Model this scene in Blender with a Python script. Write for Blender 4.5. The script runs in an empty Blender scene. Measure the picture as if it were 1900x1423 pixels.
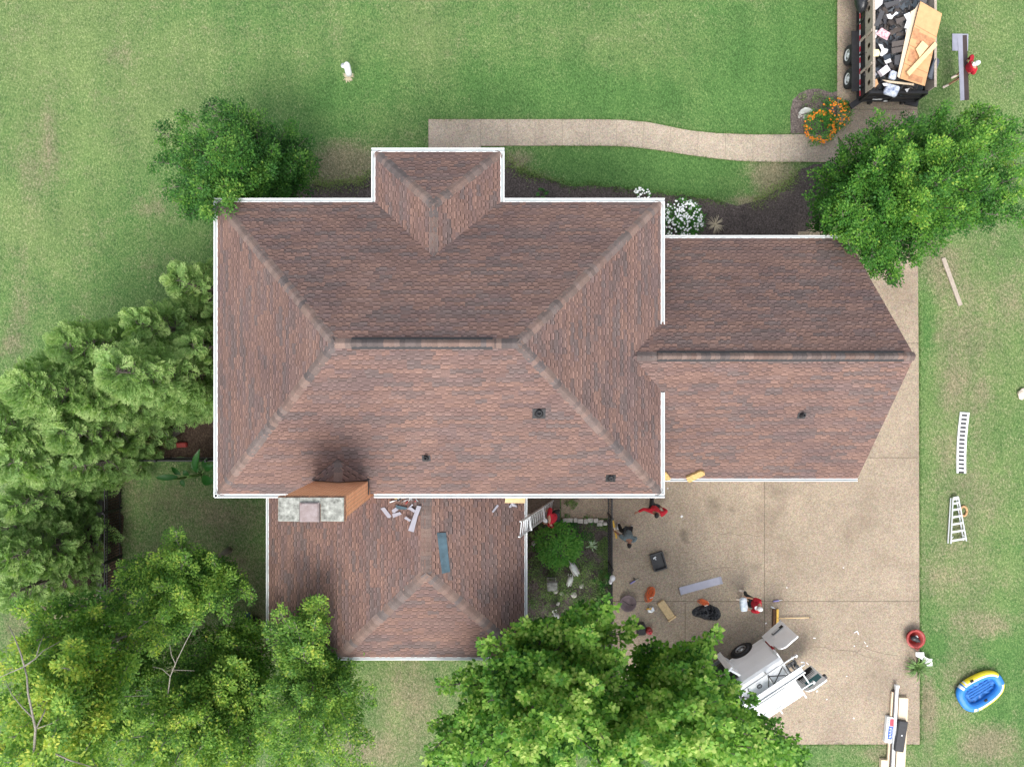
import bpy, math, random
import numpy as np
from mathutils import Vector, Matrix, noise as mnoise
from mathutils.geometry import tessellate_polygon
R = math.radians
C = bpy.context.scene.collection
scene = bpy.context.scene
random.seed(7); rng = np.random.default_rng(7)
# ------------------------------------------------------------------ camera
H, F = 28.0, 1320.0            # drone height, focal length in pixels of the 1900 px photograph
cam = bpy.data.cameras.new('camera'); co = bpy.data.objects.new('camera', cam); C.objects.link(co)
co.location = (0, 0, H); cam.sensor_width = 36; cam.lens = 36*F/1900; cam.clip_end = 500
scene.camera = co
# ------------------------------------------------------------------ sky, sun, exposure
SUN_EL, SUN_AZ = 56, 183       # sun behind thin cloud, to the south (bottom of the picture)
w = bpy.data.worlds.new('World'); scene.world = w; w.use_nodes = True
nt = w.node_tree; bg = nt.nodes['Background']
sky = nt.nodes.new('ShaderNodeTexSky'); sky.sky_type = 'NISHITA'; sky.sun_disc = False
sky.sun_elevation = R(SUN_EL); sky.sun_rotation = R(SUN_AZ); sky.dust_density = 4; sky.air_density = 1.2
hs = nt.nodes.new('ShaderNodeHueSaturation'); hs.inputs['Saturation'].default_value = .35
nt.links.new(sky.outputs[0], hs.inputs['Color']); nt.links.new(hs.outputs[0], bg.inputs[0])
bg.inputs[1].default_value = .15
sl = bpy.data.lights.new('sun', 'SUN'); sl.energy = .78; sl.angle = R(24); sl.color = (1, .95, .87)
so = bpy.data.objects.new('sun', sl); C.objects.link(so)
az = R(SUN_AZ); d = Vector((math.sin(az)*math.cos(R(SUN_EL)), math.cos(az)*math.cos(R(SUN_EL)), math.sin(R(SUN_EL))))
so.rotation_euler = d.to_track_quat('Z', 'Y').to_euler()
scene.view_settings.view_transform = 'Standard'; scene.view_settings.look = 'None'
scene.view_settings.exposure = 1.3; scene.view_settings.gamma = 1

def P(px, py, z=0.0):
    """point at height z that the photograph shows at pixel (px, py)"""
    k = (H - z)/F
    return Vector(((px-950)*k, (711.5-py)*k, z))

# ------------------------------------------------------------------ materials
def mat(name, col, rough=.7, metal=0, var=.25, scale=8, bump=0, col2=None, bscale=None, spec=.4, coat=0):
    m = bpy.data.materials.new(name); m.use_nodes = True
    t = m.node_tree; b = t.nodes['Principled BSDF']
    b.inputs['Roughness'].default_value = rough; b.inputs['Metallic'].default_value = metal
    b.inputs['Specular IOR Level'].default_value = spec; b.inputs['Coat Weight'].default_value = coat
    tc = t.nodes.new('ShaderNodeTexCoord'); n = t.nodes.new('ShaderNodeTexNoise')
    n.inputs['Scale'].default_value = scale; n.inputs['Detail'].default_value = 6; n.inputs['Roughness'].default_value = .65
    t.links.new(tc.outputs['Object'], n.inputs['Vector'])
    r = t.nodes.new('ShaderNodeValToRGB'); r.color_ramp.elements[0].position = .3; r.color_ramp.elements[1].position = .7
    a = [c*(1-var) for c in col]; c2 = col2 or [min(1, c*(1+var)) for c in col]
    r.color_ramp.elements[0].color = (*a, 1); r.color_ramp.elements[1].color = (*c2, 1)
    t.links.new(n.outputs['Fac'], r.inputs[0]); t.links.new(r.outputs[0], b.inputs['Base Color'])
    if bump:
        n2 = t.nodes.new('ShaderNodeTexNoise'); n2.inputs['Scale'].default_value = bscale or scale*3; n2.inputs['Detail'].default_value = 4
        t.links.new(tc.outputs['Object'], n2.inputs['Vector'])
        bp = t.nodes.new('ShaderNodeBump'); bp.inputs['Strength'].default_value = bump; bp.inputs['Distance'].default_value = .02
        t.links.new(n2.outputs['Fac'], bp.inputs['Height']); t.links.new(bp.outputs[0], b.inputs['Normal'])
    return m

class N:
    """tiny node-graph helper"""
    def __init__(s, name):
        s.m = bpy.data.materials.new(name); s.m.use_nodes = True; s.t = s.m.node_tree; s.b = s.t.nodes['Principled BSDF']
        s.b.inputs['Specular IOR Level'].default_value = .25
        s.tc = s.t.nodes.new('ShaderNodeTexCoord').outputs['Object']
    def set(s, sock, v):
        if hasattr(v, 'is_output'): s.t.links.new(v, sock)
        elif isinstance(v, (tuple, list)): sock.default_value = (*v, 1) if len(v) == 3 and len(sock.default_value) == 4 else v
        else: sock.default_value = v
    def noise(s, scale, detail=5, rough=.6, vec=None, dist=0):
        n = s.t.nodes.new('ShaderNodeTexNoise'); s.set(n.inputs['Vector'], vec or s.tc)
        n.inputs['Scale'].default_value = scale; n.inputs['Detail'].default_value = detail; n.inputs['Roughness'].default_value = rough
        n.inputs['Distortion'].default_value = dist
        return n.outputs['Fac']
    def vor(s, scale, out='Color', vec=None, feat='F1'):
        n = s.t.nodes.new('ShaderNodeTexVoronoi'); s.set(n.inputs['Vector'], vec or s.tc); n.inputs['Scale'].default_value = scale; n.feature = feat
        return n.outputs[out]
    def ramp(s, f, stops):
        r = s.t.nodes.new('ShaderNodeValToRGB'); s.set(r.inputs[0], f); e = r.color_ramp.elements
        while len(e) < len(stops): e.new(.5)
        for k, (p, c) in zip(e, stops): k.position = p; k.color = (*c, 1) if not isinstance(c, (int, float)) else (c, c, c, 1)
        return r.outputs[0]
    def mix(s, f, a, b, mode='MIX'):
        n = s.t.nodes.new('ShaderNodeMix'); n.data_type = 'RGBA'; n.blend_type = mode
        s.set(n.inputs[0], f); s.set(n.inputs[6], a); s.set(n.inputs[7], b); return n.outputs[2]
    def math(s, op, a, b=0.0, c=None):
        n = s.t.nodes.new('ShaderNodeMath'); n.operation = op; s.set(n.inputs[0], a); s.set(n.inputs[1], b)
        if c is not None: s.set(n.inputs[2], c)
        return n.outputs[0]
    def attr(s, name, out='Fac'):
        n = s.t.nodes.new('ShaderNodeAttribute'); n.attribute_name = name; return n.outputs[out]
    def mapv(s, sc, rot=(0, 0, 0)):
        n = s.t.nodes.new('ShaderNodeMapping'); s.set(n.inputs['Vector'], s.tc); n.inputs['Scale'].default_value = sc; n.inputs['Rotation'].default_value = rot
        return n.outputs[0]
    def bump(s, h, st=.5, dist=.02):
        n = s.t.nodes.new('ShaderNodeBump'); s.set(n.inputs['Height'], h); n.inputs['Strength'].default_value = st; n.inputs['Distance'].default_value = dist
        s.t.links.new(n.outputs[0], s.b.inputs['Normal'])
    def done(s, col, rough=.9):
        s.set(s.b.inputs['Base Color'], col); s.set(s.b.inputs['Roughness'], rough); return s.m

def m_lawn():
    n = N('lawn_grass')
    fine = n.math('ADD', n.math('MULTIPLY', n.noise(15, 3, .9, n.mapv((1, .65, 1), (0, 0, .6))), .6), n.math('MULTIPLY', n.noise(31, 2, .9), .4)); fine2 = n.noise(20, 2, .7)
    mid = n.noise(1.6, 6, .75); big = n.noise(.25, 5, .7, dist=.6); blot = n.noise(.75, 6, .8)
    g = n.ramp(fine, [(.36, (.020, .060, .013)), (.5, (.066, .154, .039)), (.63, (.156, .272, .096))])
    y = n.ramp(fine, [(.36, (.038, .076, .022)), (.5, (.118, .184, .062)), (.63, (.255, .322, .145))])
    d = n.ramp(fine, [(.36, (.06, .054, .030)), (.5, (.18, .163, .10)), (.63, (.36, .33, .235))])
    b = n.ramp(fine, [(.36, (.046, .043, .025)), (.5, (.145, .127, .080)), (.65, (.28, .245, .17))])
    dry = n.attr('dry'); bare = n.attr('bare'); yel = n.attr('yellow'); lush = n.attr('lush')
    jit = n.math('MULTIPLY', n.math('SUBTRACT', fine, .5), 1.4)
    f1 = n.math('ADD', n.math('MULTIPLY', big, 1.0), n.math('MULTIPLY', mid, .7))
    f1 = n.math('ADD', f1, n.math('SUBTRACT', n.math('MULTIPLY', yel, .72), n.math('MULTIPLY', lush, .5))); f1 = n.math('ADD', f1, jit)
    c = n.mix(n.ramp(n.math('MULTIPLY', f1, .5), [(.31, 0), (.62, 1)]), g, y)
    f2 = n.math('ADD', blot, n.math('MULTIPLY', dry, .68)); f2 = n.math('ADD', f2, n.math('MULTIPLY', n.noise(3.2, 6, .8), .75)); f2 = n.math('ADD', f2, jit)
    f2 = n.math('SUBTRACT', f2, n.math('MULTIPLY', lush, .3))
    c = n.mix(n.ramp(n.math('MULTIPLY', f2, .5), [(.45, 0), (.67, .95)]), c, d)
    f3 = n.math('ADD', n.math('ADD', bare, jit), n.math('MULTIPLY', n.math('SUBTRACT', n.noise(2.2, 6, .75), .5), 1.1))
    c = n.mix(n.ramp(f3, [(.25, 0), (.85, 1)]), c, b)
    tint = n.ramp(n.noise(.5, 3), [(.3, (.84, .88, .84)), (.7, (1.1, 1.08, 1.05))])
    c = n.mix(1, c, tint, 'MULTIPLY')
    c = n.mix(1, c, n.ramp(n.noise(4.5, 5, .85), [(.33, (.70, .76, .70)), (.5, (1, 1, 1)), (.66, (1.26, 1.20, 1.22))]), 'MULTIPLY')
    c = n.mix(1, c, n.ramp(n.noise(1.2, 4, .7, n.mapv((1, .18, 1), (0, 0, .12))), [(.35, (.88, .92, .88)), (.65, (1.12, 1.07, 1.08))]), 'MULTIPLY')
    n.bump(n.math('ADD', fine, fine2), .9, .05)
    return n.done(c, .95)
STAINS = [(1222, 925, 14, .5), (1205, 935, 10, .4), (1440, 908, 22, .45), (1325, 938, 14, .5), (1268, 988, 8, .6), (1270, 1000, 6, .6), (1358, 945, 6, .6), (1236, 1028, 8, .4), (1493, 1190, 26, .45), (1400, 1052, 10, .4), (1300, 1180, 40, .25), (1540, 1150, 60, .18), (1500, 1010, 70, .14), (1600, 940, 50, .14), (1640, 1270, 40, .2), (1430, 955, 24, .3)]
def m_aggregate(name, tone, st=1.0):
    n = N(name)
    v = n.vor(22); sp = n.ramp(n.math('ADD', n.math('MULTIPLY', n.noise(14, 2, .9), .6), n.math('MULTIPLY', n.noise(28, 2, .9), .4)), [(.32, tuple(c*.62 for c in tone)), (.5, tone), (.68, tuple(min(1, c*1.45) for c in tone))])
    g = n.mix(.12, sp, n.mix(1, v, (1.0*tone[0], 1.0*tone[1], 1.0*tone[2]), 'MULTIPLY'))
    blot = n.ramp(n.noise(.45, 6, .68, dist=.4), [(.28, (.78, .75, .73)), (.48, (.97, .96, .95)), (.72, (1.16, 1.15, 1.13))])
    st2 = n.ramp(n.noise(1.7, 5, .8), [(.26, (.55, .5, .46)), (.36, (1, 1, 1))])
    c = n.mix(1, n.mix(1, g, blot, 'MULTIPLY'), st2, 'MULTIPLY')
    if name == 'exposed_aggregate':     # oil and rust stains where the photograph shows them
        wob = n.math('MULTIPLY', n.math('SUBTRACT', n.noise(2.4, 5, .75), .5), 1.5)
        for (px, py, r_, k_) in STAINS:
            q = P(px, py); vd = n.t.nodes.new('ShaderNodeVectorMath'); vd.operation = 'DISTANCE'; n.t.links.new(n.tc, vd.inputs[0]); vd.inputs[1].default_value = (q.x, q.y, .03)
            f = n.math('ADD', n.math('DIVIDE', vd.outputs['Value'], r_*H/F*1.5), wob)
            c = n.mix(n.ramp(f, [(.2, k_*.75), (1.0, 0)]), c, (.075, .058, .045))
    n.bump(n.noise(45, 2, .8), .5, .01)
    return n.done(c, .88)
def m_mulch(name, a, b, c3):
    n = N(name)
    f = n.noise(24, 4, .8, n.mapv((1, .45, 1), (0, 0, .9))); f2 = n.noise(30, 3, .8, n.mapv((.45, 1, 1), (0, 0, .3)))
    f = n.math('MAXIMUM', f, f2)
    c = n.ramp(f, [(.42, a), (.58, b), (.76, c3)])
    c = n.mix(1, c, n.ramp(n.noise(.9, 5, .7), [(.3, (.75, .73, .7)), (.7, (1.25, 1.2, 1.15))]), 'MULTIPLY')
    n.bump(f, 1, .05); return n.done(c, .95)
def m_shingle():
    n = N('asphalt_shingle')
    col = n.attr('col', 'Color')
    gr = n.ramp(n.noise(70, 2, .8), [(.3, .62), (.5, 1.0), (.7, 1.42)])
    c = n.mix(1, col, gr, 'MULTIPLY')
    c = n.mix(1, c, n.ramp(n.noise(.55, 4, .6), [(.3, (.88, .87, .88)), (.7, (1.1, 1.08, 1.05))]), 'MULTIPLY')
    n.b.inputs['Specular IOR Level'].default_value = .2
    return n.done(c, .9)
def m_brick(name, c1, c2, mortar):
    n = N(name); t = n.t
    br = t.nodes.new('ShaderNodeTexBrick'); g = t.nodes.new('ShaderNodeUVMap'); t.links.new(g.outputs[0], br.inputs['Vector'])
    br.inputs['Color1'].default_value = (*c1, 1); br.inputs['Color2'].default_value = (*c2, 1); br.inputs['Mortar'].default_value = (*mortar, 1)
    br.inputs['Scale'].default_value = 1; br.inputs['Brick Width'].default_value = .215; br.inputs['Row Height'].default_value = .075; br.inputs['Mortar Size'].default_value = .012
    c = n.mix(1, br.outputs[0], n.ramp(n.noise(3, 6, .75), [(.2, (.6, .52, .48)), (.36, (1, 1, 1)), (.7, (1.1, 1.08, 1.06))]), 'MULTIPLY')
    if name == 'orange_brick':      # soot and algae below the crown
        sx = t.nodes.new('ShaderNodeSeparateXYZ'); t.links.new(n.tc, sx.inputs[0])
        f = n.math('ADD', n.math('MULTIPLY', n.math('SUBTRACT', sx.outputs['Z'], 9.0), 2.6), n.math('MULTIPLY', n.math('SUBTRACT', n.noise(5, 6, .8), .5), 2.2))
        c = n.mix(n.ramp(f, [(.45, 0), (1.0, .8)]), c, (.09, .06, .05))
    n.bump(br.outputs['Fac'], -.4, .01); return n.done(c, .9)
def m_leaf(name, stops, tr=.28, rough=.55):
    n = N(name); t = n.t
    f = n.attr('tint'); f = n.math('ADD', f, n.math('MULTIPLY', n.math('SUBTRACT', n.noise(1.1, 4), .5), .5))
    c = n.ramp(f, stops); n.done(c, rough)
    ts = t.nodes.new('ShaderNodeBsdfTranslucent'); t.links.new(n.mix(1, c, (1.3, 1.5, .6), 'MULTIPLY'), ts.inputs[0])
    ms = t.nodes.new('ShaderNodeMixShader'); ms.inputs[0].default_value = tr
    t.links.new(n.b.outputs[0], ms.inputs[1]); t.links.new(ts.outputs[0], ms.inputs[2])
    t.links.new(ms.outputs[0], t.nodes['Material Output'].inputs[0])
    return n.m
def m_attr(name, rough=.6, metal=0, gran=.25, gs=30):
    n = N(name); n.b.inputs['Metallic'].default_value = metal
    return n.done(n.mix(1, n.attr('col', 'Color'), n.ramp(n.noise(gs, 3, .7), [(.3, 1-gran), (.7, 1+gran)]), 'MULTIPLY'), rough)

M = {}
M['lawn'] = m_lawn()
M['agg'] = m_aggregate('exposed_aggregate', (.285, .235, .177)); M['aggwalk'] = m_aggregate('walk_aggregate', (.345, .295, .232)); M['aggdark'] = m_aggregate('dark_aggregate', (.15, .125, .10))  # aggdark: darker tone for the left patio slab
M['mulch'] = m_mulch('bark_mulch', (.032, .027, .026), (.098, .084, .080), (.27, .24, .23))
M['mulchg'] = m_mulch('grey_mulch', (.06, .05, .048), (.16, .135, .125), (.36, .32, .3))
M['litter'] = m_mulch('leaf_litter', (.022, .014, .010), (.065, .045, .033), (.17, .13, .095))
M['shingle'] = m_shingle()
M['brick'] = m_brick('orange_brick', (.78, .34, .165), (.90, .45, .25), (.36, .20, .12))
M['wallbrick'] = m_brick('wall_brick', (.32, .12, .07), (.4, .17, .1), (.4, .35, .3))
M['white'] = mat('white_metal', (.64, .66, .665), .45, 0, .04, 3)
M['trough'] = mat('gutter_trough', (.33, .36, .365), .5, 0, .12, 2)
M['black'] = mat('black_metal', (.018, .018, .02), .45, 0, .3, 10)
M['blackpl'] = mat('black_plastic', (.022, .023, .026), .4, 0, .3, 12)
M['rubber'] = mat('rubber', (.03, .03, .032), .75, 0, .25, 20)
M['steel'] = mat('steel', (.55, .56, .58), .35, .8, .15, 10)
M['alu'] = mat('aluminium', (.58, .60, .61), .4, .35, .08, 9)
M['grey'] = mat('grey_sheet', (.29, .29, .335), .5, .1, .07, 4)
M['slate'] = mat('slate_blue_membrane', (.048, .085, .108), .35, 0, .45, 2.2)
M['brown'] = mat('brown_gutter', (.05, .035, .033), .4, .1, .15, 5)
M['lilac'] = mat('grey_flange', (.28, .285, .345), .45, .1, .08, 4)
M['ply'] = mat('plywood', (.53, .30, .145), .75, 0, .12, 5, .2)
M['plystamp'] = mat('dark_stained_plywood', (.30, .14, .07), .75, 0, .25, 9)
M['pine'] = mat('pine_board', (.66, .48, .26), .7, 0, .12, 6)
M['oldwood'] = mat('weathered_board', (.34, .29, .24), .85, 0, .2, 14)
M['tan'] = mat('tan_panel', (.62, .50, .36), .7, 0, .07, 3)
M['foam'] = mat('tan_foam', (.45, .30, .12), .85, 0, .3, 14, .4)
M['concrete'] = mat('lichen_concrete', (.20, .205, .18), .9, 0, .6, 7, .5, col2=(.36, .37, .335))
M['stone'] = mat('pale_stone', (.37, .36, .33), .9, 0, .25, 9, .4)
M['lid'] = mat('weathered_metal_lid', (.21, .155, .145), .6, .2, .25, 6, col2=(.26, .225, .23))
M['orange'] = mat('orange_cord', (.62, .13, .035), .5, 0, .2, 30)
M['yellow'] = mat('yellow_paint', (.62, .38, .05), .5, 0, .12, 12)
M['bristle'] = mat('brown_bristle', (.12, .06, .03), .9, 0, .4, 60)
M['red'] = mat('red_plastic', (.26, .032, .028), .4, 0, .15, 8)
M['redcloth'] = mat('red_cloth', (.40, .012, .025), .9, 0, .35, 12, .4)
M['greycloth'] = mat('grey_cloth', (.11, .15, .16), .9, 0, .4, 18, .4)
M['darkcloth'] = mat('dark_cloth', (.025, .03, .032), .9, 0, .4, 14, .4)
M['blackcloth'] = mat('black_cloth', (.014, .014, .015), .9, 0, .4, 14, .4)
M['bluecloth'] = mat('blue_shoe', (.06, .09, .2), .8, 0, .2, 14)
M['whitecloth'] = mat('white_cloth', (.64, .64, .65), .85, 0, .06, 10, .2)
M['cream'] = mat('cream_shoe', (.58, .50, .42), .8, 0, .2, 20)
M['skin'] = mat('skin', (.42, .23, .15), .6, 0, .1, 12)
M['skindark'] = mat('skin_brown', (.24, .12, .075), .6, 0, .1, 12)
M['hair'] = mat('dark_hair', (.012, .010, .009), .7, 0, .3, 60)
M['paint'] = mat('white_car_paint', (.92, .94, .95), .22, 0, .03, 2, coat=.4)
M['glass'] = mat('dark_glass', (.015, .03, .035), .08, 0, .2, 3, spec=.6)
M['tglass'] = mat('teal_glass', (.05, .17, .19), .12, 0, .2, 3, spec=.6)
M['redlens'] = mat('red_lens', (.30, .008, .012), .2, 0, .1, 10)
M['bark'] = mat('bark', (.13, .11, .095), .9, 0, .35, 14, .6)
M['palebark'] = mat('pale_bark', (.22, .20, .17), .9, 0, .35, 14, .5)
M['tarp'] = mat('black_tarp', (.02, .022, .026), .3, 0, .4, 10, .8, bscale=9)
M['blue'] = mat('blue_vinyl', (.018, .165, .50), .38, 0, .12, 6)
M['floorblue'] = mat('blue_vinyl_floor', (.025, .14, .42), .45, 0, .25, 18, .3)
M['vinylyellow'] = mat('yellow_vinyl', (.75, .60, .03), .38, 0, .06, 6)
M['pathjoint'] = mat('path_joint', (.22, .185, .14), .95, 0, .3, 9)
M['joint'] = mat('joint_dirt', (.105, .083, .062), .95, 0, .4, 9)
M['bluebox'] = mat('blue_print', (.03, .09, .42), .5, 0, .2, 30)
M['redbox'] = mat('red_print', (.60, .05, .08), .5, 0, .2, 30)
M['purple'] = mat('purple_print', (.22, .20, .42), .5, 0, .3, 40)
M['mauve'] = mat('mauve_plastic', (.13, .095, .10), .6, 0, .15, 8)
M['petal'] = mat('white_petal', (.88, .90, .88), .7, 0, .06, 30)
M['marigold'] = mat('orange_petal', (.78, .25, .015), .7, 0, .2, 40)
M['straw'] = mat('dry_straw', (.46, .40, .28), .85, 0, .2, 30)
M['frond'] = m_leaf('banana_leaf', [(0, (.02, .09, .015)), (1, (.07, .24, .03))], .3, .35)
M['L_dark'] = m_leaf('dense_leaf', [(0, (.013, .055, .011)), (.45, (.042, .140, .024)), (.8, (.105, .235, .038)), (1, (.22, .33, .06))], 0.36)
M['L_right'] = m_leaf('bright_leaf', [(0, (.016, .068, .012)), (.45, (.054, .175, .025)), (.8, (.15, .31, .042)), (1, (.32, .44, .07))], 0.36)
M['L_maple'] = m_leaf('maple_leaf', [(0, (.024, .09, .014)), (.35, (.085, .23, .032)), (.68, (.215, .385, .065)), (1, (.42, .51, .15))], 0.4)
M['L_tall'] = m_leaf('slender_tree_leaf', [(0, (.045, .125, .025)), (.4, (.12, .255, .045)), (.72, (.26, .40, .07)), (1, (.48, .50, .09))], .42)
M['L_conifer'] = m_leaf('conifer_spray', [(0, (.10, .10, .035)), (.25, (.115, .21, .062)), (.6, (.22, .355, .115)), (1, (.39, .50, .21))], .38)
M['L_shrub'] = m_leaf('shrub_leaf', [(0, (.02, .095, .016)), (.5, (.07, .24, .035)), (1, (.18, .38, .07))], 0.33)
M['L_cover'] = m_leaf('ground_cover_leaf', [(0, (.035, .07, .022)), (.5, (.11, .20, .055)), (1, (.25, .33, .12))], 0.3)
M['vcol'] = m_attr('tinted_scrap', .6); M['vcap'] = M['shingle']

# ------------------------------------------------------------------ mesh builder (world coordinates)
class MB:
    def __init__(s): s.v = []; s.f = []; s.mi = []; s.col = []; s.M = Matrix.Identity(4); s.k = 0; s.c = (1, 1, 1); s.sm = []; s.smooth = False
    def add(s, vs, fs):
        o = len(s.v); s.v += [s.M @ Vector(p) for p in vs]
        for f in fs: s.f.append([i+o for i in f]); s.mi.append(s.k); s.col.append(s.c); s.sm.append(s.smooth)
        return s
    def quad(s, *p): return s.add(p, [list(range(len(p)))])
    def box(s, c, d, rz=0, rx=0, ry=0, taper=1):
        m = Matrix.Translation(c) @ Matrix.Rotation(rz, 4, 'Z') @ Matrix.Rotation(ry, 4, 'Y') @ Matrix.Rotation(rx, 4, 'X')
        x, y, z = d[0]/2, d[1]/2, d[2]/2; t = taper
        vs = [m @ Vector(q) for q in [(-x, -y, -z), (x, -y, -z), (x, y, -z), (-x, y, -z), (-x*t, -y*t, z), (x*t, -y*t, z), (x*t, y*t, z), (-x*t, y*t, z)]]
        return s.add(vs, [[0, 3, 2, 1], [4, 5, 6, 7], [0, 1, 5, 4], [1, 2, 6, 5], [2, 3, 7, 6], [3, 0, 4, 7]])
    def rbox(s, c, d, rz=0, r=.03, n=3, rx=0, ry=0):
        """box with rounded vertical edges and a chamfered top"""
        x, y = d[0]/2, d[1]/2; r = min(r, x*.9, y*.9); ring = []
        for cx, cy, a0 in ((x-r, y-r, 0), (-x+r, y-r, 90), (-x+r, -y+r, 180), (x-r, -y+r, 270)):
            for i in range(n+1):
                a = R(a0+90*i/n); ring.append((cx+r*math.cos(a), cy+r*math.sin(a)))
        m = Matrix.Translation(c) @ Matrix.Rotation(rz, 4, 'Z') @ Matrix.Rotation(ry, 4, 'Y') @ Matrix.Rotation(rx, 4, 'X')
        k = len(ring); ch = min(r, d[2]*.4)*.6; vs = []
        for zz, sc in ((-d[2]/2, 0), (d[2]/2-ch, 0), (d[2]/2, ch)):
            for (a, b) in ring: vs.append(m @ Vector((a*(1-sc/x), b*(1-sc/y), zz)))
        fs = [[j*k+i, j*k+(i+1) % k, (j+1)*k+(i+1) % k, (j+1)*k+i] for j in range(2) for i in range(k)]
        fs += [list(range(2*k, 3*k)), list(range(k))[::-1]]
        return s.add(vs, fs)
    def tube(s, pts, r, n=8, cap=True):
        pts = [Vector(p) for p in pts]; rs = r if isinstance(r, (list, tuple)) else [r]*len(pts); vs = []; up = None
        for i, p in enumerate(pts):
            t = (pts[min(i+1, len(pts)-1)]-pts[max(i-1, 0)])
            t = t.normalized() if t.length > 1e-9 else Vector((0, 0, 1))
            if up is None: up = t.orthogonal().normalized()
            up = (up - t*up.dot(t)); up = up.normalized() if up.length > 1e-6 else t.orthogonal().normalized()
            sd = t.cross(up)
            for k in range(n):
                a = 2*math.pi*k/n; vs.append(p+(up*math.cos(a)+sd*math.sin(a))*rs[i])
        L = len(pts)
        fs = [[i*n+k, i*n+(k+1) % n, (i+1)*n+(k+1) % n, (i+1)*n+k] for i in range(L-1) for k in range(n)]
        if cap: fs += [list(range(n))[::-1], list(range((L-1)*n, L*n))]
        return s.add(vs, fs)
    def lathe(s, c, prof, n=20, axis=None):
        c = Vector(c); q = Vector(axis).to_track_quat('Z', 'Y').to_matrix() if axis else Matrix.Identity(3); vs = []
        for (r, z) in prof:
            for k in range(n):
                a = 2*math.pi*k/n; vs.append(c+q @ Vector((r*math.cos(a), r*math.sin(a), z)))
        fs = [[i*n+k, i*n+(k+1) % n, (i+1)*n+(k+1) % n, (i+1)*n+k] for i in range(len(prof)-1) for k in range(n)]
        fs += [list(range(n))[::-1], list(range((len(prof)-1)*n, len(prof)*n))]
        return s.add(vs, fs)
    def ell(s, c, d, rz=0, nu=12, nv=7, ry=0):
        m = Matrix.Translation(c) @ Matrix.Rotation(rz, 4, 'Z') @ Matrix.Rotation(ry, 4, 'Y'); vs = []
        for j in range(nv+1):
            b = math.pi*(j/nv-.5)
            for i in range(nu):
                a = 2*math.pi*i/nu; vs.append(m @ Vector((d[0]*math.cos(b)*math.cos(a), d[1]*math.cos(b)*math.sin(a), d[2]*math.sin(b))))
        return s.add(vs, [[j*nu+i, j*nu+(i+1) % nu, (j+1)*nu+(i+1) % nu, (j+1)*nu+i] for j in range(nv) for i in range(nu)])
    def prism(s, poly, z0, z1):
        """poly: 2-D outline"""
        n = len(poly); tri = tessellate_polygon([[Vector((p[0], p[1], 0)) for p in poly]])
        vs = [(p[0], p[1], z0) for p in poly]+[(p[0], p[1], z1) for p in poly]
        fs = [[i, (i+1) % n, n+(i+1) % n, n+i] for i in range(n)] + [[a+n, b+n, c+n] for a, b, c in tri]
        return s.add(vs, fs)
    def sheet(s, pts, th=.006):
        """thin bent plate through a list of left/right point pairs"""
        n = len(pts); vs = []
        for a, b in pts: vs += [Vector(a), Vector(b)]
        vs2 = [v-Vector((0, 0, th)) for v in vs]; N2 = len(vs)
        fs = []
        for i in range(n-1):
            a = 2*i; fs += [[a, a+1, a+3, a+2], [N2+a, N2+a+2, N2+a+3, N2+a+1], [a, a+2, N2+a+2, N2+a], [a+1, N2+a+1, N2+a+3, a+3]]
        fs += [[0, N2, N2+1, 1], [N2-2, N2-1, 2*N2-1, 2*N2-2]]
        return s.add(vs+vs2, fs)
    def build(s, name, mats, parent=None, uvbox=False):
        if not isinstance(mats, (list, tuple)): mats = [mats]
        root = parent
        while root is not None and root.parent is not None: root = root.parent
        o0 = root.location.copy() if root else Vector((0, 0, 0))
        me = bpy.data.meshes.new(name); me.from_pydata([tuple(v-o0) for v in s.v], [], s.f)
        for m in mats: me.materials.append(M[m] if isinstance(m, str) else m)
        me.polygons.foreach_set('material_index', s.mi); me.polygons.foreach_set('use_smooth', s.sm)
        a = me.attributes.new('col', 'FLOAT_COLOR', 'FACE')
        a.data.foreach_set('color', np.array([(*c, 1) for c in s.col], 'f').ravel())
        if uvbox:
            uv = me.uv_layers.new(name='UVMap')
            for p in me.polygons:
                nn = p.normal
                for li in p.loop_indices:
                    q = me.vertices[me.loops[li].vertex_index].co+o0
                    uv.data[li].uv = (q.y, q.z) if abs(nn.x) > max(abs(nn.y), abs(nn.z)) else (q.x, q.z) if abs(nn.y) > abs(nn.z) else (q.x, q.y)
        me.update()
        o = bpy.data.objects.new(name, me); C.objects.link(o)
        if parent: o.parent = parent
        return o

def tag(o, label, cat=None, group=None, kind=None):
    if label: o['label'] = label
    if cat: o['category'] = cat
    if group: o['group'] = group
    if kind: o['kind'] = kind
    return o
def thing(name, loc, label, cat, group=None):
    o = bpy.data.objects.new(name, None); o.empty_display_size = .2; C.objects.link(o); o.location = Vector(loc)
    return tag(o, label, cat, group)
def solo(mb, name, mats, label, cat, group=None, **k):
    return tag(mb.build(name, mats, **k), label, cat, group)
def copy_tree(o, loc=None, parent=None):
    c = o.copy(); C.objects.link(c)
    if parent: c.parent = parent
    if loc is not None: c.location = loc
    for ch in [x for x in bpy.data.objects if x.parent == o]: copy_tree(ch, None, c)
    return c
def jagged(poly, step=.25, amp=.08, seed=0):
    out = []
    for i, p in enumerate(poly):
        q = poly[(i+1) % len(poly)]; L = (Vector(q)-Vector(p)).length; n = max(1, int(L/step))
        for k in range(n):
            r = Vector(p).lerp(Vector(q), k/n)
            j = mnoise.noise_vector(Vector((r.x*1.7, r.y*1.7, seed)))+mnoise.noise_vector(Vector((r.x*5, r.y*5, seed+9)))*.7
            out.append((r.x+j.x*amp, r.y+j.y*amp))
    return out
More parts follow.
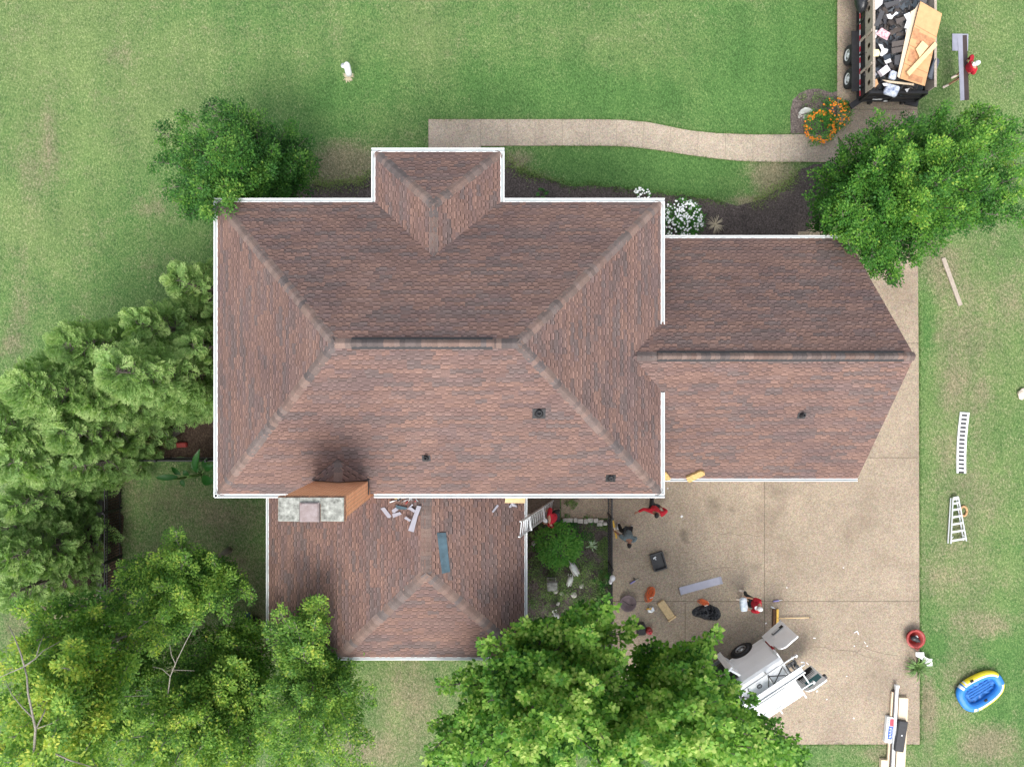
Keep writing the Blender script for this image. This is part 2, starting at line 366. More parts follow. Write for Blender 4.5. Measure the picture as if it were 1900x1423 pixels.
# ================================================================== SETTING: ground
def lawn():
    x0, x1, y0, y1, st = -60, 60, -50, 50, .25
    xs = np.concatenate([np.arange(-60, -24, 3), np.arange(-24, 24, st), np.arange(24, 61, 3)])
    ys = np.concatenate([np.arange(-50, -18, 3), np.arange(-18, 18, st), np.arange(18, 51, 3)])
    X, Y = np.meshgrid(xs, ys); nx, ny = len(xs), len(ys)
    Z = .03*np.sin(X*.35)*np.cos(Y*.28)*0
    co_ = np.stack([X, Y, Z], -1).reshape(-1, 3)
    i = np.arange(nx-1); j = np.arange(ny-1); I, J = np.meshgrid(i, j); a = (J*nx+I).ravel()
    F_ = np.stack([a, a+1, a+nx+1, a+nx], 1)
    o = raw_mesh('lawn', co_, F_, ['lawn'])
    def blobs(lst):
        w_ = np.zeros(len(co_))
        for (px, py, rx, ry, s) in lst:
            c = P(px, py); rx *= H/F; ry *= H/F
            w_ = np.maximum(w_, s*np.exp(-(((co_[:, 0]-c.x)/rx)**2+((co_[:, 1]-c.y)/ry)**2)))
        return w_
    att = {
     'dry': [(1790, 620, 60, 160, .45), (1790, 1000, 70, 200, .4), (1780, 1250, 60, 120, .4), (640, 305, 60, 45, 1.1), (1440, 330, 45, 40, 1.1), (1400, 372, 60, 14, .8), (285, 385, 40, 25, .4), (90, 270, 14, 90, .6), (60, 330, 30, 60, .4), (220, 105, 40, 20, .3), (960, 300, 30, 20, .8), (1000, 330, 60, 12, .5), (1745, 500, 40, 60, .7), (1770, 700, 30, 70, .7), (1820, 730, 25, 40, .6), (1760, 840, 30, 40, .5), (1800, 900, 50, 40, .5),
            (1740, 1060, 40, 60, .5), (1725, 1320, 15, 70, 1.), (1840, 1160, 50, 30, .8), (1840, 1380, 60, 40, .8), (1780, 1150, 60, 50, .45), (770, 1290, 60, 90, .6), (700, 1390, 90, 40, .6), (400, 960, 70, 30, .5), (1640, 1400, 50, 20, .6), (40, 560, 20, 80, .4), (1880, 560, 40, 60, .4), (20, 640, 20, 20, .7)],
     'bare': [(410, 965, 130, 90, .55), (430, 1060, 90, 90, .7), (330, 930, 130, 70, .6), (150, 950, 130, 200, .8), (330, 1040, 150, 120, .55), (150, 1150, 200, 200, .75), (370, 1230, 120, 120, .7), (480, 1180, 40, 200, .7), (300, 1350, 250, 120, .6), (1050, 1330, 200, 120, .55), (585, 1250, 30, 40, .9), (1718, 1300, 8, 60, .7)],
     'yellow': [(1800, 950, 120, 250, .5), (1850, 650, 80, 160, .5), (100, 80, 200, 130, .8), (260, 180, 120, 100, .9), (60, 250, 120, 200, .5), (60, 420, 120, 90, .6), (340, 90, 90, 60, .8), (790, 60, 60, 70, .7), (480, 130, 120, 70, .3), (700, 1320, 160, 120, .6), (1100, 70, 120, 40, .35), (1350, 60, 120, 60, .2), (1800, 130, 120, 150, .5), (1800, 500, 120, 150, .5), (1800, 800, 100, 200, .6), (1800, 1100, 100, 150, .4)],
     'lush': [(1400, 160, 120, 100, 1.), (1100, 180, 300, 50, .7), (640, 170, 120, 60, .6), (1200, 310, 180, 40, 1.), (1250, 350, 120, 25, .8), (950, 160, 160, 60, .5), (1500, 100, 80, 120, .8), (600, 240, 100, 40, .4), (1870, 1200, 60, 60, .6), (1740, 1200, 30, 60, .6), (1860, 1320, 60, 40, .5), (1720, 600, 15, 120, .6), (1850, 1010, 60, 30, .4)],
    }
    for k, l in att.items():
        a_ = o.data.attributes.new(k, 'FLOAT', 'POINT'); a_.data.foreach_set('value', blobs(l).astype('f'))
    o.data.update(); tag(o, None, kind='structure')

def raw_mesh(name, V, Fc, mats, parent=None, tint=None, smooth=False):
    V = np.asarray(V, 'f'); Fc = np.asarray(Fc, 'i'); k = Fc.shape[1]
    root = parent
    while root is not None and root.parent is not None: root = root.parent
    if root: V = V-np.array(root.location, 'f')
    me = bpy.data.meshes.new(name); me.vertices.add(len(V)); me.vertices.foreach_set('co', V.ravel())
    me.loops.add(Fc.size); me.loops.foreach_set('vertex_index', Fc.ravel())
    me.polygons.add(len(Fc)); me.polygons.foreach_set('loop_start', np.arange(0, Fc.size, k, dtype='i'))
    me.update(calc_edges=True)
    for m in mats: me.materials.append(M[m] if isinstance(m, str) else m)
    if tint is not None:
        a = me.attributes.new('tint', 'FLOAT', 'FACE'); a.data.foreach_set('value', np.asarray(tint, 'f'))
    if smooth: me.polygons.foreach_set('use_smooth', np.ones(len(Fc), bool))
    o = bpy.data.objects.new(name, me); C.objects.link(o)
    if parent: o.parent = parent
    return o
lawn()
G = lambda *pts: [tuple(P(x, y).xy) for x, y in pts]
def ground(name, pts, m, z0, z1, jag=0, seed=0):
    pl = G(*pts); pl = jagged(pl, .18, jag, seed) if jag else pl
    b = MB(); b.prism(pl, z0, z1); return tag(b.build(name, m), None, kind='structure')
DRIVE = [(1553, -60), (1553, 252), (1592, 300), (1592, 430), (1480, 430), (1480, 845), (1136, 845), (1136, 1380), (1706, 1380), (1704, 700), (1702, 430), (1701, -60)]
ground('driveway', DRIVE, 'agg', -.05, .03)
WT = [(795, 222), (940, 222), (1090, 222), (1150, 223), (1200, 227), (1240, 235), (1280, 243), (1330, 248), (1400, 250.5), (1480, 250), (1553, 250)]
WB = [(1560, 302), (1500, 301), (1420, 301), (1370, 299), (1320, 294), (1270, 287), (1220, 279), (1170, 273), (1120, 271), (1000, 271), (892, 271), (892, 330), (795, 330)]
ground('walkway', WT+WB, 'aggwalk', -.05, .026)
ground('planting_bed', [(925, 292), (945, 303), (965, 318), (1010, 331), (1060, 345), (1110, 344), (1160, 352), (1230, 360), (1300, 368), (1350, 379), (1395, 379), (1420, 366), (1440, 352), (1460, 345), (1480, 320), (1510, 304), (1590, 304), (1590, 455), (900, 455), (900, 292)], 'mulch', -.05, .012, .09, 1)
ground('planting_bed', [(420, 375), (520, 345), (570, 340), (605, 345), (640, 340), (668, 342), (690, 322), (760, 318), (760, 420), (420, 420)], 'mulch', -.05, .012, .1, 2)
ground('planting_bed', [(1467, 249.5), (1466, 205), (1472, 186), (1484, 173), (1500, 166), (1520, 165), (1533, 170), (1543, 173), (1552.5, 170), (1552.5, 249.5)], 'mulchg', -.05, .014, .03, 3)
ground('garden_bed', [(940, 963), (1135, 963), (1135, 1260), (940, 1260)], 'mulch', -.05, .014, .04, 4)
ground('planting_bed', [(235, 690), (430, 690), (430, 849), (225, 849)], 'litter', -.05, .012, .1, 5)
ground('planting_bed', [(120, 760), (200, 640), (300, 590), (420, 520), (440, 700), (226, 720), (226, 1120), (150, 1160), (60, 1120), (100, 900)], 'litter', -.05, .009, .2, 6)
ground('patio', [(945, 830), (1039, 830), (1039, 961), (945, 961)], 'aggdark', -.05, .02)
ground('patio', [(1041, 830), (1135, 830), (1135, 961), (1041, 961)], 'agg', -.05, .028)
def strip(b, pts, wd, z):
    for (p, q) in zip(pts, pts[1:]):
        a, c = P(*p), P(*q); d_ = (c-a).normalized(); s_ = Vector((-d_.y, d_.x, 0))*wd/2
        b.quad((a.x-s_.x, a.y-s_.y, z), (c.x-s_.x, c.y-s_.y, z), (c.x+s_.x, c.y+s_.y, z), (a.x+s_.x, a.y+s_.y, z))
b = MB()
for l in [[(1418, 850), (1418, 1379)], [(1137, 1115), (1703, 1115)], [(1500, 849), (1703, 849)], [(1271, 1118), (1271, 1379)], [(1554, 204), (1700, 204)], [(1594, 637), (1703, 637)]]: strip(b, l, .02, .034)
for l in [[(1500, 1204), (1512, 1199), (1528, 1200), (1545, 1206), (1568, 1205), (1585, 1209), (1598, 1214), (1612, 1219), (1640, 1221)], [(1525, 1260), (1545, 1275), (1560, 1290), (1572, 1310)],
          [(1330, 988), (1345, 991), (1355, 987), (1368, 992), (1385, 990), (1400, 994), (1418, 993)], [(1290, 1062), (1320, 1054), (1352, 1052), (1380, 1055)], [(1582, 1217), (1600, 1200), (1640, 1212), (1690, 1218)]]:
    l2 = []
    for p, q in zip(l, l[1:]):
        for t in (0, .5): l2.append((p[0]*(1-t)+q[0]*t+random.uniform(-1, 1), p[1]*(1-t)+q[1]*t+random.uniform(-1, 1)))
    strip(b, l2, .011, .034)
tag(b.build('driveway_joints', 'joint'), None, kind='structure')
b = MB()
xs = [892]+[942+50.5*i for i in range(12)]
def interp(l, x):
    for p, q in zip(l, l[1:]):
        if min(p[0], q[0]) <= x <= max(p[0], q[0]): return p[1]+(q[1]-p[1])*(x-p[0])/(q[0]-p[0]+1e-9)
for x in xs:
    yt = interp(WT, x); yb = interp(WB[:11], x-2) or 271
    sl_ = (interp(WT, x+8) or yt)-yt
    strip(b, [(x, yt+.5), (x-sl_*3, yb-.5)], .02, .030)
strip(b, [(892, 272), (935, 272)], .02, .030)
tag(b.build('walkway_joints', 'pathjoint'), None, kind='structure')

# ================================================================== HOUSE
house = thing('house', (0, 0, 0), 'two storey brick house under a red brown shingled hip roof with white gutters', 'house')
PAL = [(0.147, 0.095, 0.083), (0.158, 0.101, 0.086), (0.139, 0.092, 0.083), (0.166, 0.105, 0.088), (0.124, 0.090, 0.084), (0.115, 0.088, 0.084), (0.150, 0.101, 0.090), (0.131, 0.092, 0.087)]
EXP = .146
def shingles(b, poly, seed=0):
    """lay laminated shingles course by course over a convex sloping polygon (first edge = eave): a base strip in colour runs,
    raised tabs along its lower half, a highlight painted on their feet, and printed bands with shade painted in under and between them"""
    rd = random.Random(seed)
    p0, p1 = Vector(poly[0]), Vector(poly[1]); u = (p1-p0).normalized(); n = None
    for q in poly[2:]:
        n = u.cross(Vector(q)-p0)
        if n.length > 1e-4: break
    n.normalize()
    if n.z < 0: n = -n
    v = n.cross(u)
    if v.z < 0: v = -v
    P2 = [((Vector(q)-p0).dot(u), (Vector(q)-p0).dot(v)) for q in poly]
    vmax = max(q[1] for q in P2); vmin = min(q[1] for q in P2)
    def span(vv):
        xs_ = []
        for (a, c) in zip(P2, P2[1:]+P2[:1]):
            if (a[1]-vv)*(c[1]-vv) <= 0 and abs(a[1]-c[1]) > 1e-9: xs_.append(a[0]+(c[0]-a[0])*(vv-a[1])/(c[1]-a[1]))
            elif abs(a[1]-vv) < 1e-6: xs_.append(a[0])
        return (min(xs_), max(xs_)) if xs_ else None
    W3 = lambda uu, vv, h: p0+u*uu+v*vv+n*h
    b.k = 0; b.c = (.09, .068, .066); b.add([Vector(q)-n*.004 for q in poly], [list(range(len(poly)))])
    vv = vmin
    def strip(a, c, va, vb, ha, hb, col):
        """quad between two heights up the slope, cut to the outline"""
        sa, sb = span(min(max(va, vmin+1e-5), vmax-1e-5)), span(min(max(vb, vmin+1e-5), vmax-1e-5))
        if not sa or not sb or va < vmin-1e-6: return
        b0, b1, t0, t1 = max(a, sa[0]), min(c, sa[1]), max(a, sb[0]), min(c, sb[1])
        if b1 <= b0 and t1 <= t0: return
        if b1 <= b0: b0 = b1 = min(max((t0+t1)/2, sa[0]), sa[1])
        if t1 <= t0: t0 = t1 = min(max((b0+b1)/2, sb[0]), sb[1])
        b.c = col; b.quad(W3(b0, va, ha), W3(b1, va, ha), W3(t1, vb, hb), W3(t0, vb, hb))
    mul = lambda c, k: tuple(q*k for q in c)
    while vv < vmax-1e-3:
        v1 = min(vv+EXP, vmax); s0 = span(vv+1e-5); s1 = span(v1-1e-5)
        if s0 and s1:
            lo, hi = min(s0[0], s1[0]), max(s0[1], s1[1]); x = lo-rd.random()*.3; run = 0; col = PAL[0]
            vm = vv+EXP*.46
            while x < hi:
                wt = rd.choice([.09, .13, .17, .21])*rd.uniform(.9, 1.1); wg = rd.choice([.07, .11, .16, .26])*rd.uniform(.9, 1.1)
                if run <= 0:
                    g = mnoise.noise(Vector((x*.9, vv*1.8, seed*3.1)))+.6*mnoise.noise(Vector((x*.3, vv*.4, seed*1.7)))
                    pool = PAL[:4] if rd.random() < .58+g*.6 else PAL[4:]; col = mul(rd.choice(pool), rd.uniform(.93, 1.07)); run = rd.choice([.15, .3, .3, .5, .8])
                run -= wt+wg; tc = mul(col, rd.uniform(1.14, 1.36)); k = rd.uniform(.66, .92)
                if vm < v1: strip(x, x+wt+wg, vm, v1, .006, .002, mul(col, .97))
                hb = vv+EXP*.26; strip(x, x+wt, vv, min(hb, v1), .017, .0135, tc)  # foot of the tab painted lighter as a highlight
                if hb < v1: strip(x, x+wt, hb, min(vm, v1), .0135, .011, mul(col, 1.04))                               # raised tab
                strip(x, x+wt, vv-.036, vv+.001, .0105, .0105, mul(col, rd.uniform(.36, .54)))                 # dark band on the course below: print plus the tab's painted-in shade
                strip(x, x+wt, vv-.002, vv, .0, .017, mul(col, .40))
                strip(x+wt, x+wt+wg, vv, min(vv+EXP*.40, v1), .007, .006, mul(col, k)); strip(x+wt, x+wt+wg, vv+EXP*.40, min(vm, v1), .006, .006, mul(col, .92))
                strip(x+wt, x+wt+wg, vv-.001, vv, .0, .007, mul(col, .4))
                x += wt+wg
        vv += EXP
def caps(b, A, B, dl, dr, wd=.165, seed=0, lift=.016):
    """folded ridge/hip cap shingles from A (low end) to B; dl, dr = unit vectors down the two slopes, square to AB"""
    rd = random.Random(seed); A, B = Vector(A), Vector(B); ax = (B-A); L = ax.length; ax.normalize(); n = int(L/.145); up = Vector((0, 0, 1))
    base = [(.142, .106, .094), (.126, .098, .090), (.158, .114, .098), (.110, .090, .085), (.146, .102, .088), (.098, .083, .081)]
    cur = rd.choice(base)
    for i in range(n+1):
        a = A+ax*(i*.145); c = A+ax*min(i*.145+.19, L+.05)
        if rd.random() < .55: cur = rd.choice(base)
        k = rd.uniform(.82, 1.2); b.c = tuple(q*k for q in cur)
        j = rd.uniform(-.006, .006); h0, h1 = lift+.012, lift
        pts = []
        for p, h in ((a, h0), (c, h1)):
            pts.append([p+dl*(wd+j)+up*h*.55, p+dl*wd*.30+up*(h*1.02), p+up*(h*1.12-.008), p+dr*wd*.30+up*(h*1.02), p+dr*(wd-j)+up*h*.55])
        for q in range(4): b.quad(pts[0][q], pts[0][q+1], pts[1][q+1], pts[1][q])
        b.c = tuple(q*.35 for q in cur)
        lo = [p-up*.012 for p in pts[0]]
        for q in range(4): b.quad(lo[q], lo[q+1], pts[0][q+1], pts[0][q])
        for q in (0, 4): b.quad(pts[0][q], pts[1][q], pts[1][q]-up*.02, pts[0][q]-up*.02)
def down(ax, nrm):
    d_ = ax.cross(nrm).normalized(); return d_ if d_.z < 0 else -d_
def nrm(a, b_, c):
    n = (Vector(b_)-Vector(a)).cross(Vector(c)-Vector(a)).normalized(); return n if n.z > 0 else -n
def hipcaps(b, A, B, n1, n2, seed, **k):
    ax = (Vector(B)-Vector(A)).normalized(); caps(b, A, B, down(ax, n1), down(ax, n2), seed=seed, **k)
ZE = 5.8; KE = (H-ZE)/F
# main hip roof (eave lines just inside the gutters)
xl, xr, yt, yb = -9.18, 4.64, 5.65, -3.44
ZR = 8.9; KR = (H-ZR)/F
rl, rr, ry = (620-950)*KR, (962-950)*KR, (711.5-637)*KR
nw, ne, sw, se = (xl, yt, ZE), (xr, yt, ZE), (xl, yb, ZE), (xr, yb, ZE); RL, RR = (rl, ry, ZR), (rr, ry, ZR)
planes = [[sw, se, RR, RL], [ne, nw, RL, RR], [nw, sw, RL], [se, ne, RR]]
b = MB()
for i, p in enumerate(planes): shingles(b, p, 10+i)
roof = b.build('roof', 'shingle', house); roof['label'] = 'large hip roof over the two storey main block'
nS, nN, nW, nE = [nrm(*p[:3]) for p in planes]
b = MB()
hipcaps(b, nw, RL, nN, nW, 1); hipcaps(b, ne, RR, nN, nE, 2); hipcaps(b, sw, RL, nS, nW, 3); hipcaps(b, se, RR, nS, nE, 4)
hipcaps(b, RL, RR, nS, nN, 5, lift=.03)
b.build('ridge_cap', 'shingle', roof)
def vent(A, B, n1, n2, par, seed):
    b = MB(); A, B = Vector(A), Vector(B); ax = (B-A).normalized(); d1, d2 = down(ax, n1), down(ax, n2); u_ = Vector((0, 0, 1))
    for d_ in (d1, d2):
        p, q = A+d_*.19+u_*.02, B+d_*.19+u_*.02
        b.quad(p, q, q+u_*.045, p+u_*.045); b.quad(p+u_*.045, q+u_*.045, B+u_*.075, A+u_*.075)
    for e in (A, B): b.quad(e+d1*.19+u_*.02, e+d1*.19+u_*.065, e+u_*.075, e+d2*.19+u_*.065, e+d2*.19+u_*.02)
    o = b.build('ridge_vent', 'black', par)
    b = MB(); caps(b, A, B, d1, d2, wd=.168, seed=seed, lift=.085); b.build('vent_cap', 'shingle', par); return o
v0, v1 = Vector(P(652, 637, ZR)), Vector(P(914, 637, ZR)); v0.y = v1.y = ry
vent(v0, v1, nS, nN, roof, 31)
# front porch bay (small hip at the top)
bx0, bx1, byt = (690-950)*KE+.11, (935-950)*KE-.11, (711.5-276)*KE-.11
bm_ = (bx0+bx1)/2; zp = ZE+(bx1-bx0)/2*.667; bap = (bm_, byt-(bx1-bx0)/2, zp); bin_ = (bm_, 3.0, zp)
pl2 = [[(bx1, byt, ZE), (bx0, byt, ZE), bap], [(bx0, byt, ZE), (bx0, 3.0, ZE), bin_, bap], [(bx1, 3.0, ZE), (bx1, byt, ZE), bap, bin_]]
# clip the bay so that it ends inside the main roof
b = MB()
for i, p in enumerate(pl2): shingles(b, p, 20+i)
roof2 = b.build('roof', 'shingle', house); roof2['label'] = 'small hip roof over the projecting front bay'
n0, n1, n2 = [nrm(*p[:3]) for p in pl2]; b = MB()
hipcaps(b, (bx0, byt, ZE), bap, n0, n1, 6); hipcaps(b, (bx1, byt, ZE), bap, n0, n2, 7); hipcaps(b, (bm_, 3.72, zp), bap, n1, n2, 8)
b.build('ridge_cap', 'shingle', roof2)
# garage wing: gable roof whose ridge runs into the main roof
ZG, ZGR = 3.72, 6.5
gyt, gyb = (711.5-437)*(H-ZG)/F-.1, (711.5-893)*(H-ZG)/F+.1
gry = (711.5-661)*(H-ZGR)/F
gxe_t, gxe_b, gxr = (1572-950)*(H-ZG)/F, (1591-950)*(H-ZG)/F, (1697-950)*(H-ZGR)/F
gxi = 3.0
gpl = [[(gxi, gyb, ZG), (gxe_b, gyb, ZG), (gxr, gry, ZGR), (gxi, gry, ZGR)], [(gxe_t, gyt, ZG), (gxi, gyt, ZG), (gxi, gry, ZGR), (gxr, gry, ZGR)]]
b = MB()
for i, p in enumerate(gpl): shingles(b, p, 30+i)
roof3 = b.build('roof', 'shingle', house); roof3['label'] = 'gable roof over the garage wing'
g0, g1 = [nrm(*p[:3]) for p in gpl]; b = MB()
hipcaps(b, (3.78, gry, ZGR), (gxr-.02, gry, ZGR), g0, g1, 9, lift=.026); b.build('ridge_cap', 'shingle', roof3)
g_a, g_b = P(1220, 661, ZGR), P(1678, 661, ZGR); g_a.y = g_b.y = gry
vent(g_a, g_b, g0, g1, roof3, 32)
# rear family-room wing: lower roof with a hip end
ZW = 5.2; wrx = -2.76; wap = P(797, 1065, ZW); wap.x = wrx
wl = P(499, 1200, 2.4).x; zlb = 3.73; ylb = P(628, 1219, zlb)
wrt = P(973, 920, 3.72); wrb = P(973, 1219, 3.72); wyt = -2.9
ywl = P(499, 1188, 2.45).y
# left slope: full-length upper part plus the deeper porch part; both lie in one plane
sl_l = (ZW-2.4)/(wrx-wl); zl = lambda x: ZW-(wrx-x)*sl_l
xlb = -7.75 if False else ylb.x
wpl = [[(wl, wyt, 2.4), (wl, ywl, 2.4), (xlb, ywl, zl(xlb)), (wrx, wyt, ZW)],
       [(xlb, wyt, zl(xlb)), (xlb, ylb.y, zl(xlb)), (wrx, wap.y, ZW), (wrx, wyt, ZW)],
       [(xlb, ylb.y, zl(xlb)), (wrb.x, ylb.y, 3.72), (wrx, wap.y, ZW)],
       [(wrb.x, ylb.y, 3.72), (wrb.x, wyt, 3.72), (wrx, wyt, ZW), (wrx, wap.y, ZW)]]
wpl[0] = [(wl, ywl, 2.4), (wl, wyt, 2.4), (xlb, wyt, zl(xlb)), (xlb, ywl, zl(xlb))]
b = MB()
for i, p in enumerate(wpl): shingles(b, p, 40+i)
roof4 = b.build('roof', 'shingle', house); roof4['label'] = 'low roof with a hip end over the rear wing'
w1, w2, w3 = nrm(*wpl[1][:3]), nrm(*wpl[2][:3]), nrm(*wpl[3][:3]); b = MB()
hipcaps(b, wpl[2][0], wpl[2][2], w1, w2, 11, wd=.19); hipcaps(b, wpl[2][1], wpl[2][2], w2, w3, 12, wd=.19)
hipcaps(b, (wrx, -3.2, ZW), (wrx, wap.y, ZW), w1, w3, 13, wd=.19); b.build('ridge_cap', 'shingle', roof4)

# gutters: U-shaped troughs with a flange, joints every 3 m
def gutter(par, A, B, out, wd=.125, seam=True):
    A, B, out = Vector(A), Vector(B), Vector(out).normalized(); u_ = Vector((0, 0, 1)); b = MB()
    prof = [(0, .015), (0, -.11), (wd*.7, -.11), (wd*.82, -.05), (wd, -.02), (wd, .018), (wd-.028, .018), (wd-.028, -.022), (.022, -.022), (.022, .015)]
    L = (B-A).length; n = len(prof); vs = []
    for e in (A, B): vs += [e+out*x+u_*z for x, z in prof]
    for i in range(n):
        b.k = 1 if i in (7,) else 0
        b.add([vs[i], vs[(i+1) % n], vs[n+(i+1) % n], vs[n+i]], [[0, 1, 2, 3]])
    b.k = 0; b.add(vs[:n], [list(range(n))]); b.add(vs[n:], [list(range(n))])
    ax = (B-A).normalized(); t = 2.4
    while seam and t < L-.4:
        p = A+ax*t; b.k = 1; b.add([p+out*(wd-.02)+u_*.0195, p+ax*.016+out*(wd-.02)+u_*.0195, p+ax*.016+out*(wd+.001)+u_*.0195, p+out*(wd+.001)+u_*.0195], [[0, 1, 2, 3]]); t += 3.1
    return b.build('gutter', ['white', 'trough'], par)
e = .125
gutter(roof, (xl-e, yt, ZE), (bx0-e, yt, ZE), (0, 1, 0)); gutter(roof, (bx1+e, yt, ZE), (xr+e, yt, ZE), (0, 1, 0))
gutter(roof, (xl, yt, ZE), (xl, yb-e, ZE), (-1, 0, 0))
chx0, chx1 = -435*18.6/F, -310*18.6/F
gutter(roof, (xl-e+.001, yb, ZE), (chx0-.02, yb, ZE), (0, -1, 0)); gutter(roof, (chx1+.06, yb, ZE), (xr+e, yb, ZE), (0, -1, 0))
gutter(roof, (xr, yt, ZE), (xr, P(0, 603, ZE).y, ZE), (1, 0, 0)); gutter(roof, (xr, P(0, 728, ZE).y, ZE), (xr, yb, ZE), (1, 0, 0))
gutter(roof2, (bx0-e, byt, ZE), (bx1+e, byt, ZE), (0, 1, 0)); gutter(roof2, (bx0, byt, ZE), (bx0, yt, ZE), (-1, 0, 0)); gutter(roof2, (bx1, byt, ZE), (bx1, yt, ZE), (1, 0, 0))
gutter(roof3, (xr-.3, gyt, ZG), (gxe_t, gyt, ZG), (0, 1, 0), .1); gutter(roof3, (xr-.3, gyb, ZG), (gxe_b, gyb, ZG), (0, -1, 0), .1)
gutter(roof4, (wl, wyt, 2.4), (wl, ywl, 2.4), (-1, 0, 0), .1); gutter(roof4, (wrb.x, wyt, 3.72), (wrb.x, ylb.y-.1, 3.72), (1, 0, 0), .1)
gutter(roof4, (xlb-.02, ylb.y, 3.72), (wrb.x, ylb.y, 3.72), (0, -1, 0), .1)
# fascia, soffits and walls
b = MB(); zb = -.1
def wallbox(x0, x1, y0, y1, z): b.box(((x0+x1)/2, (y0+y1)/2, (z+zb)/2), (x1-x0, y1-y0, z-zb))
wallbox(xl+.42, xr-.42, yb+.42, yt-.42, ZE-.1); wallbox(bx0+.4, bx1-.4, yt-.6, byt-.42, ZE-.11)
wallbox(xr-.5, gxe_b-.35, gyb+.4, gyt-.4, ZG-.1)
wallbox(wl+.5, xlb+.2, ywl+.3, yb+.5, 2.35); wallbox(xlb+.35, wrb.x-.35, ylb.y+.38, yb+.6, 3.55)
gx = gxe_b-.36   # gable wall
b.add([(gx, gyb+.4, ZG-.1), (gx, gyt-.4, ZG-.1), (gx, gry, ZGR-.35)], [[0, 1, 2]])
wall = b.build('wall', 'wallbrick', house, uvbox=True)
b = MB()
def soff(x0, x1, y0, y1, z): b.box(((x0+x1)/2, (y0+y1)/2, z-.06), (x1-x0, y1-y0, .09))
soff(xl+.004, xr-.004, yb+.004, yt-.004, ZE); soff(bx0+.004, bx1-.004, yt-.003, byt-.004, ZE); soff(xr, gxe_t-.06, gyb+.004, gyt-.004, ZG)
soff(xlb+.02, wrb.x-.004, ylb.y+.004, yb+.1, 3.70)
b.build('soffit', 'white', house)
b = MB()    # rake boards along the garage gable
for (p, q) in (((gxe_b-.02, gyb, ZG-.05), (gxr-.03, gry, ZGR-.06)), ((gxe_t-.02, gyt, ZG-.05), (gxr-.03, gry, ZGR-.06))):
    p, q = Vector(p), Vector(q); u_ = Vector((0, 0, .16)); o_ = Vector((-.03, 0, 0))
    b.add([p, q, q-u_, p-u_, p+o_, q+o_, q-u_+o_, p-u_+o_], [[0, 1, 2, 3], [7, 6, 5, 4], [0, 4, 5, 1], [3, 2, 6, 7]])
b.build('rake_board', 'white', house)
def window(c, wd, hg, ax):
    b = MB(); t = .06
    if ax == 'y':
        for dz in (-hg/2, hg/2): b.box((c[0], c[1], c[2]+dz), (wd+t, t, t))
        for dx in (-wd/2, 0, wd/2): b.box((c[0]+dx, c[1], c[2]), (t, t*.9, hg))
    else:
        for dz in (-hg/2, hg/2): b.box((c[0], c[1], c[2]+dz), (t, wd+t, t))
        for dx in (-wd/2, 0, wd/2): b.box((c[0], c[1]+dx, c[2]), (t*.9, t, hg))
    f = b.build('window', 'white', house); b = MB()
    b.box(c, (wd, .03, hg) if ax == 'y' else (.03, wd, hg)); b.build('pane', 'glass', f)
for x in (-8, -6.2, .8, 3): window((x, yt-.41, 4.4), 1, 1.4, 'y'); window((x, yt-.41, 1.7), 1, 1.5, 'y')
for y in (-1.6, 1, 3.6): window((xl+.41, y, 4.4), 1, 1.4, 'x'); window((xl+.41, y, 1.7), 1, 1.5, 'x')
for x in (-7.4, -.6, 1.2, 3.2): window((x, yb+.41, 4.5), .9, 1.2, 'y')
for x in (-5, -3, -1): window((x, ylb.y+.37, 1.9), 1, 1.4, 'y')
window((1.7, yb+.41, 1.6), 1, 1.5, 'y')
for x in (6.6, 9.6):
    b = MB(); b.box((x, gyb+.39, 1.1), (2.5, .06, 2.2))
    for k in range(4): b.box((x, gyb+.35, .3+.53*k), (2.4, .03, .46))
    b.build('garage_door', 'white', house)
b = MB(); b.box((-3.2, byt-.41, 1.05), (1, .06, 2.1)); dr = b.build('door', 'redbox', house)
b = MB(); b.ell((-2.8, byt-.36, 1.0), (.04, .04, .04)); b.build('handle', 'steel', dr)
for x, y in ((xl+.6, yt-.37), (xr-.6, yt-.37), (xl+.6, yb+.37)):
    sg_ = 1 if y > 0 else -1; b = MB(); b.box((x, y, 2.75), (.08, .07, 5.4)); b.tube([(x, y, 5.4), (x, y+sg_*.38, 5.70)], .04, 6); b.build('downspout', 'white', house)
    b = MB(); b.box((x, y, ZE-.3), (.08, .08, .4)); b.box((x, y+(-.2 if y > 0 else .2), 2.9), (.07, .07, 5)); b.build('downspout', 'white', house)

# chimney
cyt, cyb, cz = -210.5*18.6/F, -255*18.6/F, 9.4
b = MB(); cc = ((chx0+chx1)/2, (cyt+cyb)/2); cw, cd = chx1-chx0, cyt-cyb
b.box((cc[0], cc[1], (cz-.3)/2), (cw-.1, cd-.06, cz-.3))
b.box((cc[0], cc[1], cz-.24), (cw-.04, cd-.02, .13)); b.box((cc[0], cc[1], cz-.10), (cw, cd+.03, .15))
chim = b.build('chimney', 'brick', house, uvbox=True)
b = MB(); fx = (574-950)*18.5/F; fw = 36*18.5/F
for x0, x1 in ((chx0+.02, fx-fw/2-.02), (fx+fw/2+.02, chx1-.02)):
    b.add([(x0, cyb+.0, cz-.02), (x1, cyb, cz-.02), (x1, cyt-.01, cz-.02), (x0, cyt-.01, cz-.02), (x0, cyb, cz+.02), (x1, cyb, cz+.06), (x1, cyt-.01, cz+.06), (x0, cyt-.01, cz+.02)], [[4, 5, 6, 7], [0, 1, 5, 4], [1, 2, 6, 5], [2, 3, 7, 6], [3, 0, 4, 7]])
b.box((fx, cyt-.09, cz+.01), (fw+.05, .16, .07))
b.build('crown', 'concrete', chim)
b = MB(); fy = (711.5-950)*18.5/F-.005
b.box((fx, fy, cz+.02), (fw, .5, .16)); b.box((fx, fy, cz+.115), (fw-.05, .45, .03))
b.build('flue_lid', 'lid', chim)
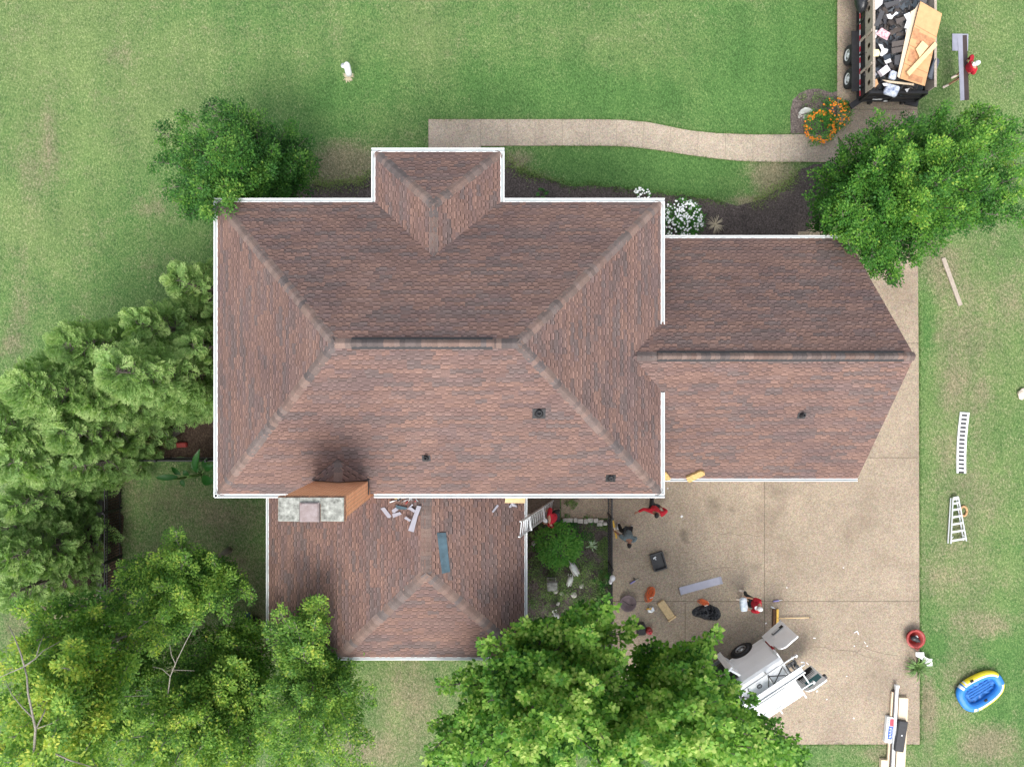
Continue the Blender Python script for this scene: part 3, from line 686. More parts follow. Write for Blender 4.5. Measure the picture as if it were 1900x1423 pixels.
b = MB(); apex = P(627, 856, 7.0); apex.z = ZE+(apex.y-yb)*.667+.02
cl, cr = Vector((chx0+.02, cyt, 0)), Vector((chx1-.02, cyt, 0))
ztop = apex.z; zl_ = ZE+(cyt-yb)*.667
cm = Vector(((chx0+chx1)/2, cyt, ztop)); apex.x = cm.x
L_, R_ = Vector((chx0-.02, cyt, zl_)), Vector((chx1+.02, cyt, zl_))
b2 = MB()
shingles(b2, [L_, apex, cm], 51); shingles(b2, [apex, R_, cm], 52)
n_l, n_r = nrm(L_, apex, cm), nrm(R_, apex, cm); caps(b2, cm, apex, down((apex-cm).normalized(), n_l), down((apex-cm).normalized(), n_r), wd=.15, seed=5)
b2.build('cricket', 'shingle', chim)
b = MB()
b.tube([L_+Vector((0, .02, .01)), apex+Vector((0, .02, .01)), R_+Vector((0, .02, .01))], .022, 5); b.box((cm.x, cyt+.005, zl_+.06), (cw-.02, .02, .12)); b.box((chx1-.045, cyt-.2, zl_), (.02, .5, .14))
b.build('flashing', 'black', chim)
# plumbing vents
def on_roof(px, py, plane):
    """where the sight line through (px, py) meets a roof plane"""
    a, n_ = Vector(plane[0]), nrm(*plane[:3]); o_ = Vector((0, 0, H)); d_ = P(px, py)-o_; return o_+d_*((a-o_).dot(n_)/d_.dot(n_))
for px, py, pl_, r_, tall in ((1000, 766, planes[0], .075, .25), (791, 849, planes[0], .05, .28), (1133, 886, planes[0], .06, .2), (1487, 770, gpl[0], .05, .3)):
    q = on_roof(px, py, pl_); n_ = nrm(*pl_[:3]); b = MB(); b.smooth = True
    b.lathe(q-Vector((0, 0, .05)), [(r_, 0), (r_, tall), (r_*.72, tall), (r_*.72, tall-.12), (.001, tall-.12)], 14)
    vp = b.build('vent_pipe', 'blackpl', house); b = MB(); s_ = r_*4.2
    yv = n_.cross(Vector((1, 0, 0))).normalized(); xv = Vector((1, 0, 0))
    c_ = q+n_*.024; b.add([c_-xv*s_*.6-yv*s_*.6, c_+xv*s_*.6-yv*s_*.6, c_+xv*s_*.6+yv*s_*.5, c_-xv*s_*.6+yv*s_*.5, c_-xv*s_*.6-yv*s_*.6-n_*.02, c_+xv*s_*.6-yv*s_*.6-n_*.02], [[0, 1, 2, 3], [0, 4, 5, 1]])
    b.lathe(q, [(r_*1.9, .0), (r_*1.5, .06), (r_*1.05, .10), (r_, .10)], 14)
    b.build('vent_boot', 'black', vp)
# ================================================================== TREES AND PLANTS
def leafset(parts):
    """parts: list of (C, D, N, L, W, tint) arrays -> kite leaves"""
    Cc, D, Nn, L, W, T = [np.concatenate(x) for x in zip(*parts)]
    D = D/np.linalg.norm(D, axis=1, keepdims=True); S = np.cross(Nn, D); S /= np.linalg.norm(S, axis=1, keepdims=True)+1e-9
    U = np.cross(D, S); L = L[:, None]; W = W[:, None]
    V = np.stack([Cc, Cc+D*L*.42+S*W*.5-U*W*.12, Cc+D*L, Cc+D*L*.42-S*W*.5-U*W*.12], 1)
    n = len(Cc); V = V.reshape(-1, 3); Fq = np.arange(n*4).reshape(n, 4)
    return V, Fq, T
def rvec(n): v = rng.normal(size=(n, 3)); return v/np.linalg.norm(v, axis=1, keepdims=True)
def cluster(c, n, rad, size, out, tint, flat=.55, asp=.6, up=1.0):
    """n leaves in a flattened cloud around c"""
    o = rvec(n)*(rng.random(n)**.45)[:, None]*rad; o[:, 2] *= flat
    Cc = np.array(c)+o; D = rvec(n)*.7+np.array(out)*.8+o/(rad+1e-6)*.5; D[:, 2] *= .45
    Nn = rvec(n)*.62+np.array([0, 0, up])
    L = size*rng.uniform(.7, 1.25, n)
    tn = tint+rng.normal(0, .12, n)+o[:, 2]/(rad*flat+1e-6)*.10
    return (Cc, D, Nn, L, L*asp*rng.uniform(.85, 1.15, n), tn)
def curve(a, b_, sag=.0, wob=.08, n=7, seed=0):
    a, b_ = Vector(a), Vector(b_); L = (b_-a).length; out = []
    for i in range(n):
        t = i/(n-1); p = a.lerp(b_, t)+Vector((0, 0, sag*L*4*t*(1-t)))
        j = mnoise.noise_vector(Vector((a.x+t*3, b_.y+seed, b_.x)))*wob*L*math.sin(math.pi*t); out.append(p+j)
    return out
def tree(name, base, tips, leafmat, label, size=.11, dens=1.0, rad=.62, barkmat='bark', trunk_r=.16, t_at=(.3, .62), bare=.25, asp=.62, flat=.6, cat='tree', group=None, inner=.35, tip_t=None, zmax=9, taper=.75, limbs=()):
    base = Vector(base); top = Vector((0, 0, 0))
    for t in tips: top += Vector(t)
    top /= len(tips); zt = max(t[2] for t in tips)*.72; top = base.lerp(Vector((top.x, top.y, zt)), 1); top.z = zt
    root = thing(name, base, label, cat, group); tb = MB(); tb.smooth = True
    tr = curve(base-Vector((0, 0, .1)), top, 0, .04, 9, 3)
    tb.tube(tr, [trunk_r*(1-.75*i/8)*(1.35 if i == 0 else 1) for i in range(9)], 9)
    parts = []
    def at(t): x = t*(len(tr)-1); i = min(int(x), len(tr)-2); return tr[i].lerp(tr[i+1], x-i)
    for k, tip in enumerate(tips):
        tip = Vector(tip); t0 = random.uniform(*t_at)*min(1, tip.z/(zt/.72)+.25); a = at(max(.08, min(.97, t0)))
        cv = curve(a, tip, .06, .10, 9, k); L = (tip-a).length
        br = max(.02, trunk_r*.34*min(1, L/3.5)); tb.tube(cv, [br*(1-.9*i/8) for i in range(9)], 6)
        ax = (tip-a).normalized(); tt = .40+.30*(tip.z-3)/zmax+random.uniform(-.10, .12)
        ns = max(7, int(L*6.5))
        for s in range(ns):
            t = bare+(1-bare)*(s+random.random())/ns; x = t*8; i = min(int(x), 7); p = cv[i].lerp(cv[i+1], x-i)
            rr = rad*(1-taper*((t-.35)/.65)**2 if t > .35 else 1)*random.uniform(.7, 1.1)
            sd = ax.cross(Vector((0, 0, 1))); sd = sd.normalized() if sd.length > 1e-3 else Vector((1, 0, 0))
            off = sd*random.uniform(-1, 1)*rr*.95+Vector((0, 0, random.uniform(-.55, .45)*rr))+ax*random.uniform(-.1, .3)*rr
            q = p+off
            tb.tube([p, p.lerp(q, .5)+Vector((0, 0, .04)), q], [br*.2+.003, .005, .002], 3, False)
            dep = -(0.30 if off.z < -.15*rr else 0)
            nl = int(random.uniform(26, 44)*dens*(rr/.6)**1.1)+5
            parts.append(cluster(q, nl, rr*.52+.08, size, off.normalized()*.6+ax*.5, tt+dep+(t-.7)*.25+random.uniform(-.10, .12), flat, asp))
    V, Fq, T = leafset(parts)
    tb.build('trunk', barkmat, root)
    for lb in limbs: b = MB(); b.smooth = True; b.tube([P(*q) for q in lb[1:]], [lb[0]*.46*(1-.65*i/(len(lb)-2)) for i in range(len(lb)-1)], 7); b.build('bare_limb', barkmat, root)
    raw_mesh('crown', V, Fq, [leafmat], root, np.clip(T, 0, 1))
    return root
def tips_px(lst): return [P(x, y, z) for x, y, z in lst]
def lower(lst, dz): return [(x, y, max(2.2, z-dz)) for x, y, z in lst]
def more(lst, n, rad=60, dz=(-2.6, -.8), seed=1):
    """extra lower boughs under and between the listed ones, so that the crown is deep"""
    rd = random.Random(seed); out = list(lst)
    for i in range(n):
        x, y, z = rd.choice(lst); x2, y2, _ = rd.choice(lst)
        f = rd.uniform(.05, .5); out.append((x*(1-f)+x2*f+rd.uniform(-rad, rad)*.4, y*(1-f)+y2*f+rd.uniform(-rad, rad)*.4, max(2.2, z+rd.uniform(*dz))))
    return out
# two broad maples at the foot of the picture
m1 = [(892, 1190, 6), (905, 1240, 6.5), (968, 1152, 6.2), (945, 1215, 7), (1015, 1155, 6.4), (1000, 1215, 7.6), (1070, 1130, 6.6), (1135, 1112, 6.6), (1100, 1170, 7.8), (1180, 1155, 6.3), (1160, 1215, 7.6), (1045, 1260, 9), (980, 1290, 8.6), (905, 1300, 7), (860, 1275, 6), (812, 1275, 4.6), (800, 1345, 4.6), (850, 1340, 6.6), (1110, 1270, 8.8), (1165, 1270, 7.5),
      (930, 1360, 8.6), (1030, 1335, 10), (1075, 1370, 10.4), (985, 1400, 10), (870, 1400, 7.6), (790, 1405, 5.4), (830, 1415, 6.4), (920, 1420, 8.6), (1060, 1425, 10), (1140, 1320, 8.6), (860, 1470, 7), (950, 1480, 8.6), (1030, 1480, 9.4), (780, 1450, 5), (1120, 1370, 9.4), (1125, 1440, 9.2), (1085, 1300, 9.2), (1150, 1250, 7.6), (860, 1330, 6.4), (900, 1270, 6.8), (1190, 1430, 8.6)]
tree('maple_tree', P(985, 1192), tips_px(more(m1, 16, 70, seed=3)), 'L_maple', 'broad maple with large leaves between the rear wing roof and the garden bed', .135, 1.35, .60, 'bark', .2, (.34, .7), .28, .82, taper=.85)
m2 = [(1215, 1190, 5.6), (1225, 1240, 7), (1285, 1200, 6.4), (1338, 1168, 6.2), (1318, 1208, 7.0), (1270, 1240, 8), (1310, 1265, 8.4), (1345, 1250, 6.8), (1362, 1268, 6.4), (1368, 1305, 7.4), (1225, 1290, 8.6), (1290, 1320, 9.6), (1235, 1345, 9.8), (1345, 1345, 9.4), (1404, 1296, 5.2), (1408, 1345, 6.6), (1440, 1372, 6.0), (1480, 1372, 5.2), (1465, 1400, 6), (1500, 1405, 5.4),
      (1420, 1400, 8.4), (1365, 1400, 9.4), (1300, 1390, 10.2), (1235, 1400, 10.4), (1170, 1385, 9.8), (1130, 1420, 10), (1450, 1425, 8), (1200, 1330, 8.8), (1150, 1470, 9), (1260, 1470, 9), (1370, 1470, 8), (1460, 1465, 6.4), (1520, 1440, 5), (1330, 1300, 8.6), (1165, 1350, 8.6), (1180, 1290, 8), (1140, 1395, 9.4), (1240, 1215, 6.2), (1345, 1395, 8.8)]
tree('maple_tree', P(1105, 1265), tips_px(more(m2, 16, 70, seed=4)), 'L_maple', 'broad maple overhanging the driveway and the white van', .135, 1.35, .60, 'bark', .2, (.34, .7), .28, .82, taper=.85)
# slender, lighter trees at the lower left
t1 = [(515, 1122, 6), (545, 1150, 6.2), (597, 1108, 6), (585, 1150, 6.4), (500, 1165, 5.6), (560, 1200, 6.8), (510, 1215, 6), (535, 1250, 6.6), (600, 1230, 6), (645, 1285, 6), (690, 1196, 4.8), (650, 1225, 5), (615, 1300, 6.6), (560, 1300, 7.2), (495, 1290, 7), (520, 1345, 7.6), (585, 1360, 7.4), (650, 1350, 6.2), (700, 1300, 4.8), (690, 1385, 5), (620, 1405, 7), (540, 1410, 7.8), (480, 1380, 7.4), (560, 1450, 7.4), (640, 1460, 6.8), (500, 1460, 7.6), (690, 1440, 5.6)]
tree('slender_tree', P(592, 1199), tips_px(more(lower(t1, 1.0), 12, 50, seed=5)), 'L_tall', 'light green pointed tree overlapping the lower left corner of the rear wing roof', .09, 2.5, .60, 'palebark', .12, (.3, .8), .2, .6, taper=.85)
t2 = [(326, 985, 5.2), (345, 1030, 5.8), (400, 1045, 5), (440, 1075, 4.6), (470, 1110, 4.2), (290, 1030, 5.4), (215, 1068, 6), (190, 1100, 6.4), (240, 1120, 6.4), (290, 1090, 6.2), (340, 1110, 6.4), (390, 1120, 5.8), (300, 1150, 6.6), (240, 1180, 6.6), (360, 1165, 6), (425, 1150, 5), (200, 1160, 6), (280, 1215, 6.6), (215, 1225, 6.4), (320, 1190, 5.8), (265, 1075, 5.2), (375, 1080, 5)]
tree('slender_tree', P(425, 1020), tips_px(more(lower(t2, .4), 16, 50, seed=6)), 'L_tall', 'mid green tree in the side yard, nearest the left corner of the house', .085, 2.7, .60, 'palebark', .11, (.3, .8), .2, .6, taper=.8)
t3 = [(25, 1125, 7.5), (60, 1150, 8), (110, 1118, 6.8), (165, 1130, 6.8), (30, 1190, 8.6), (120, 1240, 9.4), (135, 1200, 9), (70, 1310, 10), (120, 1320, 10.4), (30, 1290, 9.4), (25, 1370, 10), (90, 1385, 10.6), (160, 1390, 9.6), (60, 1420, 10.4), (5, 1240, 9), (165, 1290, 8), (10, 1420, 10), (150, 1170, 6.4), (-20, 1330, 9), (40, 1470, 10), (120, 1460, 10.2), (190, 1440, 9.2), (-30, 1420, 9.6), (180, 1350, 9), (90, 1270, 9)]
tree('slender_tree', P(375, 1088), tips_px(more(t3, 6, 50, (-4, -1.5), seed=7)), 'L_tall', 'tall yellow green tree with bare pale limbs in the bottom left corner', .105, 2.2, .56, 'palebark', .16, (.35, .9), .42, .6, taper=.6, limbs=[(.085, (60, 1440, 9.6), (63, 1400, 9.9), (66, 1352, 10.2), (52, 1285, 10.3), (50, 1255, 10.2), (45, 1235, 10.1)), (.045, (45, 1235, 10.1), (38, 1210, 10), (28, 1185, 9.8), (22, 1172, 9.6), (16, 1160, 9.3)), (.045, (45, 1236, 10.1), (65, 1222, 10), (80, 1207, 9.8), (111, 1190, 9.4)), (.04, (45, 1236, 10.1), (20, 1247, 10), (-5, 1258, 9.8)), (.03, (68, 1215, 9.9), (74, 1195, 9.7), (82, 1176, 9.4)), (.05, (66, 1352, 10.2), (82, 1322, 10), (88, 1300, 9.8)), (.04, (60, 1330, 10.1), (40, 1310, 10), (22, 1288, 9.8), (10, 1262, 9.6)), (.055, (102, 1397, 9.9), (130, 1410, 9.8), (176, 1424, 9.6)), (.03, (66, 1352, 10.2), (100, 1340, 10), (128, 1318, 9.8))])
t4 = [(440, 1228, 7.4), (430, 1262, 7.6), (405, 1290, 7.8), (300, 1290, 8), (245, 1310, 8.4), (270, 1345, 9), (330, 1340, 9.0), (215, 1375, 9), (290, 1395, 9.6), (370, 1345, 8.4), (440, 1330, 7.6), (420, 1385, 8.4), (360, 1405, 9), (240, 1420, 9.6), (470, 1410, 7.6), (205, 1275, 7.4), (420, 1425, 8.6), (300, 1460, 9.4), (380, 1470, 9), (220, 1470, 9.4), (450, 1470, 8.4), (330, 1290, 8), (290, 1260, 7.6)]
tree('slender_tree', P(514, 1186), tips_px(more(lower(t4, 2.4), 12, 50, (-4, -1.5), seed=8)), 'L_tall', 'yellow topped tree at the bottom edge, right of the tall bare limbed tree', .10, 2.2, .58, 'palebark', .14, (.35, .9), .38, .6, taper=.7, limbs=[(.05, (307, 1318, 5), (312, 1285, 5.6), (316, 1254, 6.2), (328, 1225, 6.8), (345, 1190, 7.2), (357, 1168, 7.4)), (.028, (316, 1254, 6.2), (300, 1240, 6.4), (283, 1237, 6.6)), (.028, (318, 1242, 6.4), (340, 1243, 6.6), (361, 1244, 6.8)), (.03, (326, 1232, 6.8), (318, 1215, 7), (315, 1195, 7.2)), (.03, (160, 1296, 7), (215, 1292, 7.2), (275, 1290, 7.4))])
t5 = [(120, 1180, 5), (170, 1220, 5), (215, 1255, 5), (150, 1270, 5.2), (90, 1270, 5.4), (230, 1310, 5.4), (180, 1340, 5.4), (120, 1370, 5.6), (60, 1330, 5.4), (30, 1220, 5.2), (260, 1350, 5), (200, 1400, 5.6), (100, 1430, 5.8), (20, 1410, 5.6), (160, 1460, 5.6), (255, 1430, 5.4), (280, 1290, 4.6), (40, 1290, 5.2), (0, 1340, 5)]
tree('understorey_tree', P(300, 1130), tips_px(more(t5, 14, 60, seed=15)), 'L_tall', 'darker low tree filling in beneath the tall bare limbed tree at the lower left', .09, 2.3, .72, 'bark', .12, (.2, .8), .15, .6, taper=.5, zmax=7)
t6 = [(300, 1200, 4.2), (350, 1215, 4.2), (400, 1180, 4), (440, 1195, 4.2), (460, 1240, 4.6), (470, 1290, 5), (390, 1240, 4), (300, 1390, 5.2), (360, 1420, 5.2), (430, 1430, 5.2), (480, 1340, 5), (470, 1390, 5.2), (345, 1275, 3.4), (455, 1160, 3.6), (280, 1240, 4.2), (420, 1320, 4.8), (340, 1360, 5), (520, 1400, 5.2), (560, 1440, 5)]
tree('understorey_tree', P(480, 1150), tips_px(more(t6, 8, 60, seed=16)), 'L_tall', 'darker low tree filling in beneath the yellow topped tree at the bottom edge', .09, 1.9, .62, 'bark', .11, (.2, .8), .15, .6, taper=.5, zmax=7)
# right-hand tree by the walkway
r1 = [(1510, 320, 2.6), (1498, 375, 2.6), (1510, 425, 2.4), (1555, 440, 3.4), (1590, 465, 4), (1640, 470, 4.4), (1650, 515, 3.6), (1690, 490, 4), (1710, 440, 4.6), (1600, 410, 5), (1560, 365, 4.2), (1545, 300, 3.4), (1570, 260, 3.4), (1610, 240, 4), (1640, 210, 4), (1590, 320, 5), (1650, 370, 5.8), (1620, 300, 5.4), (1690, 300, 6.2), (1660, 250, 5.2), (1700, 215, 4.8), (1745, 195, 4.4), (1790, 225, 5), (1750, 260, 6), (1840, 195, 4), (1830, 240, 5.2), (1880, 215, 4.4), (1890, 265, 5), (1820, 300, 6.2), (1760, 330, 6.8), (1720, 370, 6.4), (1780, 390, 6), (1840, 350, 6), (1890, 330, 5.4), (1760, 430, 5.2), (1700, 400, 6), (1830, 270, 6), (1880, 370, 5), (1850, 400, 4.6), (1800, 420, 5), (1740, 465, 4.4), (1900, 405, 3.6), (1915, 300, 5), (1920, 240, 4.4), (1905, 350, 5), (1860, 230, 4.8), (1545, 425, 4.5), (1575, 455, 4.7), (1528, 408, 4.3), (1610, 490, 4.6), (1655, 520, 4.4), (1560, 400, 5), (1590, 440, 5)]
tree('shade_tree', P(1578, 392), tips_px(more(r1, 22, 60, (-2.4, -.6), seed=9)), 'L_right', 'large bright green tree beside the front walkway, overhanging the garage roof corner', .09, 3.0, .66, 'bark', .17, (.2, .7), .22, .6, taper=.6, zmax=6)
l1 = [(285, 240, 3.6), (283, 300, 4), (300, 350, 4), (330, 210, 4), (385, 190, 4), (440, 195, 4.2), (480, 215, 3.8), (540, 225, 2.8), (570, 255, 2.4), (590, 305, 2.2), (570, 350, 2.4), (540, 320, 3.6), (510, 270, 4.6), (450, 245, 5.6), (390, 240, 5.8), (340, 265, 5.6), (330, 310, 5.8), (380, 300, 6.8), (440, 295, 6.4), (500, 320, 5), (480, 360, 4.8), (420, 345, 6.2), (365, 350, 6.4), (330, 375, 5.6), (370, 390, 6.2), (400, 395, 6.6), (425, 372, 6.3), (345, 402, 5.4), (560, 290, 3.2), (535, 355, 3.6), (400, 270, 7)]
tree('shade_tree', P(512, 362), tips_px(more(l1, 20, 50, (-2.2, -.6), seed=10)), 'L_dark', 'dark green bushy tree at the upper left corner of the main roof', .085, 3.0, .62, 'bark', .15, (.2, .7), .2, .6, taper=.55, zmax=6)
# row of feathery conifers along the left boundary
def conifer(base, top, rad, n, label, seed):
    rd = np.random.default_rng(seed); base, top = Vector(base), Vector(top); ax = top-base; h = ax.z
    root = thing('conifer', base, label, 'conifer tree', 'feathery conifers along the left boundary'); tb = MB(); tb.smooth = True
    tb.tube([base-Vector((0, 0, .1)), base.lerp(top, .5), top.lerp(base, .06)], [.16, .1, .02], 8)
    parts = []
    for i in range(n):
        t = .08+.92*rd.random()**1.15; a = rd.random()*2*math.pi
        r = rad*(1-t)**.62*(1.08 if t < .3 else 1)*rd.uniform(.66, 1.12)+.08
        c = base+ax*t; d_ = np.array([math.cos(a), math.sin(a), .32+.6*t])+rd.normal(0, .42, 3); d_ /= np.linalg.norm(d_)
        s0 = np.array(c)+np.array([math.cos(a), math.sin(a), 0])*r*.72; L = rd.uniform(.42, .78)*(1-.15*t)*min(1.15, rad/1.6)
        if i % 3 == 0: tb.tube([c-Vector((0, 0, .1)), Vector(s0)], [.018, .006], 4, False)
        # a flat, drooping spray: a midrib with side sprays, each carrying narrow leaflets
        up = np.array([0, 0, 1.])+rd.normal(0, .33, 3); sd = np.cross(d_, up); sd /= np.linalg.norm(sd); nn = np.cross(sd, d_)
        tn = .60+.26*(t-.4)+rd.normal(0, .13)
        m = 9; pts = []
        for k in range(m):
            f = (k+.3)/m; p = s0+d_*L*f-np.array([0, 0, .10*L*f*f]); w_ = L*.70*(1-f)**.8*(.5+.5*min(1, f*4))+.05
            for sg in (-1, 1):
                dd = d_*.95+sd*sg*.75+rd.normal(0, .12, 3)+nn*rd.normal(.08, .12); dd /= np.linalg.norm(dd)
                pts.append((p, dd, w_*.8, f))
                for q in (.35, .7):
                    for sg2 in (-1, 1):
                        d2 = dd+np.cross(nn, dd)*sg2*.7+rd.normal(0, .1, 3); pts.append((p+dd*w_*q, d2/np.linalg.norm(d2), w_*.5*(1-q*.5), f))
        pts.append((s0+d_*L*.85-np.array([0, 0, .13*L]), d_, L*.28, 1))
        K = len(pts); Cc = np.array([p[0] for p in pts]); D = np.array([p[1] for p in pts]); Lh = np.array([p[2] for p in pts])
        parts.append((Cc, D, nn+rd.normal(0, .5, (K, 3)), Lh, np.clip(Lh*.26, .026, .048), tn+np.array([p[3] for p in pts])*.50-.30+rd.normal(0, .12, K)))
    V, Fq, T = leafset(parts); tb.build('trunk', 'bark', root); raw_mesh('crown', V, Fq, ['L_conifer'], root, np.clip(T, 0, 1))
cf = [((395, 585), 3.4, .9, 'small conifer pressed against the house gutter near the top of the row'), ((165, 745), 5.2, 1.35, 'conifer between the two tallest ones of the row'), ((328, 520), 4.6, 1.25, 'small conifer at the upper end of the row, closest to the house gutter'), ((250, 600), 5.6, 1.35, 'conifer second from the upper end of the row, on the lawn edge'),
      ((212, 690), 7.0, 1.75, 'tall pale green conifer in the middle of the row'), ((355, 640), 4.6, 1.25, 'conifer tight against the left gutter of the main roof'), ((120, 640), 6.2, 1.5, 'conifer on the lawn edge at the outer side of the row'),
      ((40, 720), 7.0, 1.8, 'conifer cut by the left edge, upper of the two pale ones there'), ((300, 730), 4.2, 1.1, 'short conifer just above the red container on the bare soil'), ((110, 805), 5.2, 1.5, 'conifer in the thick of the row left of the fence corner'),
      ((15, 860), 5.4, 1.6, 'conifer cut by the left edge, below the pale ones'), ((128, 868), 4.3, 1.0, 'conifer overhanging the black side yard fence'), ((20, 940), 4.0, 1.3, 'conifer outside the fence, toward the lower end of the row'), ((5, 1040), 4.6, 1.4, 'lowest conifer of the row, at the left edge above the tall bare limbed tree'), ((-45, 1000), 4.6, 1.4, 'conifer mostly outside the left edge, level with the lower fence'), ((15, 1105), 3.8, 1.25, 'small conifer at the left edge above the yellow green tree'), ((-40, 800), 6.4, 1.7, 'conifer at the left edge, mostly outside the photo'), ((55, 1050), 3.6, 1.1, 'conifer in the lower row just above the tall bare limbed tree')]
for i, ((x, y), z, r, lab) in enumerate(cf):
    tp = P(x, y, z); conifer((tp.x+.05, tp.y, 0), tp, r, int(270*r*z/6), lab, 100+i)

# ---- small plants
def bush(name, c, r, h, n, size, m, label, cat='shrub', asp=.6, group=None, flower=None, nf=0, fs=.05, stems=6, tint=.5, part='foliage'):
    c = Vector(c); root = thing(name, c, label, cat, group); parts = []; k = max(6, int(n/30))
    for i in range(k):
        a = random.random()*6.283; q = math.sqrt(random.random())*r; zz = h*(.35+.6*(1-(q/r)**2)*random.uniform(.75, 1.1))
        parts.append(cluster((c.x+math.cos(a)*q, c.y+math.sin(a)*q, c.z+zz), int(n/k), r*.30, size, (math.cos(a), math.sin(a), .4), tint+random.uniform(-.2, .25), .7, asp))
    V, Fq, T = leafset(parts); raw_mesh(part, V, Fq, [m], root, np.clip(T, 0, 1))
    b = MB()
    for i in range(stems):
        a = random.random()*6.283; q = r*.7*random.random(); b.tube([c, c+Vector((math.cos(a)*q*.4, math.sin(a)*q*.4, h*.4)), c+Vector((math.cos(a)*q, math.sin(a)*q, h*.75))], [.012, .008, .003], 5)
    b.build('stem', 'bark', root)
    if flower:
        b = MB()
        for i in range(nf):
            ring = flower[1] if len(flower) > 1 else 0; a = random.random()*6.283; q = r*(ring+(1.02-ring)*math.sqrt(random.random())); zz = c.z+h*(.56+.56*(1-(q/r)**2))
            p = Vector((c.x+math.cos(a)*q, c.y+math.sin(a)*q, zz)); s_ = fs*random.uniform(.7, 1.3); np_ = 5; tl = Vector((random.uniform(-.4, .4), random.uniform(-.4, .4), 1)).normalized(); x_ = tl.orthogonal().normalized(); y_ = tl.cross(x_)
            vs = [p]; 
            for j in range(np_*2): rr = s_*(1 if j % 2 == 0 else .6); vs.append(p+(x_*math.cos(j*math.pi/np_)+y_*math.sin(j*math.pi/np_))*rr+tl*(.25*s_))
            b.add(vs, [[0, j+1, (j+1) % (np_*2)+1] for j in range(np_*2)])
        b.build('blossoms', flower[0], root)
    return root
bush('flowering_bush', P(1262, 412, .0), .80, .75, 2200, .07, 'L_shrub', 'rounded bush covered in white flowers in the corner between main roof and garage roof', 'flowering bush', .6, None, ('petal',), 230, .046, tint=.25)
mg = 'marigold clumps beside the walkway'
bush('marigold_plant', P(1517, 240), .62, .4, 1300, .07, 'L_shrub', 'marigold clump with a ring of orange flowers on the walkway edge', 'flowering plant', .5, mg, ('marigold', .6), 150, .044)
bush('marigold_plant', P(1543, 216), .62, .45, 1200, .07, 'L_shrub', 'marigold clump with scattered orange flowers spilling onto the driveway', 'flowering plant', .5, mg, ('marigold', .1), 80, .045, tint=.35)
bush('weedy_plant', P(1508, 192), .55, .2, 330, .06, 'L_cover', 'low weedy plant at the back of the marigold bed, behind the pale stone', 'plant', .4)
bush('garden_shrub', P(1034, 1008), .78, 1.1, 2600, .1, 'L_shrub', 'bright green leafy shrub in the courtyard garden', 'shrub', .6, tint=.62)
bush('garden_shrub', P(1078, 1055), .55, .6, 330, .07, 'L_cover', 'sparse olive shrub behind the white bird statue', 'shrub', .35)
bush('garden_shrub', P(1085, 1090), .85, .6, 1100, .07, 'L_cover', 'wispy spreading shrub in the middle of the courtyard garden', 'shrub', .3, tint=.6)
bush('garden_shrub', P(1012, 1065), .75, .5, 1000, .06, 'L_cover', 'low green shrub between the bright shrub and the concrete pedestal', 'shrub', .4, tint=.45)
bush('garden_shrub', P(1012, 1118), .55, .35, 330, .06, 'L_cover', 'low shrub beside the lower bird statue', 'shrub', .4, tint=.35)
bush('garden_shrub', P(992, 982), .3, .5, 150, .08, 'L_cover', 'small yellowish shrub at the foot of the leaning ladder', 'shrub', .4, tint=.85)
bush('garden_shrub', P(1036, 1095), .4, .4, 240, .06, 'L_cover', 'small shrub right of the concrete pedestal', 'shrub', .3, tint=.6)
bush('hedge_plant', P(1118, 1075), .34, .5, 420, .06, 'L_shrub', 'dark creeping plant along the black courtyard fence', 'shrub', .5, tint=.12)
bush('hedge_plant', P(1116, 1110), .34, .5, 420, .06, 'L_shrub', 'dark creeping plant at the lower end of the courtyard fence', 'shrub', .5, tint=.12)
bush('hedge_plant', P(1090, 978), .5, .2, 380, .06, 'L_shrub', 'dark ground plant below the row of stone blocks', 'shrub', .5, tint=.1)
bush('hedge_plant', P(1050, 975), .4, .2, 280, .06, 'L_shrub', 'dark ground plant beside the person at the ladder', 'shrub', .5, tint=.1)
bush('patio_weed', P(1066, 924), .36, .25, 200, .07, 'L_cover', 'green weed growing at the patio edge under the main gutter', 'plant', .4, tint=.5)
bush('small_shrub', P(1005, 362), .2, .3, 130, .07, 'L_shrub', 'small dark green plant in the bark bed by the front wall', 'plant', .5, tint=.15)
bush('small_flowers', P(1190, 362), .3, .25, 90, .06, 'L_shrub', 'low white flowers at the front wall, mostly under the gutter', 'flowering plant', .5, None, ('petal',), 30, .05, tint=.2)
def cover(name, boxes, n, m, seed, tint=.4, size=.055, h=.10, asp=.4):
    rd = np.random.default_rng(seed); parts = []
    for (x0, y0, x1, y1, w_) in boxes:
        k = int(n*w_); px = rd.uniform(x0, x1, k); py = rd.uniform(y0, y1, k); kk = H/F
        keep = np.array([mnoise.noise(Vector((a*.05, c_*.05, seed)))+rd.uniform(-.3, .3) > -.08 for a, c_ in zip(px, py)])
        px, py = px[keep], py[keep]; k = len(px)
        Cc = np.stack([(px-950)*kk, (711.5-py)*kk, rd.uniform(.02, h, k)], 1); D = rvec(k); D[:, 2] = np.abs(D[:, 2])*.6
        L = rd.uniform(.7, 1.3, k)*size; parts.append((Cc, D, rvec(k)*.6+np.array([0, 0, 1.]), L, L*asp, tint+rd.normal(0, .2, k)))
    V, Fq, T = leafset(parts); o = raw_mesh(name, V, Fq, [m], None, np.clip(T, 0, 1)); return tag(o, None, kind='stuff')
cover('ground_cover', [(978, 1030, 1130, 1150, 1), (978, 960, 1128, 1030, .35), (1108, 970, 1128, 1140, .5)], 9000, 'L_cover', 21, .52)
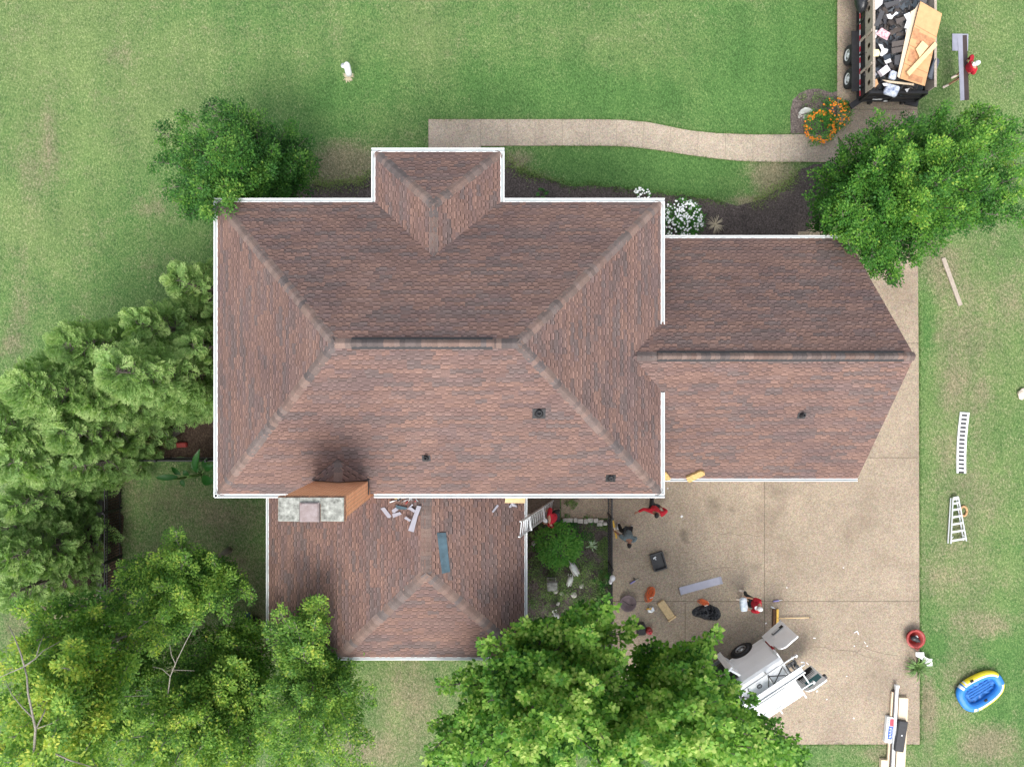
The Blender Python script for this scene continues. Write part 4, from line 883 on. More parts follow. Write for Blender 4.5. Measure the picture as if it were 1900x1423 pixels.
def spiky(name, c, n, L, wd, m, label, rise=.8, cat='plant', droop=.35, part='leaf_blades'):
    c = Vector(c); root = thing(name, c, label, cat); b = MB()
    for i in range(n):
        a = random.random()*6.283; l = L*random.uniform(.55, 1.1); r_ = rise*random.uniform(.5, 1.2); d_ = Vector((math.cos(a), math.sin(a), 0)); s_ = Vector((-d_.y, d_.x, 0))*wd*random.uniform(.7, 1.2)
        p0, p1, p2, p3 = c+d_*.03, c+d_*l*.4+Vector((0, 0, l*r_*.55)), c+d_*l*.75+Vector((0, 0, l*r_*.62)), c+d_*l+Vector((0, 0, l*r_*(.62-droop)))
        b.add([p0-s_*.5, p0+s_*.5, p1+s_*.6, p1-s_*.6, p2+s_*.45, p2-s_*.45, p3], [[0, 1, 2, 3], [3, 2, 4, 5], [5, 4, 6]])
    b.build(part, m, root); b = MB(); b.lathe(c-Vector((0, 0, .03)), [(.05, 0), (.06, .05), (.03, .09)], 8); b.build('crown_base', m, root)
    return root
N_ = bpy.data.materials
def m_blade(name, a, c): return m_leaf(name, [(0, a), (1, c)], .2)
M['iris'] = mat('iris_blade', (.09, .17, .04), .5, 0, .45, 9); M['agave'] = mat('pale_blade', (.28, .38, .24), .5, 0, .2, 9)
spiky('iris_plant', P(1700, 1234), 75, .62, .03, 'iris', 'clump of long green blades at the right edge of the driveway', .8)
spiky('garden_lily', P(1097, 1012), 13, .34, .035, 'agave', 'pale spiky plant alone on the mulch near the courtyard fence', .5)
spiky('dry_grass_clump', P(1327, 417), 60, .42, .016, 'straw', 'dry straw coloured clump right of the white flowering bush', .35)
spiky('dry_grass_clump', P(1508, 425), 34, .36, .014, 'straw', 'dry straw coloured clump at the garage eave under the bright tree', .35)
spiky('dead_plant', P(575, 1212, .55), 11, .42, .035, 'straw', 'dead plant with pale drooping leaves in the dark square planter', .35)
def leaf_big(b, a, c_, wd, arch=.12):
    a, c_ = Vector(a), Vector(c_); d_ = (c_-a); s_ = Vector((-d_.y, d_.x, 0)).normalized(); n = 9; pts = []
    for i in range(n):
        t = i/(n-1); p = a+d_*t+Vector((0, 0, arch*d_.length*4*t*(1-t))); w_ = wd*math.sin(math.pi*(.04+.94*t)**.8)
        pts.append((p-s_*w_+Vector((0, 0, w_*.35)), p, p+s_*w_+Vector((0, 0, w_*.35))))
    vs = [q for t in pts for q in t]
    b.add(vs, [[3*i+k, 3*i+k+1, 3*i+k+4, 3*i+k+3] for i in range(n-1) for k in (0, 1)])
bc = P(372, 878); ban = thing('banana_plant', bc, 'banana plant with long bright leaves at the left corner of the house', 'plant')
for (x0, y0, x1, y1, z0, z1, wd) in [(330, 884, 288, 886, 1.0, 1.2, .12), (335, 880, 318, 866, .9, .8, .1), (362, 872, 371, 833, 1.3, 1.7, .13), (366, 876, 360, 850, 1.2, 1.3, .13), (374, 888, 400, 893, 1.2, 1.6, .19), (380, 872, 398, 862, 1.1, 1.3, .12), (378, 868, 384, 850, 1., 1.2, .11), (338, 890, 342, 903, .6, .5, .1), (350, 882, 340, 872, .8, .9, .1)]:
    b = MB(); b.smooth = True; leaf_big(b, P(x0, y0, z0), P(x1, y1, z1), wd); b.build('leaf', 'frond', ban)
b = MB(); b.smooth = True
for (x, y) in ((372, 880), (345, 884)):
    q = P(x, y); b.tube([q, q+Vector((.02, 0, .6)), q+Vector((0, .03, 1.1))], [.07, .05, .03], 8)
for (x0, y0, x1, y1, z1) in [(372, 880, 333, 884, 1.), (372, 880, 364, 872, 1.2), (372, 880, 374, 888, 1.2), (372, 880, 380, 871, 1.1)]: b.tube([P(x0, y0, .5), P(x1, y1, z1)], [.03, .015], 6)
b.build('stem', 'iris', ban)
# ragged grass along hard edges and bed outlines
def edge_grass(name, lines, per_m, seed, hh=(.04, .11), spread=.05, tint=.5, mname='L_cover'):
    rd = np.random.default_rng(seed); parts = []
    for l in lines:
        for p, q in zip(l, l[1:]):
            a, c_ = np.array(P(*p)), np.array(P(*q)); n = max(1, int(np.linalg.norm(c_-a)*per_m)); t = rd.random(n)[:, None]
            Cc = a+(c_-a)*t+np.concatenate([rd.normal(0, spread, (n, 2)), np.full((n, 1), .005)], 1)
            D = rd.normal(0, 1, (n, 3)); D[:, 2] = np.abs(D[:, 2])*.7+.35; L = rd.uniform(*hh, n)*1.2
            Nn = rvec(n); parts.append((Cc, D, Nn, L, np.full(n, .022), tint+rd.normal(0, .2, n)))
    V, Fq, T = leafset(parts); return tag(raw_mesh(name, V, Fq, [mname], None, np.clip(T, 0, 1)), None, kind='stuff')
M['L_grass'] = m_leaf('grass_blade', [(0, (.03, .07, .018)), (.5, (.09, .18, .045)), (1, (.24, .33, .11))], .2)
edge_grass('edge_grass', [[(1705.5, 560), (1707.5, 1380), (1140, 1382)], [(1551, 0), (1551, 165)], WT[:-1], WB[1:10]], 90, 31, (.03, .09), .025, .45, 'L_grass')
edge_grass('edge_grass', [[(960, 316), (1010, 331), (1060, 345), (1110, 344), (1160, 352), (1230, 360), (1300, 368), (1350, 379)]], 190, 32, (.05, .12), .09, .5, 'L_grass')
edge_grass('dry_edge_grass', [[(930, 292), (945, 303), (965, 318), (1000, 328)], [(1395, 379), (1420, 366), (1440, 352), (1460, 345), (1480, 320)], [(570, 340), (605, 345), (640, 340), (668, 342), (688, 325)]], 320, 33, (.05, .14), .16, .9, 'straw_l' if 'straw_l' in M else 'L_cover')
# ================================================================== FENCES, STONES, GARDEN THINGS
def fence(a, c, label, pick=.11, h=1.2, posts=1.9):
    a, c = Vector(a), Vector(c); L = (c-a).length; d_ = (c-a).normalized(); ang = math.atan2(d_.y, d_.x)
    root = thing('metal_fence', a, label, 'fence', 'black metal picket fences'); b = MB()
    n = int(L/pick)
    for i in range(n+1): b.box(a+d_*(i*pick)+Vector((0, 0, h*.5)), (.02, .02, h), ang)
    b.build('pickets', 'black', root)
    for z in (.15, h-.18, h-.02):
        b = MB(); b.box(a+d_*L/2+Vector((0, 0, z)), (L, .04, .03), ang); b.build('rail', 'black', root)
    for i in range(int(L/posts)+1):
        b = MB(); p = a+d_*min(L, i*posts); b.box(p+Vector((0, 0, h*.52)), (.06, .06, h*1.04+.04), ang); b.box(p+Vector((0, 0, h*1.04+.05)), (.075, .075, .03), ang); b.build('post', 'black', root)
fence(P(1128, 862), P(1128, 1250), 'black metal picket fence between the courtyard garden and the driveway')
fence(P(226, 852), P(226, 1140), 'black metal picket fence running down the left side yard beside the conifers')
fence(P(228, 849), P(430, 849), 'black metal picket fence running across the side yard to the house', .11)
b = MB(); b.box(P(186, 1000)+Vector((0, 0, .03)), (.22, 4.6, .12)); solo(b, 'concrete_curb', mat('dark_curb', (.13, .125, .12), .9, 0, .3, 6), 'narrow concrete curb lying outside the side yard fence under the conifers', 'curb')
sg = 'stone blocks edging the patio'
for i, (x, y, w_, d_) in enumerate([(1048, 964, 9, 8), (1057, 963.5, 10, 8), (1067, 963.5, 7, 8), (1076, 965, 10, 8), (1086, 965.5, 7, 8.5), (1095, 964, 10, 8), (1105, 964, 8, 8), (1112, 971, 10, 7), (1114, 965, 9, 4), (1122, 970, 7, 6)]):
    b = MB(); k = H/F; b.rbox(P(x, y)+Vector((0, 0, .09)), (w_*k, d_*k, .2), random.uniform(-.08, .08), .02, 2)
    solo(b, 'stone_block', 'stone', 'pale grey stone block in the row along the patio edge', 'stone block', sg)
rg = 'pale garden rocks'
for x, y, r in ((1065, 1103, .14), (1031, 1097, .12), (1042, 1101, .1), (1079, 1087, .11), (990, 1008, .12), (1035, 1119, .09)):
    b = MB(); b.ell(P(x, y, .05), (r, r*.8, r*.6), random.random()*3, 9, 6)
    for v in b.v: v += mnoise.noise_vector(v*6)*.03
    solo(b, 'garden_rock', 'stone', 'small pale rock lying among the courtyard garden plants', 'rock', rg)
b = MB(); pts = []
rk = thing('pale_stone', P(1497, 207), 'large pale flat stone standing in the marigold bed', 'stone')
b.add([P(1481, 211, .05), P(1486, 204, .3), P(1494, 199.5, .4), P(1503, 201, .38), P(1508, 205, .25), P(1506, 208.5, .1), P(1494, 210, .05), P(1488, 212.5, .02), P(1497, 207, 0)], [[0, 1, 2, 3, 4, 5, 6, 7], [8, 1, 0], [8, 2, 1], [8, 3, 2], [8, 4, 3], [8, 5, 4], [8, 6, 5], [8, 7, 6], [8, 0, 7]])
b.build('slab', mat('white_stone', (.55, .58, .56), .8, 0, .15, 9), rk)
b = MB()
for i in range(26): q = P(1494+random.uniform(-12, 12), 217+random.uniform(-4, 5)); b.ell(q+Vector((0, 0, .02)), (.05, .035, .03), random.random()*3, 6, 4)
b.build('rubble', 'stone', rk)
# bird statues
def heron(c, hd, s, label):
    c = Vector(c); root = thing('bird_statue', c, label, 'statue', 'metal bird statues in the courtyard garden'); f = Vector((math.cos(hd), math.sin(hd), 0)); r_ = Vector((-f.y, f.x, 0)); z = Vector((0, 0, 1)); b = MB(); b.smooth = True
    prof = [(-.42, .012, .62), (-.30, .07, .64), (-.15, .13, .68), (0, .15, .72), (.12, .11, .76), (.2, .06, .82), (.2, .045, .95), (.14, .035, 1.06), (.18, .035, 1.14), (.25, .04, 1.16), (.34, .018, 1.13), (.45, .004, 1.09)]
    b.tube([c+f*x*s+z*h_*s for x, r, h_ in prof], [r*s for x, r, h_ in prof], 10); b.build('body', mat('statue_white', (.42, .44, .42), .6, .1, .2, 12), root)
    for sg_ in (-1, 1):
        b = MB(); b.tube([c+r_*.05*sg_*s+z*.62*s, c+r_*.06*sg_*s+f*.03+z*.3*s, c+r_*.06*sg_*s], .014*s, 6); b.box(c+r_*.06*sg_*s+f*.05+z*.01, (.12*s, .05*s, .02), hd); b.build('leg', 'steel', root)
        b = MB(); b.smooth = True; b.ell(c+r_*.10*sg_*s-f*.08*s+z*.71*s, (.28*s, .05*s, .11*s), hd, 10, 6); b.build('wing', 'stone', root)
heron(P(1061, 1045, 0), R(118), .95, 'white bird statue nearest the bright green shrub')
heron(P(1056, 1068, 0), R(75), .75, 'grey bird statue in the middle of the courtyard garden')
heron(P(1030, 1136, 0), R(108), 1.05, 'bird statue partly under the maple at the bottom of the garden')
c = P(1023, 1079); pd = thing('pedestal', c, 'square tapered concrete pedestal among the garden plants', 'pedestal'); b = MB(); b.box(c+Vector((0, 0, .35)), (.30, .30, .5), 0, taper=.8)
b.build('column', 'stone', pd); b = MB(); b.box(c+Vector((0, 0, .05)), (.36, .36, .1)); b.build('base', 'stone', pd); b = MB(); b.box(c+Vector((0, 0, .65)), (.38, .34, .08)); b.box(c+Vector((0, 0, .70)), (.30, .26, .03)); b.build('top', 'concrete', pd)
c = P(1136, 1072, 1.2); b = MB(); b.smooth = True; b.ell(c+Vector((0, 0, .05)), (.1, .13, .09), .4, 9, 6); b.ell(c+Vector((-.06, -.14, 0)), (.07, .09, .12), .2, 9, 6); b.ell(c+Vector((.05, .02, -.12)), (.07, .06, .14), 0, 9, 6)
for v in b.v: v += mnoise.noise_vector(v*9)*.03
solo(b, 'white_rag', 'whitecloth', 'crumpled white rag hung over the courtyard fence', 'rag')
# square planter with the dead plant
c = P(575, 1212); pl_ = thing('square_planter', c, 'dark square planter holding a dead plant under the pointed tree', 'planter'); b = MB()
for dx, dy, w_, d_ in ((-.26, 0, .05, .57), (.26, 0, .05, .57), (0, -.26, .47, .05), (0, .26, .47, .05)): b.box(c+Vector((dx, dy, .25)), (w_, d_, .5))
b.build('box', 'black', pl_); b = MB(); b.box(c+Vector((0, 0, .22)), (.46, .46, .44)); b.build('soil', 'litter', pl_)
for x in (563, 572, 583): b = MB(); b.rbox(P(x, 1228)+Vector((0, 0, .06)), (.22 if x != 572 else .16, .16, .12), .05, .02); solo(b, 'paver_block', 'stone', 'tan paver block in the short row below the dark square planter', 'paver', 'paver blocks by the planter')
# lawn ornament: white barrel lamp on a dead flower ring
c = P(646, 135); lp = thing('lawn_lamp', P(646, 139), 'white round topped lamp post head in the middle of the front lawn', 'lamp'); b = MB(); b.smooth = True
b.lathe(P(646, 139), [(.10, 0), (.09, .04), (.035, .06), (.035, .75), (.10, .80)], 14); b.build('post', 'white', lp)
b = MB(); b.smooth = True; c = P(646.5, 132, .75); ax = Vector((-.01, .40, .55)); b.lathe(c-Vector((0, .12, .1)), [(.115, 0), (.125, .12), (.125, .34), (.118, .42), (.09, .48), (.04, .52), (.005, .53)], 18, ax); b.build('lamp_head', 'white', lp)
spiky('dead_flowers', P(646, 143), 46, .26, .03, 'straw', 'ring of dead flowers at the foot of the white lawn lamp', .5, 'plant')

# ================================================================== THINGS LEFT ON THE ROOFS
def flat_on(pl_, pts, name, m, label, cat, th=.006, lift=.03, curl=0, group=None, o=None):
    n_ = nrm(*pl_[:3]); a = [on_roof(x, y, pl_)+n_*lift for x, y in pts]; k = len(a); b = MB()
    for i in range(k): a[i] += n_*curl*(i % 2)
    b.add(a+[q-n_*th for q in a], [list(range(k)), list(range(k, 2*k))[::-1]]+[[i, (i+1) % k, k+(i+1) % k, k+i] for i in range(k)])
    return solo(b, name, m, label, cat, group)
W1, W3_ = wpl[1], wpl[3]; fg = 'grey flashing offcuts on the rear wing roof'
fl = [([(707, 943), (714.5, 940.5), (727, 957), (724.5, 960.5), (720, 960)], 'grey', 'grey flashing offcut farthest left in the litter near the chimney'),
      ([(728, 946), (735.5, 941), (741, 945), (733, 951), (730, 951)], 'grey', 'short grey flashing offcut under the left end of the blue strip'),
      ([(729, 953), (744, 949), (747, 953.5), (731.5, 960)], 'grey', 'short grey flashing offcut below the blue strip'),
      ([(736, 936), (758, 941), (755.5, 945), (738, 943.5)], 'slate', 'small slate blue membrane strip in the litter near the chimney'),
      ([(758, 943.5), (767.5, 934), (769, 936), (760, 945)], 'grey', 'thin grey flashing strip slanting up from the blue strip'),
      ([(765, 939.5), (774, 946), (771, 950), (761, 943.5)], 'grey', 'grey flashing offcut lying beneath the longest one'),
      ([(777, 937), (785, 938.5), (778, 957), (771, 986), (760.5, 983)], 'grey', 'longest grey flashing offcut, a long wedge near the wing ridge'),
      ([(757, 957), (766.5, 963.5), (763.5, 966.5), (753.5, 960.5)], 'grey', 'small grey flashing offcut left of the longest one')]
for i, (p, m_, lab) in enumerate(fl): flat_on(W1, p, 'flashing_offcut', m_, lab, 'metal scrap', .005, .03+.012*i, .006, fg)
flat_on(W3_, [(912, 948.5), (922, 935.5), (925, 938), (914, 951)], 'flashing_offcut', 'grey', 'lone grey flashing offcut on the right slope of the rear wing roof', 'metal scrap', .005, .03, .01, fg)
flat_on(W3_, [(943, 940), (948, 932), (953, 931.5), (958.5, 940), (950, 939), (946, 941)], 'flashing_offcut', 'grey', 'bent grey flashing offcut beside the plywood board at the wing corner', 'metal scrap', .005, .04, .03, fg)
flat_on(W3_, [(810, 988), (826.5, 987.5), (828.5, 1003), (832, 1040), (834.5, 1060), (819.5, 1063.5), (815, 1030), (812, 1005)], 'membrane_strip', 'slate', 'long slate blue membrane strip lying beside the rear wing ridge', 'roofing strip', .006, .045, 0)
n_ = nrm(*W3_[:3]); q = on_roof(956, 926, W3_); b = MB(); b.box(q+Vector((0, .05, .12)), (.72, .32, .02), R(-4), 0, R(20)); solo(b, 'plywood_board', 'pine', 'pale wooden board under the main gutter at the wing corner', 'board')
tg = 'tools under the main gutter'
for i, (x0, y0, x1, y1, m_, r_, lab, nm) in enumerate([(724, 931, 740, 926, 'white', .025, 'white handled tool at the left of the tools by the gutter', 'hand_tool'), (738, 928, 752, 921, 'black', .03, 'black hammer lying among the tools by the gutter', 'hammer'), (753, 934, 762, 925, 'red', .022, 'red handled snips open in a V by the gutter', 'snips'), (745, 931, 764, 924, 'steel', .014, 'thin steel bar among the tools by the gutter', 'pry_bar'), (770, 930, 774, 927, 'red', .022, 'red handled knife to the right of the snips', 'knife'), (733, 924, 745, 922, 'foam', .03, 'brown tool pouch half under the gutter', 'tool_pouch')]):
    a, c_ = on_roof(x0, y0, W1), on_roof(x1, y1, W1); u_ = Vector((0, 0, .05)); rt = thing(nm, a, lab, 'tool', tg); b = MB(); b.smooth = True
    b.tube([a+u_, a.lerp(c_, .55)+u_], [r_, r_*.8], 7); b.build('handle', m_, rt); b = MB(); d2 = (c_-a).normalized(); s2 = Vector((-d2.y, d2.x, 0))
    b.tube([a.lerp(c_, .55)+u_, c_+u_], [r_*.6, r_*.4], 6); b.tube([c_+u_-s2*.06, c_+u_+s2*.06], r_*.75, 6)
    if nm == 'snips': b.tube([a.lerp(c_, .3)+u_+s2*.10, c_+u_], [r_*.8, r_*.4], 6)
    b.build('head', 'steel' if m_ != 'foam' else 'foam', rt)
gp = gpl[0]; gn = nrm(*gp[:3])
for pts, lab in (([(1272, 882), (1299, 870), (1306, 872.5), (1306.5, 877), (1278, 891), (1274, 888)], 'tan foam pad lying by the garage gutter'), ([(1231, 871), (1236, 873.5), (1243, 883), (1242, 887), (1231, 886)], 'tan foam pad half hidden against the main roof gutter')):
    a = [on_roof(x, y, gp)+gn*.03 for x, y in pts]; k = len(a); b = MB(); b.add(a+[q+gn*.09 for q in a], [list(range(k, 2*k))]+[[i, (i+1) % k, k+(i+1) % k, k+i] for i in range(k)]); solo(b, 'foam_pad', 'foam', lab, 'foam pad', 'foam pads on the garage roof')

# ================================================================== LADDERS
def ladder(name, A, B, side, wd, n, label, m='alu', rail=.07, rung=.035, group=None, parts=None, cat='ladder'):
    A, B = Vector(A), Vector(B); s_ = Vector(side).normalized()*wd/2; root = thing(name, A, label, cat, group)
    ax = (B-A).normalized(); up = s_.cross(ax).normalized()
    def bar(p, q, w_, h_, dirn):
        x = dirn*w_/2; y = up*h_/2; b.add([p-x-y, p+x-y, p+x+y, p-x+y, q-x-y, q+x-y, q+x+y, q-x+y], [[0, 1, 2, 3], [7, 6, 5, 4], [0, 4, 5, 1], [1, 5, 6, 2], [2, 6, 7, 3], [3, 7, 4, 0]])
    for sg_ in (-1, 1):
        b = MB(); bar(A+s_*sg_, B+s_*sg_, rail*.45, rail, s_.normalized()); b.build('side_rail', m, root)
    L = (B-A).length
    for i in range(n):
        p = A+ax*L*(i+.5)/n; b = MB(); bar(p-s_, p+s_, rung, rung*.7, ax); b.build('rung', m, root)
    return root
e0, e1 = P(1026, 940, 0.0), P(964.5, 982, 4.9); lad = ladder('extension_ladder', e0+Vector((-.02, 0, 0)), e1, (.10, 1, 0), .50, 17, 'aluminium extension ladder leaning on the rear wing gutter beside the patio', rung=.04)
b = MB(); m_ = e0.lerp(e1, .32); q_ = e0.lerp(e1, .72)
for c_ in (m_, q_): b.box(c_+Vector((0, 0, .03)), (.09, .56, .05), R(8), 0, R(74))
b.build('rung_lock', 'alu', lad)
# white slatted ramp on the grass (flat perforated board)
a, c_ = P(1790.5, 765, .05), P(1784, 878, .05); rampo = thing('slatted_panel', P(1787, 820), 'white plastic panel with a row of slots lying on the grass', 'panel')
b = MB(); N2 = 15; pts = []; L = (c_-a).length; ax = (c_-a).normalized(); sd = Vector((-ax.y, ax.x, 0))*.185
bend = lambda t: sd.normalized()*(.05*math.sin(math.pi*t))*-1
cen = lambda t: a+ax*L*t+bend(t)
for i in range(30):
    t0, t1 = i/30, (i+1)/30; slot = i % 2 == 1
    for (u0, u1) in (((-1, -.62), (.62, 1)) if slot else ((-1, 1),)):
        p = [cen(t0)+sd*u0, cen(t0)+sd*u1, cen(t1)+sd*u1, cen(t1)+sd*u0]; b.add(p+[q-Vector((0, 0, .045)) for q in p], [[0, 1, 2, 3], [0, 4, 5, 1], [1, 5, 6, 2], [2, 6, 7, 3], [3, 7, 4, 0]])
b.build('panel', 'white', rampo)
b = MB()
for i in range(30):
    if i % 2: t = (i+.5)/30; b.box(cen(t)-Vector((0, 0, .034)), (.22, L/30*1.02, .006), math.atan2(sd.y, sd.x))
b.build('slot_backing', 'rubber', rampo)
# step ladder, lying folded
A, B = P(1763, 1008, .10), P(1767, 924, .10); A2, B2 = P(1792, 1003, .10), P(1777, 922, .10)
sl_ = thing('step_ladder', P(1776, 966), 'aluminium step ladder lying flat on the grass beside a brown ring', 'ladder')
for (p, q) in ((A, B), (A2, B2)):
    for dz, off, m_ in ((.10, 0, 'alu'), (.03, -.07, 'alu')):
        b = MB(); b.tube([p+Vector((off, 0, dz-.06)), q+Vector((off*.6, 0, dz-.06))], .026, 6); b.build('side_rail', m_, sl_)
for t in (.06, .25, .42, .58, .74, .88, .99):
    b = MB(); p, q = A.lerp(B, t), A2.lerp(B2, t); b.box((p+q)/2+Vector((0, 0, .05)), ((q-p).length, .07 if t < .95 else .12, .025), math.atan2((q-p).y, (q-p).x)); b.build('step', 'alu', sl_)
for p, q in ((A.lerp(B, .06), A.lerp(A2, .25)), (A2.lerp(B2, .06), A.lerp(A2, .75))): b = MB(); b.tube([A.lerp(B, .15).lerp(A2.lerp(B2, .15), .15 if p == A.lerp(B, .06) else .85)+Vector((0, 0, .05)), p], .012, 5); b.build('brace', 'alu', sl_)
c_ = P(1788, 948, .04); b = MB(); b.smooth = True; b.tube([c_+Vector((.13*math.cos(t*.3142), .19*math.sin(t*.3142), 0)) for t in range(21)], .042, 8); solo(b, 'brown_ring', mat('ring_tan', (.42, .25, .12), .7, 0, .2, 10), 'brown oval ring lying on the grass against the step ladder', 'ring')
a, c_ = P(1750, 479, .03), P(1782, 567, .03); b = MB(); b.box((a+c_)/2, ((c_-a).length, .16, .045), math.atan2((c_-a).y, (c_-a).x)); solo(b, 'wood_plank', 'oldwood', 'weathered grey plank lying on the grass right of the garage', 'plank')
h_ = P(1900, 730, 0); ht = thing('straw_hat', h_, 'cream straw hat lying on the grass, cut by the right edge', 'hat'); b = MB(); b.smooth = True; b.lathe(P(1898, 731, .03), [(.24, 0), (.235, .015), (.12, .03)], 18, (.3, -.2, 1)); b.build('brim', 'cream', ht)
b = MB(); b.smooth = True; b.lathe(P(1894, 730, .05), [(.12, 0), (.11, .07), (.06, .12), (.002, .125)], 16, (-.6, .3, .8)); b.build('crown', 'cream', ht)

# ================================================================== INFLATABLE BOAT
bt = thing('inflatable_boat', P(1818, 1281), 'blue and yellow inflatable boat lying on the lawn', 'inflatable boat')
oc = P(1818, 1281, .14); ang = math.atan2(*reversed((P(1858, 1256)-P(1780, 1303)).xy)); bx, by = Vector((math.cos(ang), math.sin(ang), 0)), Vector((-math.sin(ang), math.cos(ang), 0))
def outline(t):   # 0..1 round the boat, starting at the stern middle
    a = 2*math.pi*t; x = -math.cos(a); y = math.sin(a); x = abs(x)**.75*(1 if x > 0 else -1); y = abs(y)**.7*(1 if y > 0 else -1)
    return oc+bx*(x*.80+.03)+by*(y*(.48-.06*x))
n, k = 72, 16; vs = []; r0 = .165
for i in range(n):
    t = i/n; p = outline(t); tg_ = (outline(t+.004)-outline(t-.004)).normalized(); nn = Vector((tg_.y, -tg_.x, 0))
    if nn.dot(p-oc) < 0: nn = -nn
    for j in range(k): a = 2*math.pi*j/k; vs.append(p+nn*r0*math.cos(a)+Vector((0, 0, r0*.85*math.sin(a))))
b = MB(); b.smooth = True
for i in range(n):
    t = (i+.5)/n; side = .16 < t < .84; bow = .455 < t < .545
    for j in range(k):
        a = 360*(j+.5)/k; outer = a < 100 or a > 300
        stripe = (.125 < t < .15 or .175 < t < .20 or .85 < t < .875 or .80 < t < .825)
        edge = 78 < a < 102
        kk = 0
        if side and outer and not bow: kk = 1 if not edge else 2
        if stripe and outer: kk = 2
        b.k = kk; b.add([vs[i*k+j], vs[i*k+(j+1) % k], vs[((i+1) % n)*k+(j+1) % k], vs[((i+1) % n)*k+j]], [[0, 1, 2, 3]])
b.build('tube', ['blue', 'vinylyellow', 'white'], bt)
b = MB(); ring = [outline(i/40) for i in range(40)]; b.add([oc+(p-oc)*.9-Vector((0, 0, .06))+Vector((0, 0, .03*math.sin(i*1.9))) for i, p in enumerate(ring)]+[oc-Vector((0, 0, .05))], [[i, (i+1) % 40, 40] for i in range(40)])
for yy in (-.15, -.05, .05, .15): b.tube([oc-bx*.45+by*yy-Vector((0, 0, .055)), oc+bx*.5+by*yy-Vector((0, 0, .055))], .035, 6)
b.build('floor', 'floorblue', bt)
for x, y in ((1803.5, 1263.5), (1829.5, 1299)):
    b = MB(); b.rbox(P(x, y, .29), (.13, .09, .03), ang, .02); b.tube([P(x, y, .31)-bx*.06, P(x, y, .34), P(x, y, .31)+bx*.06], .012, 5); b.build('oarlock', 'black', bt)
b = MB(); b.tube([P(1775, 1270, .12), P(1772, 1276, .05), P(1774, 1284, .04)], .012, 5); b.build('rope', 'black', bt)

# ================================================================== DRIVEWAY THINGS
zd = .03
c_ = P(1220.5, 1040); tr_ = thing('mixing_tray', c_, 'black square tray with raised rim on the driveway', 'tray'); rz = R(17); m4 = Matrix.Translation(c_+Vector((0, 0, zd))) @ Matrix.Rotation(rz, 4, 'Z'); b = MB(); b.M = m4
b.box((0, 0, .02), (.44, .60, .03))
for dx, dy, w_, d_ in ((-.24, 0, .05, .68), (.24, 0, .05, .68), (0, .325, .43, .05), (0, -.325, .43, .05)): b.box((dx, dy, .075), (w_, d_, .15))
b.build('tray', 'blackpl', tr_); b = MB(); b.M = m4; b.box((-.1, .17, .05), (.13, .05, .03), .4); b.box((-.08, .13, .05), (.03, .12, .02), .2); b.build('residue', 'white', tr_)
def cordcoil(c, rx, ry, ang_, loops, label, seed):
    rd = random.Random(seed); c = Vector(c); root = thing('orange_cord', c, label, 'extension cord', 'orange extension cords on the driveway'); b = MB(); b.smooth = True; pts = []
    for i in range(loops*16):
        a = i/16*2*math.pi; l = i//16; k = 1-.095*((l*7) % 9)+rd.uniform(-.04, .04); p = Vector((rx*k*math.cos(a)+rd.uniform(-.02, .02)+((l*5) % 7-3)*.014, ry*k*math.sin(a)+((l*3) % 5-2)*.02, .02+.010*l+rd.uniform(0, .012)))
        pts.append(c+Matrix.Rotation(ang_, 3, 'Z') @ p)
    b.tube(pts, .013, 5); b.build('cable', 'orange', root)
    for p, q in ((pts[0], Vector((.06, .12, 0))), (pts[-1], Vector((-.12, -.04, 0)))): b = MB(); b.tube([p, p+q], [.02, .024], 7); b.build('plug', 'cream', root)
cordcoil(P(1206, 1101, zd), .13, .30, R(-17), 14, 'long coil of orange extension cord on the driveway', 1)
cordcoil(P(1305, 1116, zd), .19, .07, R(-25), 10, 'small coil of orange cord half under the black tarp bundle', 2)
a, c_ = P(1261, 1096.5, zd), P(1339, 1075.5, zd); d_ = (c_-a).normalized(); s_ = Vector((-d_.y, d_.x, 0))*.15; b = MB()
b.sheet([(a.lerp(c_, t)+s_+Vector((0, 0, .012+z)), a.lerp(c_, t)-s_+Vector((0, 0, .012+z))) for t, z in ((0, .05), (.04, .012), (.3, 0), (.6, .006), (.95, .01), (1, .04))]); solo(b, 'flashing_strip', 'lilac', 'long grey flashing strip lying on the driveway', 'metal strip')
a, c_ = P(1224, 1114.5, zd), P(1246, 1146, zd); d_ = (c_-a).normalized(); s_ = Vector((-d_.y, d_.x, 0)); bd = thing('foam_board', a, 'tan rounded foam board lying on the driveway by the orange cord', 'board')
b = MB(); m_ = (a+c_)/2; b.rbox(m_+Vector((0, 0, .06)), ((c_-a).length*.98, .31, .10), math.atan2(d_.y, d_.x), .06); b.build('board', mat('tan_board', (.50, .37, .20), .85, 0, .2, 16, .3), bd); b = MB(); b.box(c_+Vector((0, 0, .07))+d_*.01, (.05, .36, .12), math.atan2(d_.y, d_.x)); b.build('end_strip', 'pine', bd)
